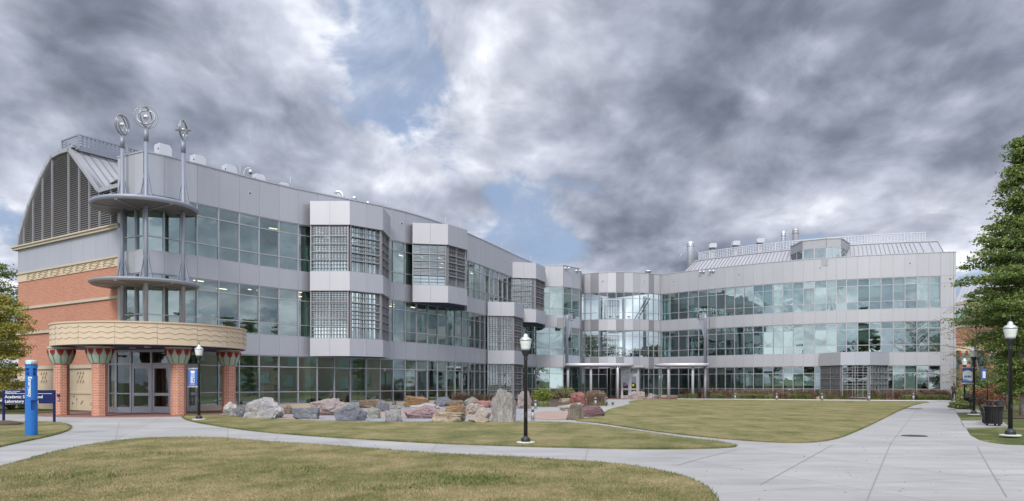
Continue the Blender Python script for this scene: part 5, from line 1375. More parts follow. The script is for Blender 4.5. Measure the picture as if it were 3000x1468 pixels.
# emergency call post
M_EB = simple('emergency_blue', (.015, .14, .46), .45, 0, .06, 2); M_EBD = simple('recess_blue', (.01, .06, .30), .5); M_CLEARP = simple('lens_clear', (.50, .47, .50), .15)
ep = empty('emergency_post', gp(92, 1278), 0, 'bright blue emergency call post with vertical white lettering and a lit blue beacon', 'call post')
mb = MB(); r = .172
def arcpost(mb, z0, z1, a0, a1, r=r, n=28, inner=.0):
    an = np.linspace(a0, a1, n); full = abs((a1 - a0) - 2 * math.pi) < 1e-3
    vs = [(r * math.cos(a), r * math.sin(a), z) for z in (z0, z1) for a in an]; k = n
    mb.faces(vs, [(i, i + 1, k + i + 1, k + i) for i in range(n - 1)], 0, True)
    if not full: mb.poly([vs[0], (0, 0, z0), (0, 0, z1), vs[k]]); mb.poly([vs[n - 1], vs[2 * n - 1], (0, 0, z1), (0, 0, z0)])
    mb.faces([(0, 0, z1)] + vs[k:], [(0, i + 1, i + 2) for i in range(n - 1)]); mb.faces([(0, 0, z0)] + vs[:k], [(0, i + 2, i + 1) for i in range(n - 1)])
FU = (R(-90), R(270))
arcpost(mb, 0, .83, *FU); arcpost(mb, .83, 1.14, R(40), R(298)); arcpost(mb, 1.14, 1.92, *FU); arcpost(mb, 2.14, 2.24, *FU)
arcpost(mb, 1.92, 2.14, R(-78), R(-42)); arcpost(mb, 1.92, 2.14, R(60), R(110)); arcpost(mb, 1.92, 2.14, R(180), R(215))
mb.build('post_body', M_EB, ep)
mb = MB(); mb.lathe([(.12, 1.93), (.12, 2.13)], (0, 0, 0), 20); mb.build('inner_window', M_EBD, ep)
mb = MB(); mb.lathe([(.165, 2.26), (.165, 2.385), (.15, 2.40), (.02, 2.41)], (0, 0, 0), 24); mb.build('beacon_lens', M_CLEARP, ep)
mB = bpy.data.materials.new('beacon_lit'); mB.use_nodes = True; tt = mB.node_tree; tt.nodes.clear(); e_ = nd(tt, 'ShaderNodeEmission', ins={'Strength': 3.0}); e_.inputs[0].default_value = (.08, .35, 1, 1); o_ = tt.nodes.new('ShaderNodeOutputMaterial'); tt.links.new(e_.outputs[0], o_.inputs[0])
mb = MB(); mb.box((.01, -.165, 2.32), (.11, .03, .075)); mb.build('beacon', mB, ep)
mb = MB(); mb.lathe([(.172, 2.235), (.174, 2.262)], (0, 0, 0), 24); mb.build('collar', M_BLACK, ep)
mb = MB(); mb.box((0, 0, .0), (.62, .5, .05)); mb.build('footing', M_LAMPBASE, ep)
M_TXT = simple('lettering_white', (.75, .78, .80), .5)
# lettering running down the curved face
o = text_mesh('Emergency', .145, 'lettering', M_TXT, None, Matrix(), .003, 'LEFT', 0, 1.0, .003)
for v in o.data.vertices:
    u, w, e = v.co.x, v.co.y - .05, v.co.z; a = R(-69) + w / r
    v.co = ((r + .004 + e) * math.cos(a), (r + .004 + e) * math.sin(a), 1.88 - u)
o.parent = ep

# campus name sign
M_SIGN = simple('sign_navy', (.006, .014, .085), .6, 0, .05, 1, 0, .25)
sg = empty('campus_sign', gp(85, 1239.5), 0, 'navy blue campus name sign with white serif-style words on two posts', 'sign'); dS = sg.location.y; k_ = dS / F
W_ = 152 * k_; x0 = (8 - 85) * k_; zt = zat(1143, dS); zb = zat(1182, dS)
mb = MB(); mb.box((x0 + W_ / 2 + .01, 0, (zt + zb) / 2), (W_ + .02, .09, zt - zb)); pn = mb.build('sign_panel', M_SIGN, sg)
for px in (10.7, 159): mb = MB(); mb.box(((px - 85) * k_, .0, zt / 2 - .01), (.075, .075, zt - .02)); mb.build('post', M_SIGN, sg)
FR = Matrix.Rotation(R(90), 4, 'X')
def stext(s, px, pyb, size, off, **kw): text_mesh(s, size, 'lettering', M_TXT, pn, Matrix.Translation(((px - 85) * k_, -.05, zat(pyb, dS))) @ FR, .003, 'LEFT', 0, kw.get('sx', 1.0), off)
stext('Southern Connecticut', 23, 1148.0, .062, .0005, sx=.98); stext('State University', 23, 1152.0, .062, .0005, sx=1.0)
stext('Academic Science and', 16.5, 1166.5, .175, .002, sx=1.02); stext('Laboratory Building', 16.5, 1179.5, .175, .002, sx=1.02)
mb = MB(); mb.box(((85.5 - 85) * k_, -.047, zat(1153.3, dS)), (137 * k_, .006, .014))
for k in range(5): mb.box(((18.5 + k * .9 - 85) * k_, -.047, zat(1149, dS)), (.006, .006, .07))
mb.box(((20.3 - 85) * k_, -.047, zat(1144.8, dS)), (.075, .006, .012)); mb.build('emblem', M_TXT, pn)
mb = MB(); mb.lathe([(.75, 0), (.6, .10), (.3, .16), (.02, .18)], (0, 0, 0), 16); o = mb.build('mulch_heap', M_SOIL); g_ = gp(8, 1247); o.location = (g_.x, g_.y, .03); setp(o, 'low heap of dark mulch at the left sign post', 'mulch heap')

# bollard lights
def make_bollard(label):
    t = empty('bollard_light', (0, 0, 0), 0, label, 'bollard light', 'low steel bollard lights')
    mb = MB(); mb.lathe([(.085, 0), (.085, .42)], (0, 0, 0), 16); mb.lathe([(.11, 0), (.11, .03)], (0, 0, 0), 16); mb.build('post', M_BOLL, t)
    mb = MB(); mb.lathe([(.065, .42), (.065, .50)], (0, 0, 0), 14); mb.build('lens', M_RUBBER, t)
    mb = MB(); mb.lathe([(.088, .49), (.088, .60), (.075, .62), (.01, .625)], (0, 0, 0), 16); mb.build('cap', M_BOLL, t)
    return t
bo = make_bollard('bollard light nearest the viewer, beside the curving path behind the middle lamp post')
spots = [(1560.8, 1231.5, .88, None), (1568.8, 1198, .93, 'bollard light just behind the nearest one, right of the pink standing boulder'),
         (1745, 1190, 1.0, 'bollard light standing before the reddish grass clump'), (1778, 1185, .95, 'nearer of two bollard lights by the concrete walk to the atrium'), (1773, 1176.5, .85, 'farther of two bollard lights by the concrete walk to the atrium'),
         (2154, 1171, 1.08, 'leftmost bollard light in the long bed, near the white pipe'), (2275.6, 1173, 1.12, 'second bollard light from the left in the long bed'), (2408.6, 1174, 1.15, 'third bollard light from the left, left of the screened bay'), (2546, 1174.5, 1.17, 'bollard light in front of the right side of the screened bay'), (2676, 1174, 1.2, 'rightmost bollard light in the long bed, near the end wall')]
for i, (px, py, s, lb) in enumerate(spots):
    o = bo if i == 0 else copy_thing(bo); put(o, px, py, s, 0, lb, .01)

# benches and bins (right side)
def make_bench(label):
    t = empty('park_bench', (0, 0, 0), 0, label, 'bench', 'black metal benches'); Lb = 1.8
    for s in (-1, 0, 1):
        y = s * (Lb / 2 - .06); mb = MB()
        mb.tube([(-.26, y, 0), (-.24, y, .20), (-.30, y, .42), (-.10, y, .44)], .025, 6); mb.tube([(.32, y, 0), (.22, y, .22), (.16, y, .42), (.26, y, .66), (.38, y, .92)], .025, 6)
        mb.tube([(-.30, y, .42), (0, y, .40), (.18, y, .42)], .025, 6); mb.build('leg', M_BLACK, t)
        if s: mb = MB(); mb.tube([(-.30, y, .42), (-.36, y, .56), (-.30, y, .68), (-.10, y, .72), (.12, y, .66), (.24, y, .60)], .022, 6); mb.build('armrest', M_BLACK, t)
    mb = MB()
    for k in range(9): x = -.28 + k * .055; mb.box((x, 0, .44 - .02 * math.sin(k / 8 * 3.1)), (.035, Lb, .012))
    mb.build('seat', M_BLACK, t)
    mb = MB()
    for k in range(8): f = k / 7; mb.box((.18 + .20 * f, 0, .48 + .44 * f), (.012, Lb, .035))
    mb.build('backrest', M_BLACK, t); return t
bench = make_bench('nearer black metal bench partly hidden behind the litter bin')
g_ = pd(2903, 30.6); bench.location = (g_.x, g_.y, .03); bench.rotation_euler = (0, 0, R(-30))
b2 = copy_thing(bench); g_ = pd(2859, 46.3); b2.location = (g_.x, g_.y, .03); b2.rotation_euler = (0, 0, R(-30)); b2['label'] = 'farther black metal bench seen in profile behind the second lamp post'
def make_bin(label):
    t = empty('litter_bin', (0, 0, 0), 0, label, 'litter bin', 'black slatted litter bins'); mb = MB(); n = 26
    for k in range(n):
        a = 2 * math.pi * k / n; f = .0
        for z0, z1, r0, r1 in ((.08, .60, .27, .285), (.60, .76, .285, .33)): mb.bar((r0 * math.cos(a), r0 * math.sin(a), z0), (r1 * math.cos(a), r1 * math.sin(a), z1), .045, .012)
    for z, r_ in ((.09, .27), (.40, .28), (.70, .30)): mb.lathe([(r_ - .012, z - .015), (r_ - .012, z + .015)], (0, 0, 0), 26, cap=False)
    mb.build('slats', M_BLACK, t)
    mb = MB(); mb.lathe([(.245, .08), (.255, .72)], (0, 0, 0), 24); mb.build('liner', M_RUBBER, t)
    mb = MB(); mb.tube([(.335 * math.cos(a), .335 * math.sin(a), .765) for a in np.linspace(0, 6.28, 30, endpoint=False)], .022, 6, closed=True); mb.build('rim', M_BLACK, t)
    mb = MB(); mb.lathe([(.24, .74), (.24, .80), (.20, .83), (.19, .83)], (0, 0, 0), 24, cap=False); mb.lathe([(.25, .95), (.26, .98), (.22, 1.01), (.02, 1.03)], (0, 0, 0), 24)
    for a in (.5, 2.6, 4.7): mb.box((.235 * math.cos(a), .235 * math.sin(a), .88), (.09, .03, .18), a + math.pi / 2)
    mb.build('lid', M_BLACK, t)
    for a in (.8, 2.9, 5.0): mb = MB(); mb.box((.24 * math.cos(a), .24 * math.sin(a), .04), (.07, .07, .08), a); mb.build('foot', M_BLACK, t)
    return t
bn = make_bin('nearer black slatted litter bin beside the right lawn'); g_ = pd(2911.5, 28.8); bn.location = (g_.x, g_.y, .03); bn.scale = (.98,) * 3
bn2 = copy_thing(bn); g_ = gp(2843, 1198); bn2.location = (g_.x, g_.y, .03); bn2['label'] = 'farther black litter bin behind the distant bench'; bn2.scale = (.95,) * 3
# blue notice pillar far right behind the lamp
t = empty('info_pillar', gp(2831, 1178), 0, 'narrow blue emergency pillar far off by the second brick building', 'pillar')
mb = MB(); mb.box((.0, 0, 1.35), (.36, .2, 2.7)); mb.build('post_body', simple('pillar_blue', (.02, .18, .50), .4), t); mb = MB(); mb.box((.02, -.105, 2.1), (.09, .01, .8)); mb.build('lettering', M_TXT, t)
# white gooseneck pipe and little posts by the atrium
mb = MB(); mb.tube([(-.20, 0, 0), (-.22, 0, .45), (-.14, 0, .64), (.02, 0, .70), (.18, 0, .64), (.24, 0, .48)], .075, 10); o = mb.build('vent_pipe', M_WHITE); g_ = gp(2123, 1168.5); o.location = (g_.x, g_.y + 2.2, .02); setp(o, 'white curved vent pipe rising from the bed of grasses', 'pipe')
def stonepost(px, py, h, w, lb, box=False):
    g_ = gp(px, py); mb = MB(); mb.hexa([(-w, -w, 0), (w, -w, 0), (w, w, 0), (-w, w, 0)], [(-w * .6, -w * .6, h * .88), (w * .6, -w * .6, h * .88), (w * .6, w * .6, h * .88), (-w * .6, w * .6, h * .88)])
    q = [(-w * .6, -w * .6, h * .88), (w * .6, -w * .6, h * .88), (w * .6, w * .6, h * .88), (-w * .6, w * .6, h * .88)]
    mb.faces(q + [(0, 0, h)], [(0, 1, 4), (1, 2, 4), (2, 3, 4), (3, 0, 4)])
    if box: mb.box((0, -w * .75, h * .55), (w * .5, .05, h * .18), 0, 1)
    o = mb.build('marker_post', [M_LAMPBASE, M_RUBBER]); o.location = (g_.x, g_.y, .01); setp(o, lb, 'marker post', 'pale marker posts by the atrium doors')
stonepost(1822, 1167.5, 1.12, .13, 'tapered pale stone post left of the atrium doors'); stonepost(1877, 1166.5, 1.15, .12, 'pale post with a dark plate right of the atrium doors', True)
# car park van just showing at the left edge
vn = empty('parked_van', pd(-32, 47), R(4), 'white van with a red tail light at the far left edge', 'van')
M_VAN = simple('van_white', (.62, .64, .66), .25, 0, .03)
mb = MB(); pr = [(-1.0, .32), (1.0, .32), (1.04, 1.0), (.92, 1.85), (.8, 2.0), (-.8, 2.0), (-.92, 1.85), (-1.04, 1.0)]; n = len(pr)
mb.faces([(x, 0, z) for x, z in pr] + [(x * .98, 2.6, z) for x, z in pr] + [(x * .95, 4.4, min(z, 1.1)) for x, z in pr], [tuple(range(n))] + [(i, i + n, (i + 1) % n + n, (i + 1) % n) for i in range(n)] + [(i + n, i + 2 * n, (i + 1) % n + 2 * n, (i + 1) % n + n) for i in range(n)])
mb.build('body', M_VAN, vn); mb = MB(); mb.box((0, -.02, 1.5), (1.5, .04, .5)); mb.build('rear_window', M_BLACK, vn)
for s in (-1, 1):
    mb = MB(); mb.box((s * .93, -.03, 1.0), (.14, .06, .35)); mb.build('tail_light', simple('tail_red', (.5, .01, .01), .3), vn)
    for y in (.8, 3.6): mb = MB(); mb.tube([(s * .98, y, .34), (s * .80, y, .34)], .34, 16, smooth=False); mb.build('wheel', M_RUBBER, vn)
mb = MB(); mb.box((0, -.08, .45), (1.9, .12, .18)); mb.build('bumper', M_BLACK, vn)

# bicycles racks row inside? no: high tables and stools seen through the left wing glass
M_SEATW = simple('stool_seat', (.42, .30, .10), .5); M_CHROME = simple('chrome', (.6, .6, .62), .2, .9)
def make_stool(label, grp):
    t = empty('bar_stool', (0, 0, 0), 0, label, 'stool', grp); mb = MB(); mb.lathe([(.05, .70), (.21, .73), (.24, .80), (.20, .79), (.02, .76)], (0, 0, 0), 14); mb.build('seat', M_SEATW, t)
    for a in (.6, 2.2, 3.7, 5.3): mb = MB(); mb.tube([(.05 * math.cos(a), .05 * math.sin(a), .71), (.16 * math.cos(a), .16 * math.sin(a), .5), (.28 * math.cos(a), .28 * math.sin(a), 0)], .016, 5); mb.build('leg', M_CHROME, t)
    return t
def make_table(label, grp):
    t = empty('high_table', (0, 0, 0), 0, label, 'table', grp); mb = MB(); mb.lathe([(.38, 1.03), (.38, 1.06)], (0, 0, 0), 20); mb.build('table_top', M_BLIND2, t)
    mb = MB(); mb.lathe([(.25, 0), (.24, .02), (.05, .04), (.05, 1.03)], (0, 0, 0), 12); mb.build('leg', M_CHROME, t); return t
stool = None; tab = None; rr = random.Random(11)
ORD = ['first', 'second', 'third', 'fourth', 'fifth', 'sixth', 'seventh', 'eighth', 'ninth', 'tenth', 'eleventh', 'twelfth', 'thirteenth', 'fourteenth']
cnt = {}
def ordl(key, txt):
    cnt[key] = cnt.get(key, 0) + 1; return txt % ORD[cnt[key] - 1]
seen = [(4.5, 1), (5.6, 1), (6.5, 1), (7.3, 1), (8.35, 1), (16.3, 1), (18.6, 1), (20.4, 1)] + [(u, 0) for u in (6.45, 7.4, 8.45, 9.4, 10.3, 11.2, 12.3, 13.4, 14.6, 15.7, 16.8, 18.2)]
for u, fl in seen:
    i = int(u); c = Q2[i].lerp(Q2[i + 1], u - i); z = .12 if fl == 0 else 4.62
    lb = ordl(('s', fl), '%s wood-seated bar stool from the portico behind the ' + ('ground' if fl == 0 else 'first') + '-floor glass')
    if stool is None: stool = make_stool(lb, 'bar stools behind the glass'); o = stool
    else: o = copy_thing(stool)
    o['group'] = 'bar stools behind the ' + ('ground' if fl == 0 else 'first') + '-floor glass'; o['label'] = lb; o.location = (c.x, c.y, z); o.rotation_euler = (0, 0, rr.random() * 6)
    if rr.random() < .62:
        lb = ordl(('t', fl), '%s round high table from the portico behind the ' + ('ground' if fl == 0 else 'first') + '-floor glass')
        if tab is None: tab = make_table(lb, ''); q = tab
        else: q = copy_thing(tab)
        c2 = Q2[i].lerp(Q2[i + 1], u - i + .35) if u - i + .35 < 1 else Q2[i + 1].lerp(Q2[i + 2], u - i - .65)
        q['group'] = 'high tables behind the ' + ('ground' if fl == 0 else 'first') + '-floor glass'; q['label'] = lb; q.location = (c2.x - .1, c2.y + .1, z)
AQ1 = offset_path(AP, 1.6); RQ1 = offset_path(RP, 1.5)
for P_, us, z in ((AQ1, (3.2, 4.6, 5.4, 6.5, 7.6, 8.7, 10.1), 4.62), (AQ1, (4.2, 5.3, 7.2), 9.12), (RQ1, (1.3, 2.5, 3.4, 4.6, 5.5), .12)):
    for u in us:
        i = int(u); c = P_[i].lerp(P_[i + 1], u - i); o = copy_thing(stool); o.location = (c.x, c.y, z)
        o['label'] = {4.62: 'stool behind the first-floor glass of the atrium', 9.12: 'stool behind the top-floor glass of the atrium', .12: 'stool behind the ground-floor glass of the right wing'}[z]; o['group'] = o['label'].replace('stool', 'stools'); o['label'] = ordl(('a', z), '%s ' + o['label'] + ', from the left')
c = AQ1[8].lerp(AQ1[9], .2); mb = MB(); mb.box((0, 0, .45), (1.0, .5, .5)); mb.box((0, .2, .75), (1.0, .12, .45)); mb.box((-.5, 0, .55), (.1, .5, .6)); mb.box((.5, 0, .55), (.1, .5, .6)); o = mb.build('armchair', simple('chair_blue', (.03, .08, .35), .8)); o.location = (c.x, c.y, 4.4); setp(o, 'deep blue armchair behind the first-floor atrium glass', 'armchair')

# ================================================================== boulders
def rock_mat(name, c1, c2, c3, scale=1.0, aniso=(1, 1, 1), vein=.35):
    m, t, b = newmat(name); v = worldpos(t, aniso)
    a = tnoise(t, v, 1.3 * scale, 6, .62, .6); f = tnoise(t, v, 7 * scale, 6, .7, .4); w = tnoise(t, worldpos(t, (aniso[0] * .6, aniso[1] * .6, aniso[2])), 3.2 * scale, 3, .6, 1.6)
    c = ramp(t, mth(t, 'ADD', mth(t, 'MULTIPLY', a, .6), mth(t, 'MULTIPLY', f, .4)), [(.34, c1), (.52, c2), (.70, c3)])
    vv = mth(t, 'ABSOLUTE', mth(t, 'SUBTRACT', w, .5)); vn_ = maprange(t, vv, 0.0, .018, vein, 0.0)
    c = mixc(t, vn_, c, tuple(min(1, x * 1.9 + .12) for x in c2))
    dk = maprange(t, tnoise(t, v, 4 * scale, 5, .65, 1.0), .58, .68, 0.0, .45); c = mixc(t, dk, c, tuple(x * .55 for x in c1))
    fn_ = tnoise(t, v, 26, 4, .75); c = mixc(t, maprange(t, fn_, .45, .75, 0, .5), c, tuple(x * .45 for x in c1)); c = mixc(t, .18, c, (.05, .05, .05))
    t.links.new(c, b.inputs['Base Color']); b.inputs['Roughness'].default_value = .85
    bump(t, b, mth(t, 'ADD', f, mth(t, 'MULTIPLY', w, .5)), 1.0, .14); return m
RM = {
 'white': rock_mat('rock_white', (.30, .28, .25), (.54, .52, .50), (.74, .72, .68)),
 'whitepink': rock_mat('rock_white_pink', (.28, .27, .28), (.48, .46, .46), (.70, .62, .59)),
 'slate': rock_mat('rock_slate', (.13, .135, .15), (.20, .205, .225), (.30, .30, .32)),
 'slate2': rock_mat('rock_slate_blue', (.11, .12, .15), (.185, .195, .225), (.28, .29, .31)),
 'brown': rock_mat('rock_brown', (.14, .10, .065), (.27, .20, .13), (.38, .33, .27), 1, (1, 1, 2)),
 'rust': rock_mat('rock_rust', (.20, .11, .05), (.36, .22, .10), (.45, .34, .22), 1, (1, 1, 3.5)),
 'pinkgrey': rock_mat('rock_pink_grey', (.27, .23, .22), (.38, .31, .30), (.48, .39, .36)),
 'mauve': rock_mat('rock_mauve', (.26, .17, .18), (.38, .25, .26), (.50, .38, .39)),
 'salmon': rock_mat('rock_salmon', (.30, .13, .11), (.42, .21, .18), (.52, .34, .30)),
 'red': rock_mat('rock_red', (.24, .085, .075), (.36, .15, .13), (.47, .27, .24)),
 'darkred': rock_mat('rock_dark_red', (.13, .07, .08), (.23, .12, .13), (.32, .20, .20), 1, (1, 1, 3)),
 'green': rock_mat('rock_green_grey', (.17, .18, .16), (.29, .30, .27), (.40, .39, .34)),
 'tan': rock_mat('rock_tan', (.28, .22, .15), (.43, .35, .25), (.54, .46, .37)),
 'beige': rock_mat('rock_beige', (.30, .26, .21), (.44, .39, .33), (.56, .51, .45)),
 'grey': rock_mat('rock_grey', (.20, .20, .21), (.33, .33, .34), (.46, .45, .45)),
 'stripe': rock_mat('rock_striped', (.07, .06, .05), (.24, .20, .15), (.48, .42, .34), 1.3, (2.2, 2.2, .35)),
 'tall': rock_mat('rock_tall_grey', (.24, .21, .18), (.44, .42, .40), (.62, .60, .57), 1.0, (2.4, 2.4, .5)),
 'peach': rock_mat('rock_peach', (.34, .27, .23), (.46, .38, .33), (.55, .47, .42)),
}
def rock(x0, x1, yt, yb, mat, label, seed, style='facet', depth=.75, dd=0.0, rot=None, rough=.06, cutn=9):
    yb = max(yb, 1131); d = F * EYE / (yb - HY) + dd
    w = (x1 - x0) / F * d; h = zat(yt, d + depth * w * .4); D_ = max(.35, w * depth)
    r = random.Random(seed * 17 + 3)
    bm = bmesh.new(); bmesh.ops.create_icosphere(bm, subdivisions=5 if w > 1.0 else 4, radius=1.0)
    planes = []
    for k in range(cutn):
        n = Vector((r.gauss(0, 1), r.gauss(0, 1), r.gauss(0, .75))).normalized(); planes.append((n, r.uniform(.55, .85)))
    if style == 'block': planes += [(Vector((r.uniform(-.12, .12), 0, 1)).normalized(), .60), (Vector((1, r.uniform(-.3, .3), r.uniform(-.05, .2))).normalized(), .66), (Vector((-1, r.uniform(-.3, .3), r.uniform(-.05, .2))).normalized(), .66), (Vector((r.uniform(-.2, .2), -1, .15)).normalized(), .66)]
    if style == 'wedge': planes += [(Vector((-.45, -.2, .85)).normalized(), .50), (Vector((.55, -.1, .8)).normalized(), .55), (Vector((0, -1, .25)).normalized(), .62)]
    if style == 'slab': planes += [(Vector((r.uniform(-.08, .08), -.1, 1)).normalized(), .45), (Vector((0, -1, .0)).normalized(), .7)]
    if style == 'tall': planes += [(Vector((0, -1, .08)).normalized(), .62), (Vector((.95, -.2, .05)).normalized(), .50), (Vector((-.80, -.2, .42)).normalized(), .58), (Vector((-1, 0, 0)), .62), (Vector((.15, 0, 1)).normalized(), .80)]
    off = Vector((r.uniform(0, 50), r.uniform(0, 50), r.uniform(0, 50)))
    for v in bm.verts:
        p = v.co.normalized(); rad = 1.0
        for n, q in planes:
            dt = p.dot(n)
            if dt > 1e-3: rad = min(rad, q / dt)
        p = p * rad
        lay = 1.0 if style in ('slab',) else .4
        a = noise.fractal(p * 1.6 + off, .9, 2.1, 5) * rough * 1.3
        st = Vector((p.x * 1.5, p.y * 1.5, p.z * 7)) if style in ('slab', 'block') else (Vector((p.x * 7, p.y * 7, p.z * 1.2)) if style == 'tall' else p * 4.5)
        c = noise.noise(st + off * 2); a += (abs(c) - .3) * rough * .9
        v.co = p * (1 + a)
    xs = [v.co.x for v in bm.verts]; zs = [v.co.z for v in bm.verts]; ys = [v.co.y for v in bm.verts]
    mx_, mn_ = max(xs), min(xs); zt_ = max(zs); zcut = -.45; my, ny = max(ys), min(ys)
    for v in bm.verts:
        z = (max(v.co.z, zcut - .04) - zcut) / (zt_ - zcut)
        v.co = Vector(((v.co.x - (mx_ + mn_) / 2) / (mx_ - mn_) * w, (v.co.y - (my + ny) / 2) / (my - ny) * D_, z * h))
    me = bpy.data.meshes.new('boulder'); bm.to_mesh(me); bm.free(); me.materials.append(RM[mat])
    for p in me.polygons: p.use_smooth = False
    try: me.set_sharp_from_angle(angle=R(28))
    except Exception: pass
    for p in me.polygons: p.use_smooth = True
    o = bpy.data.objects.new('boulder', me); C.objects.link(o); o.location = ((x0 + x1) / 2 / F * (d + D_ * .4) - CX / F * (d + D_ * .4), d + D_ * .42, 0.0)
    return setp(o, label, 'boulder', 'boulders of the rock garden')
ROCKS = [
 (653, 699, 1176, 1220, 'white', 'pale whitish boulder nearest the brick column, leftmost of all', 'facet'),
 (690, 738, 1190, 1221.5, 'slate', 'small dark slate block between the leftmost and the big white boulder', 'block'),
 (713, 833, 1163, 1227, 'whitepink', 'large white and grey boulder sloping up to the right, left part of the garden', 'wedge'),
 (828, 859, 1185, 1214, 'brown', 'small brown boulder just right of the large white one', 'facet'),
 (857, 938, 1194, 1229, 'slate', 'low dark grey flat-topped boulder right of the small brown one', 'block'),
 (908, 1034, 1166, 1218, 'pinkgrey', 'wide pinkish grey boulder behind the big slate one', 'facet'),
 (976, 1078, 1177, 1234, 'slate2', 'largest dark slate boulder, sloping down to the right', 'wedge'),
 (1052, 1118, 1169, 1196, 'brown', 'low tan-brown rounded boulder behind the green-grey one', 'slab'),
 (1101, 1142, 1171, 1207, 'slate2', 'dark blue-grey boulder behind the green-grey one', 'facet'),
 (1067, 1116, 1191, 1227, 'green', 'green-grey lichen boulder right of the largest slate one', 'facet'),
 (1126, 1181, 1201, 1236, 'grey', 'upright grey and white block with a brown right edge', 'block'),
 (1148, 1162, 1174, 1190, 'slate', 'tiny upright grey slab near the glass', 'block'),
 (1140, 1178, 1187, 1200, 'grey', 'low flat grey slab in front of the tiny upright one', 'slab'),
 (1181, 1264, 1159, 1194, 'rust', 'rusty brown layered boulder near the glass', 'slab'),
 (1199, 1290, 1180, 1203, 'whitepink', 'low whitish lumpy boulder in front of the rusty layered one', 'facet'),
 (1179, 1312, 1187, 1227, 'mauve', 'long mauve pink boulder in the middle of the garden', 'wedge'),
 (1270, 1328, 1162, 1192, 'slate2', 'dark grey pointed boulder right of the rusty layered one', 'facet'),
 (1306, 1358, 1172, 1192, 'brown', 'flat brown ledge stone behind the orange slab', 'slab'),
 (1357, 1403, 1162, 1191, 'green', 'grey-green triangular boulder behind the salmon slab', 'wedge'),
 (1375, 1444, 1173, 1196, 'salmon', 'salmon red slab leaning against the tall grey stone', 'slab'),
 (1300, 1369, 1188, 1212, 'rust', 'orange-brown slab behind the big beige boulder', 'slab'),
 (1365, 1425, 1180, 1216, 'beige', 'pale tan boulder between the orange slab and tall grey stone', 'facet'),
 (1257, 1369, 1205, 1238, 'tan', 'big beige boulder lying nearest the lawn', 'block'),
 (1390, 1440, 1192, 1228, 'peach', 'pale peach wedge touching the tall grey stone', 'wedge'),
 (1370, 1437, 1220, 1240, 'tan', 'low tan and grey boulder at the lawn edge by the tall stone', 'wedge'),
 (1437, 1514, 1138, 1239, 'tall', 'tall standing grey stone with a rusty left side, highest of all', 'tall'),
 (1514, 1558, 1144, 1198, 'pinkgrey', 'upright pink rounded stone right of the tall grey one', 'facet'),
 (1632, 1712, 1179, 1204, 'beige', 'low pale tan boulder behind the striped stone', 'facet'),
 (1657, 1712, 1181, 1231, 'stripe', 'upright brown and black striped stone on the pink gravel', 'block'),
 (1700, 1773, 1188, 1222, 'darkred', 'dark maroon boulder lying at the lawn edge', 'slab'),
 (1668, 1722, 1147, 1188, 'red', 'tall red rounded boulder behind the maroon one', 'facet'),
 (1636, 1672, 1167, 1180, 'tan', 'flat tan stone left of the red boulder', 'slab'),
 (1838, 1876, 1145, 1170, 'pinkgrey', 'pinkish tan boulder left of the pair near the atrium doors', 'wedge'),
 (1866, 1892, 1146, 1171.5, 'peach', 'pale pointed boulder against the pinkish one by the atrium doors', 'facet'),
 (1891, 1936, 1152, 1170.5, 'pinkgrey', 'low pink boulder, rightmost by the atrium lawn', 'facet'),
]
DEPTHS = {0: .9, 11: .5, 25: .55, 26: .6, 28: .8}
for i, (x0, x1, yt, yb, mt, lb, st) in enumerate(ROCKS):
    dp = DEPTHS.get(i, .62)
    if st == 'slab': dp = .5
    rock(x0, x1, yt, yb, mt, lb, i + 1, st, dp, rough=.17 if not mt.startswith('slate') else .11)

# ================================================================== grasses, shrubs
def tuft_mesh(name, pts, H, W, nb, spread, mat, label, seed, cat='ornamental grass', kind='stuff'):
    """many arching blades, each three quads, in one object"""
    rg = np.random.default_rng(seed); V = []; Fc = []
    base = np.repeat(np.array([(p[0], p[1]) for p in pts]), nb, 0); sc = np.repeat(np.array([p[2] for p in pts]), nb)
    n = len(base); a = rg.uniform(0, 2 * np.pi, n); out = rg.uniform(.1, 1, n) * spread * sc; h = H * sc * rg.uniform(.55, 1.1, n)
    bx = base[:, 0] + rg.normal(0, .10, n) * sc; by = base[:, 1] + rg.normal(0, .10, n) * sc
    ks = [0, .45, .8, 1.0]; wd = [1, .85, .55, .12]; sag = [0, .30, .75, 1.15]; zf = [0, .62, .95, .92]
    v = np.zeros((n, 8, 3), np.float32); pa = a + np.pi / 2
    for k in range(4):
        cx = bx + np.cos(a) * out * sag[k]; cy = by + np.sin(a) * out * sag[k]
        v[:, 2 * k, 0] = cx - np.cos(pa) * W * wd[k]; v[:, 2 * k, 1] = cy - np.sin(pa) * W * wd[k]; v[:, 2 * k + 1, 0] = cx + np.cos(pa) * W * wd[k]; v[:, 2 * k + 1, 1] = cy + np.sin(pa) * W * wd[k]
        v[:, 2 * k, 2] = v[:, 2 * k + 1, 2] = .02 + h * zf[k]
    idx = np.arange(n)[:, None, None] * 8 + np.array([[0, 1, 3, 2], [2, 3, 5, 4], [4, 5, 7, 6]])[None]
    return npmesh(name, v.reshape(-1, 3), idx.reshape(-1, 4), mat, label, cat, kind)
def npmesh(name, v, quads, mat, label=None, cat=None, kind=None, parent=None):
    me = bpy.data.meshes.new(name); me.vertices.add(len(v)); me.vertices.foreach_set('co', np.asarray(v, np.float32).ravel()); q = np.asarray(quads); k = q.shape[1]
    me.loops.add(q.size); me.loops.foreach_set('vertex_index', q.ravel().astype(np.int32)); me.polygons.add(len(q)); me.polygons.foreach_set('loop_start', np.arange(len(q), dtype=np.int32) * k); me.polygons.foreach_set('loop_total', np.full(len(q), k, np.int32))
    me.update(); me.validate(); me.materials.append(mat); o = bpy.data.objects.new(name, me); C.objects.link(o)
    if parent is not None: o.parent = parent
    return setp(o, label, cat, None, kind)
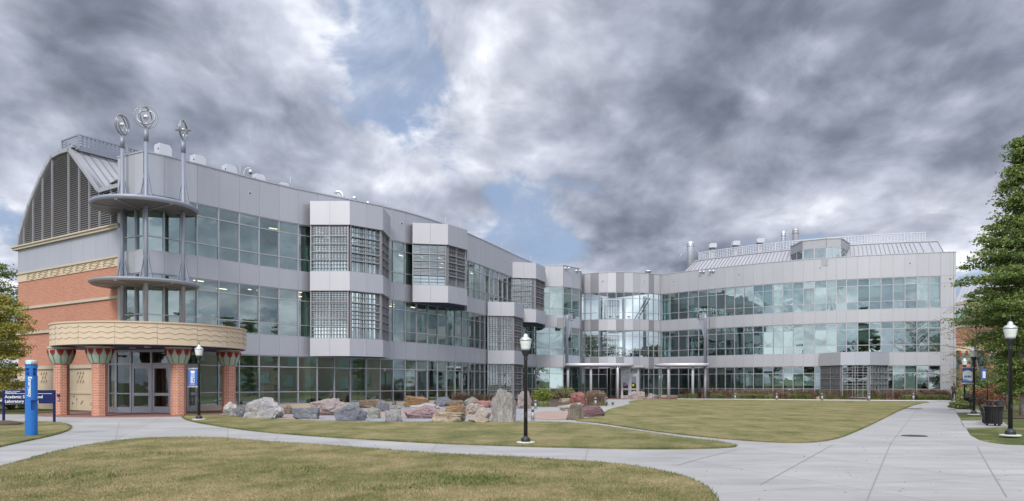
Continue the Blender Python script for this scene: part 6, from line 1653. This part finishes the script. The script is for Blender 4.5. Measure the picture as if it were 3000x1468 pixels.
def leaf_mat(name, stops, tr=.25):
    m, t, b = newmat(name); g = t.nodes.new('ShaderNodeNewGeometry')
    f = mth(t, 'ADD', mth(t, 'MULTIPLY', g.outputs['Random Per Island'], .55), mth(t, 'MULTIPLY', tnoise(t, worldpos(t), .9, 3, .6), .6))
    c = ramp(t, f, stops); t.links.new(c, b.inputs['Base Color']); b.inputs['Roughness'].default_value = .6; b.inputs['Specular IOR Level'].default_value = .25
    tl = t.nodes.new('ShaderNodeBsdfTranslucent'); t.links.new(c, tl.inputs[0]); mx = t.nodes.new('ShaderNodeMixShader'); mx.inputs[0].default_value = tr
    t.links.new(b.outputs[0], mx.inputs[1]); t.links.new(tl.outputs[0], mx.inputs[2]); t.links.new(mx.outputs[0], t.nodes['Material Output'].inputs[0]); return m
M_FG = leaf_mat('fountain_grass', [(.2, (.12, .08, .06)), (.5, (.24, .16, .12)), (.8, (.38, .29, .21)), (1, (.45, .38, .28))])
M_GG = leaf_mat('green_grass_clump', [(.2, (.09, .13, .035)), (.55, (.20, .25, .08)), (.9, (.38, .38, .19))])
M_YG = leaf_mat('yellow_green_leaf', [(.2, (.10, .16, .02)), (.6, (.21, .29, .05)), (.95, (.36, .38, .10))])
M_LEAF = leaf_mat('oak_leaf', [(.15, (.045, .085, .022)), (.45, (.11, .175, .045)), (.7, (.20, .265, .075)), (1, (.33, .34, .12))])
M_LEAF2 = leaf_mat('dark_leaf', [(.15, (.022, .045, .015)), (.5, (.05, .085, .025)), (.9, (.11, .13, .045))])
M_LEAF3 = leaf_mat('autumn_leaf', [(.15, (.13, .16, .035)), (.45, (.27, .32, .06)), (.66, (.36, .37, .08)), (.85, (.40, .27, .09)), (1, (.44, .20, .08))])
M_LEAF4 = leaf_mat('sparse_leaf', [(.2, (.12, .09, .035)), (.6, (.24, .20, .08)), (1, (.36, .30, .14))])
M_BARK = simple('bark', (.17, .145, .12), .95, 0, .35, 5, .7); M_BARKL = simple('bark_pale', (.30, .275, .24), .95, 0, .3, 6, .6)
rr = random.Random(5)
pr_, pg_ = [], []
for k in range(230):
    px = rr.uniform(1990, 2785); fr = pd(px, float(wr(px).y)).y; fy = F * EYE / (1169.3 + (px - 1985) * .0069 - HY)
    if 2400 < px < 2610: lo = .5
    else: lo = .0
    y = fr + (fy - fr) * rr.uniform(.15 + lo * .9, .62 + lo * .5)
    if y > fy + .2: pr_.append(((px - CX) / F * y, y, rr.uniform(.75, 1.15)))
for k in range(190):
    px = rr.uniform(1985, 2790); fy = F * EYE / (1169.3 + (px - 1985) * .0069 - HY); y = fy + rr.uniform(.3, 1.3)
    dn = math.sin(px * .021) + math.sin(px * .057)
    if dn < -.75: continue
    pg_.append(((px - CX) / F * y, y, rr.uniform(.7, 1.1)))
tuft_mesh('ornamental_grass', pr_, 1.0, .009, 140, .55, M_FG, 'reddish brown fountain grass along the back of the long bed', 1)
tuft_mesh('ornamental_grass', pg_, .58, .009, 140, .50, M_GG, 'low green grass clumps along the front of the long bed', 2)
# middle bed clumps
pm = []
for k in range(110):
    u = rr.random(); px = 1325 + u * 400; y0 = float(F * KP / F / (HY - float(_fl(min(px, 1560))))) if px < 1571 else 83.4
    fy = 63 + u * 18; y = fy + (y0 - fy) * rr.uniform(.15, .9)
    if abs(px - 1475) < 30: continue
    pm.append(((px - CX) / F * y, y, rr.uniform(.7, 1.1)))
tuft_mesh('ornamental_grass', pm, .85, .009, 130, .55, M_FG, 'reddish brown grasses in front of the inner block', 3)
pm = []
for k in range(36):
    px = rr.uniform(1726, 1766); y = rr.uniform(58, 64); pm.append(((px - CX) / F * y, y, rr.uniform(.85, 1.15)))
tuft_mesh('ornamental_grass', pm, .98, .009, 150, .6, M_FG, 'big round clump of reddish grass right of the red boulder', 4)
pm = [(gp(px, py).x, gp(px, py).y, s) for px, py, s in ((1575, 1192, .7), (1590, 1193, .8), (1603, 1192, .7), (1560, 1190, .6), (1735, 1192, .5), (1755, 1190, .5), (1775, 1190, .5), (1795, 1187, .4), (1340, 1176, .7), (1352, 1178, .8), (1420, 1172, .9), (1432, 1170, 1.0), (1446, 1171, .9))]
tuft_mesh('ornamental_grass', pm, .55, .011, 120, .4, M_GG, 'small green grass tufts round the boulders', 5)
def bush(px, py, w, h, mat, label, seed, flowers=None, name='shrub', cat='shrub', leaf=.07, n=2600, dd=0.0, upright=False):
    g_ = gp(px, py) if not dd else pd(px, dd); t = empty(name, (g_.x, g_.y, 0), 0, label, cat); rg = np.random.default_rng(seed)
    p = rg.normal(0, 1, (n, 3)); p /= np.linalg.norm(p, axis=1)[:, None]; rad = rg.uniform(.35, 1, n) ** .5; lump = 1 + .18 * np.sin(p[:, 0] * 5 + seed) * np.cos(p[:, 1] * 4) + .15 * np.sin(p[:, 2] * 7 + p[:, 0] * 3)
    p = p * (rad * lump)[:, None] * np.array([w / 2, w / 2, h / 2]); p[:, 2] += h / 2; p = p[p[:, 2] > .03]; n = len(p)
    leafcloud(t, 'foliage', p, leaf, mat, rg)
    mb = MB()
    for k in range(5): a = k * 1.3; mb.tube([(0, 0, 0), (.25 * w * math.cos(a), .25 * w * math.sin(a), h * .6)], [.03, .008], 5)
    mb.build('stem', M_BARK, t)
    if flowers:
        q = p[rg.random(n) < .05]; q = q * np.array([1.06, 1.06, 1.04]); leafcloud(t, 'blossom', q, leaf * .9, flowers, rg)
    return t
def leafcloud(parent, name, p, size, mat, rg, asp=.55, droop=.0):
    n = len(p); u = rg.normal(0, 1, (n, 3)); u[:, 2] *= .6; u[:, 2] -= droop; u /= np.linalg.norm(u, axis=1)[:, None]; w = np.cross(u, rg.normal(0, 1, (n, 3))); w /= np.linalg.norm(w, axis=1)[:, None] + 1e-9
    s = (size * rg.uniform(.6, 1.3, n))[:, None]
    v = np.stack([p - u * s * .5, p + w * s * asp * .5, p + u * s * .5, p - w * s * asp * .5], 1)
    return npmesh(name, v.reshape(-1, 3), np.arange(n * 4).reshape(-1, 4), mat, parent=parent)
bush(1590, 1176, 1.9, 1.25, M_YG, 'bright yellow-green shrub behind the bollard lights', 1, leaf=.16, n=1500)
bush(1655, 1170, 2.6, 1.35, M_GG, 'loose green bush dotted with orange flowers left of the red boulder', 2, simple('blossom_orange', (.55, .12, .03), .7), leaf=.12, n=1800)
bush(2632, 1170, 1.5, 1.05, M_YG, 'rounded pale green grass clump near the end of the long bed', 3, leaf=.13, n=1300)

# ================================================================== trees
def tree(name, loc, H, Rc, z0, mat, label, seed, nleaf=26000, leaf=.13, bark=None, trunk=.18, layers=11, per=9, up=.18, cat='tree', top=1.0, clump=.50, shape='cone', group=None, thin=1.0, prof=None):
    """tapered trunk, tiers of limbs, leaf clumps strung along the limbs"""
    t = empty(name, loc, 0, label, cat, group); r = random.Random(seed); rg = np.random.default_rng(seed); bark = bark or M_BARK
    mb = MB(); pts = [(r.uniform(-.05, .05) * i, r.uniform(-.05, .05) * i, H * .93 * i / 8) for i in range(9)]
    mb.tube(pts, [trunk * (1.25 if i == 0 else 1) * (1 - i / 8.6) + .012 for i in range(9)], 9); lim = mb; P = []
    for li in range(layers):
        f = li / (layers - 1); z = z0 + (H * .95 - z0) * f
        if shape == 'cone': rad = Rc * (1 - f) ** .75 * (1 if f > .12 else .8) + .35
        else: rad = Rc * math.sqrt(max(.05, 1 - (2 * f - .85) ** 2 / 1.4)) * .95 + .2
        if prof: rad = float(np.interp(z, [q[0] for q in prof], [q[1] for q in prof]))
        for k in range(per):
            a = 2 * math.pi * (k + r.random() * .8) / per + li * .7; L_ = rad * r.uniform(.62, 1.14); zz_ = z + r.uniform(-.3, .3) * (H - z0) / layers
            rise = up * L_ * r.uniform(.3, 1.4) * (1 if f > .25 else -.25)
            q = [Vector((0, 0, zz_)), Vector((math.cos(a) * L_ * .35, math.sin(a) * L_ * .35, zz_ + rise * .5)), Vector((math.cos(a + .12) * L_ * .7, math.sin(a + .12) * L_ * .7, zz_ + rise * .85)), Vector((math.cos(a + .1) * L_, math.sin(a + .1) * L_, zz_ + rise * .8 - .04 * L_))]
            lim.tube(q, [.030 * L_ * trunk * 3 + .012, .02 * L_ * trunk * 3 + .01, .012, .005], 5)
            nc = max(3, int(L_ * 3.4))
            for c_ in range(nc):
                u = .22 + .80 * (c_ + r.random()) / nc; i = min(int(u * 3), 2); b_ = q[i].lerp(q[i + 1], min(u * 3 - i, 1.1))
                sd_ = Vector((-math.sin(a), math.cos(a), 0)) * r.gauss(0, .26) * L_ * .55 * min(u + .2, 1); P.append((b_ + sd_ + Vector((0, 0, r.gauss(0, .10))), clump * r.uniform(.45, 1.2) * (1.1 - .45 * u)))
                if r.random() < .35: lim.tube([b_, b_ + sd_], [.010, .004], 4)
    lim.build('trunk', bark, t)
    P = [x for x in P if r.random() < thin]
    per_c = max(4, int(nleaf / max(1, len(P)))); cen = np.array([list(c) for c, s in P]); sc = np.array([s for c, s in P])
    cc = np.repeat(cen, per_c, 0); ss_ = np.repeat(sc, per_c); n = len(cc); off = rg.normal(0, 1, (n, 3)) * np.array([.66, .66, .24]); pts = cc + off * ss_[:, None]
    leafcloud(t, 'crown', pts, leaf, mat, rg, .55, .25); return t
tree('pin_oak', pd(2998, 36.5), 14.2, 5.0, 1.5, M_LEAF, 'large green pin oak with layered boughs filling the right edge', 21, 60000, .15, M_BARKL, .15, 20, 10, .10, clump=.50, prof=[(1.2, .7), (2.9, 1.2), (3.9, 2.0), (4.8, 2.8), (7, 2.7), (9, 2.3), (10.2, 1.3), (12, .7), (14, .2)])
tree('pin_oak', pd(2958, 46.0), 10.0, 4.3, 1.3, M_LEAF, 'second pale-trunked oak behind the nearer one, left of it', 22, 24000, .15, M_BARKL, .15, 13, 8, .12, clump=.42, thin=.5, prof=[(1.0, .9), (3.2, 1.1), (4.2, 1.7), (5.5, 2.2), (8, 1.6), (10, .4)])
tree('thin_tree', pd(2862, 66), 8.8, 3.6, 1.6, M_LEAF4, 'sparse yellowish tree with bare twigs before the second brick building', 23, 9000, .11, M_BARK, .10, 10, 9, .55, clump=.5, shape='round')
tree('thin_tree', pd(2925, 70), 8.0, 3.8, 1.6, M_LEAF4, 'sparse brownish tree between the oaks and the second brick building', 24, 9000, .11, M_BARK, .10, 10, 9, .5, clump=.5, shape='round')
tree('broad_tree', pd(-12, 43.5), 7.0, 1.95, 1.2, M_LEAF3, 'yellow-green tree turning orange in front of the brick wall, far left', 25, 26000, .13, M_BARK, .10, 10, 9, .35, clump=.5, shape='round')
tree('broad_tree', pd(-18, 66), 12.6, 3.4, 2.0, M_LEAF, 'taller dark green tree behind the brick wall at the left edge', 26, 20000, .20, M_BARK, .16, 9, 8, .35, clump=.75, shape='round')
tree('broad_tree', pd(-60, 58), 7.5, 3.2, .8, M_LEAF2, 'low dense green tree behind the van at the left edge', 27, 14000, .18, M_BARK, .14, 7, 8, .35, clump=.75, shape='round')
for i, (px, d, w, h, mt, lb) in enumerate(((24, 62, 4.0, 2.1, M_LEAF2, 'dark rounded hedge shrub beyond the campus sign'), (48, 66, 2.4, 1.8, M_LEAF2, 'small dark shrub close to the end of the brick wall'), (2876, 62, 3.6, 2.6, M_LEAF2, 'dense green shrub behind the distant bench'), (2842, 60, 2.0, 1.5, M_GG, 'light green shrub by the farthest lamp post'), (2905, 56, 3.0, 1.5, leaf_mat('red_leaf', [(.2, (.12, .04, .025)), (.6, (.22, .08, .05)), (1, (.32, .15, .09))]), 'reddish low shrub behind the litter bin'), (2950, 60, 4.0, 2.4, M_LEAF, 'green shrub between the two pale oak trunks'), (2815, 48, 1.3, .55, M_GG, 'low ivy-like plant at the walk edge near the distant bench'), (2910, 90, 7.0, 5.5, M_LEAF2, 'big dark shrub mass before the second brick building'), (2990, 80, 8.0, 5.0, M_LEAF2, 'dark thicket at the right edge beyond the oaks'))):
    bush(px, 1200, w, h, mt, lb, 40 + i, dd=d, leaf=.13 + .004 * h, n=int(1500 + 900 * h))
for px, d, rr_ in ((2946, 46, 1.5), (2998, 36.5, 1.5)):
    c = pd(px, d); mb = MB(); mb.lathe([(rr_, 0), (rr_ * .8, .07), (.2, .10), (.02, .1)], (c.x, c.y, 0), 24); setp(mb.build('mulch_ring', M_SOIL), 'ring of dark mulch round the ' + ('farther' if d > 40 else 'nearer') + ' oak trunk', 'mulch', kind='structure')
# trees behind the atrium and to the sides, seen over / through the building and mirrored in its glass
for i, (x, y, h, rc, lb) in enumerate(((4, 128, 11, 6, 'dark tree behind the building, seen through the left half of the atrium'), (14, 132, 10, 6, 'dark tree behind the building, seen through the middle of the atrium'), (24, 126, 8, 5, 'dark tree behind the building, seen through the right half of the atrium'))):
    tree('broad_tree', (x, y, 0), h, rc, 1.5, M_LEAF2, lb, 60 + i, 9000, .35, None, .25, 8, 8, .35, clump=1.1, shape='round')
bt0 = tree('broad_tree', (-45, -30, 0), 9, 4.5, 1.5, M_LEAF2, 'campus tree behind the viewer, first of the mirrored row', 70, 9000, .32, None, .22, 8, 8, .35, clump=1.0, shape='round', group='trees across the campus behind the viewer')
for i, (x, y, s) in enumerate(((-60, -38, 1.2), (-30, -42, 1.0), (-14, -48, 1.25), (6, -52, .9), (22, -44, 1.2), (40, -30, 1.1), (54, -14, 1.25), (62, 4, 1.1), (66, 18, 1.3), (-75, -15, 1.2))):
    o = copy_thing(bt0); o['label'] = 'campus tree behind the viewer, ' + ORD[i + 1] + ' of the mirrored row'; o.location = (x, y, 0); o.scale = (s, s, s * random.Random(i).uniform(.8, 1.15)); o.rotation_euler = (0, 0, i * 1.9)

# ================================================================== second brick building on the right
b2 = empty('brick_hall', pd(2830, 96), 0, 'second brick campus building with green glazing and metal roof behind the oaks', 'building'); O2 = b2.location.copy()
def B2(mb, name, mats): o = mb.build(name, mats, b2); o.location = -O2; return o
A_, Z_ = pd(2798, 97), pd(3160, 84); tt_ = (Z_ - A_); 
def s2(mb, u0, u1, z0, z1, out, inn, mi=0): mb.seg(A_ + tt_ * u0, A_ + tt_ * u1, z0, z1, out, inn, 0, mi)
mb = MB(); a, b = A_, Z_; nn = nrm2(a, b); L_ = tt_.length
def bw(mb, z0, z1): mb.poly([(a.x, a.y, z0), (b.x, b.y, z0), (b.x, b.y, z1), (a.x, a.y, z1)], 0, [(0, z0), (L_, z0), (L_, z1), (0, z1)])
bw(mb, 5.8, 9.1); bw(mb, 0, 1.2)
B2(mb, 'brick_wall', M_BRICK)
mb = MB(); s2(mb, 0, 1, 9.1, 11.3, -.15, -.2); 
s2(mb, 0, 1, 1.2, 5.6, -.4, -.5)
g2 = B2(mb, 'glazing', glass_mat('glass_hall', (.35, .6, .58), .35, (.8, 1, .98), .004))
mb = MB(); s2(mb, 0, 1, 0, 14, -6, -6.2); B2(mb, 'inner_wall', M_INT_TEAL)
mb = MB()
for k in range(12): u = k / 11.; s2(mb, u - .004, u + .004, 9.1, 11.9, .05, -.2); s2(mb, max(0, u - .003), u + .003, 1.2, 5.6, 0, -.5)
B2(mb, 'frame', M_MULL)
mb = MB(); s2(mb, -.01, 1, 11.9, 12.3, .5, -.3); s2(mb, -.005, 1, 5.55, 5.85, .2, -.2); s2(mb, -.005, 1, 6.9, 7.05, .08, -.1); s2(mb, -.005, 1, 9.0, 9.15, .12, -.1); B2(mb, 'stone_trim', M_STONE_T)
mb = MB(); n = 30; o1 = A_ - nn * .1; 
for k in range(n): 
    p, q = A_ + tt_ * (k / n), A_ + tt_ * ((k + 1) / n); p2, q2 = p - nn * 2.2, q - nn * 2.2
    mb.poly([(p.x, p.y, 12.3), (q.x, q.y, 12.3), (q2.x, q2.y, 15.6), (p2.x, p2.y, 15.6)], 0); mb.bar((p.x, p.y, 12.32), (p2.x, p2.y, 15.62), .06, .1, 1)
B2(mb, 'metal_roof', [M_PANEL, M_PANEL_M])
for px in (2826, 2905, 2985):
    c = pd(px, 86); mb = MB(); mb.lathe([(.62, 0), (.62, 4.0)], (c.x, c.y, 0), 8, 0, smooth=False, uvs=True); mb.lathe([(.62, 4.0), (.8, 4.5), (.95, 5.1), (.95, 5.5)], (c.x, c.y, 0), 16, 1)
    for k in range(10):
        a_ = k * .628; mb.bar((c.x + .96 * math.cos(a_), c.y + .96 * math.sin(a_), 5.0), (c.x + .98 * math.cos(a_), c.y + .98 * math.sin(a_), 5.5), .3, .05, 2)
    B2(mb, 'column', [M_BRICKCOL, M_CAPGREEN, M_TULIP])
mb = MB(); c = pd(2905, 90); mb.box((c.x, c.y, 5.75), (18, 9, .5)); B2(mb, 'portico_roof', M_STONE)
mb = MB(); mb.seg(pd(2800, 97), pd(2798, 125), 0, 12.3, .0, -.2); B2(mb, 'side_wall', M_PAVER)
# brick hall along the right side of the walk, outside the picture but mirrored in the left wing's glass
b3 = empty('brick_hall', (75, 30, 0), 0, 'long tan and brick hall beyond the right edge, mirrored in the glass', 'building')
mb = MB(); mb.seg(Vector((70, 62)), Vector((73, -20)), 0, 7.8, 0, -.3); mb.seg(Vector((69.9, 62)), Vector((72.9, -20)), 7.8, 8.8, .4, -1); o = mb.build('wall', simple('hall_wall', (.34, .28, .22), .9), b3); o.location = (-75, -30, 0)
mb = MB()
for k in range(20):
    p = Vector((70, 60)).lerp(Vector((73, -18)), k / 19); 
    for z in (1.2, 4.6): mb.seg(p - Vector((-.03, .9)), p + Vector((-.03, .9)) , z, z + 2, .1, -.05)
o = mb.build('window', M_INT_TEAL, b3); o.location = (-75, -30, 0)
mb = MB(); mb.seg(Vector((69.9, 62)), Vector((72.9, -20)), 8.8, 9.2, .7, -12); o = mb.build('roof', M_PANEL_M, b3); o.location = (-75, -30, 0)

# ================================================================== the walking person
def skin_person(loc, rz, label):
    J = {'pel': (0, 0, .93), 'sp': (.0, .01, 1.10), 'ch': (.0, .0, 1.30), 'nk': (0, -.01, 1.46), 'hd0': (0, -.03, 1.53), 'hd': (0, -.035, 1.61), 'ht': (0, -.03, 1.70),
         'hL': (.09, 0, .88), 'kL': (.11, -.14, .50), 'aL': (.10, -.12, .10), 'tL': (.12, -.27, .04), 'hR': (-.09, 0, .88), 'kR': (-.10, .02, .48), 'aR': (-.10, .26, .13), 'tR': (-.11, .17, .03),
         'sL': (.19, 0, 1.38), 'eL': (.27, .07, 1.12), 'wL': (.28, -.04, .90), 'sR': (-.19, 0, 1.38), 'eR': (-.27, .0, 1.12), 'wR': (-.30, -.12, .91)}
    E = [('pel', 'sp'), ('sp', 'ch'), ('ch', 'nk'), ('nk', 'hd0'), ('hd0', 'hd'), ('hd', 'ht'), ('pel', 'hL'), ('hL', 'kL'), ('kL', 'aL'), ('aL', 'tL'), ('pel', 'hR'), ('hR', 'kR'), ('kR', 'aR'), ('aR', 'tR'), ('ch', 'sL'), ('sL', 'eL'), ('eL', 'wL'), ('ch', 'sR'), ('sR', 'eR'), ('eR', 'wR')]
    Rr = {'pel': (.155, .12), 'sp': (.15, .12), 'ch': (.175, .125), 'nk': .065, 'hd0': .075, 'hd': .095, 'ht': .06, 'hL': .10, 'kL': .068, 'aL': .048, 'tL': .045, 'hR': .10, 'kR': .068, 'aR': .048, 'tR': .045, 'sL': .075, 'eL': .055, 'wL': .038, 'sR': .075, 'eR': .055, 'wR': .038}
    def grow(name, verts, edges, rad, root, lv=2):
        me = bpy.data.meshes.new(name); idx = {k: i for i, k in enumerate(verts)}; me.from_pydata([verts[k] for k in verts], [(idx[a], idx[b]) for a, b in edges], []); o = bpy.data.objects.new(name, me); C.objects.link(o)
        md = o.modifiers.new('s', 'SKIN'); sv = me.skin_vertices[0].data if me.skin_vertices else None
        if sv is None:
            bpy.context.view_layer.objects.active = o; bpy.ops.mesh.customdata_skin_add(); sv = me.skin_vertices[0].data
        for k, i in idx.items(): r_ = rad[k]; sv[i].radius = r_ if isinstance(r_, tuple) else (r_, r_); sv[i].use_root = (k == root)
        s_ = o.modifiers.new('u', 'SUBSURF'); s_.levels = s_.render_levels = lv
        dg = bpy.context.evaluated_depsgraph_get(); dg.update(); m2 = bpy.data.meshes.new_from_object(o.evaluated_get(dg)); bpy.data.objects.remove(o); m2.name = name; return m2
    M_SKIN = simple('skin_brown', (.22, .12, .08), .6); M_JK = simple('jacket_black', (.022, .022, .03), .75); M_PT = simple('trousers_dark', (.035, .033, .036), .8); M_SH = simple('shoe_tan', (.22, .13, .08), .7); M_CAP = simple('cap_red', (.45, .02, .02), .7)
    me = grow('person', J, E, Rr, 'pel')
    for m in (M_JK, M_PT, M_SKIN, M_SH): me.materials.append(m)
    for p in me.polygons:
        c = p.center; p.use_smooth = True
        if c.z > 1.475: p.material_index = 2
        elif c.z < .11: p.material_index = 3
        elif abs(c.x) > .2 and c.z < .93: p.material_index = 2
        elif c.z < .90: p.material_index = 1
        else: p.material_index = 0
    o = bpy.data.objects.new('person', me); C.objects.link(o); o.location = loc; o.rotation_euler = (0, 0, rz); setp(o, label, 'person')
    # hands: palm and five fingers each
    for s, w in ((1, J['wL']), (-1, J['wR'])):
        V = {'w': w, 'p': (w[0] + s * .005, w[1] - .01, w[2] - .07)}; Ed = [('w', 'p')]; Ra = {'w': (.026, .02), 'p': (.034, .018)}
        for k in range(4):
            x = (k - 1.5) * .017; V['f%d' % k] = (w[0] + s * .004, w[1] - .01 + x, w[2] - .085); V['g%d' % k] = (w[0] - s * .006, w[1] - .02 + x, w[2] - .125 + abs(k - 1.3) * .006); V['h%d' % k] = (w[0] - s * .022, w[1] - .026 + x, w[2] - .150 + abs(k - 1.3) * .008)
            Ed += [('p', 'f%d' % k), ('f%d' % k, 'g%d' % k), ('g%d' % k, 'h%d' % k)]
            for q in 'fgh': Ra[q + '%d' % k] = .008
        V['t0'] = (w[0] - s * .012, w[1] - .045, w[2] - .05); V['t1'] = (w[0] - s * .022, w[1] - .062, w[2] - .085); Ed += [('w', 't0'), ('t0', 't1')]; Ra['t0'] = .011; Ra['t1'] = .008
        hm = grow('hand', V, Ed, Ra, 'w', 1); hm.materials.append(M_SKIN); ho = bpy.data.objects.new('hand', hm); C.objects.link(ho); ho.parent = o
    mb = MB(); prof = [(.104, 1.645), (.108, 1.68), (.10, 1.72), (.075, 1.755), (.03, 1.77), (.005, 1.772)]; mb.lathe(prof, (0, -.033, 0), 18)
    mb.faces([(-.07, -.12, 1.655), (.07, -.12, 1.655), (.055, -.19, 1.65), (-.055, -.19, 1.65), (-.07, -.12, 1.665), (.07, -.12, 1.665), (.055, -.19, 1.656), (-.055, -.19, 1.656)], [(3, 2, 1, 0), (4, 5, 6, 7), (0, 1, 5, 4), (1, 2, 6, 5), (2, 3, 7, 6), (3, 0, 4, 7)]); mb.build('cap', M_CAP, o)
    # jacket hem, sleeve stripes, logo, face
    mb = MB()
    for s in (-1, 1):
        sh, el, wr_ = (J['sL'], J['eL'], J['wL']) if s > 0 else (J['sR'], J['eR'], J['wR'])
        f = lambda p, r_: (p[0] + s * r_, p[1] - .01, p[2])
        for dy in (-.015, .012): q = [(p[0], p[1] + dy, p[2]) for p in (f(sh, .058), f(el, .046), f(wr_, .034))]; mb.tube(q, .011, 5)
    mb.box((.07, -.125, 1.33), (.05, .02, .03)); mb.build('sleeve_stripe', simple('stripe_white', (.6, .62, .66), .7), o)
    mb = MB(); mb.lathe([(.17, .84), (.175, .90), (.165, 1.0)], (0, 0, 0), 18, cap=False); ob = mb.build('jacket_hem', M_JK, o); ob.scale = (1, .82, 1)
    mb = MB(); mb.box((0, -.128, 1.60), (.022, .03, .035)); mb.box((-.032, -.118, 1.625), (.022, .012, .010), 0, 1); mb.box((.032, -.118, 1.625), (.022, .012, .010), 0, 1); mb.box((0, -.12, 1.565), (.04, .01, .010), 0, 1)
    for s in (-1, 1): mb.box((s * .095, -.03, 1.61), (.015, .03, .045))
    mb.build('face', [M_SKIN, M_BLACK], o); return o
g_ = gp(2795, 1175.5); skin_person((g_.x, g_.y, .0), R(-18), 'person in a red cap, dark jacket with white sleeve stripes and dark trousers, walking')
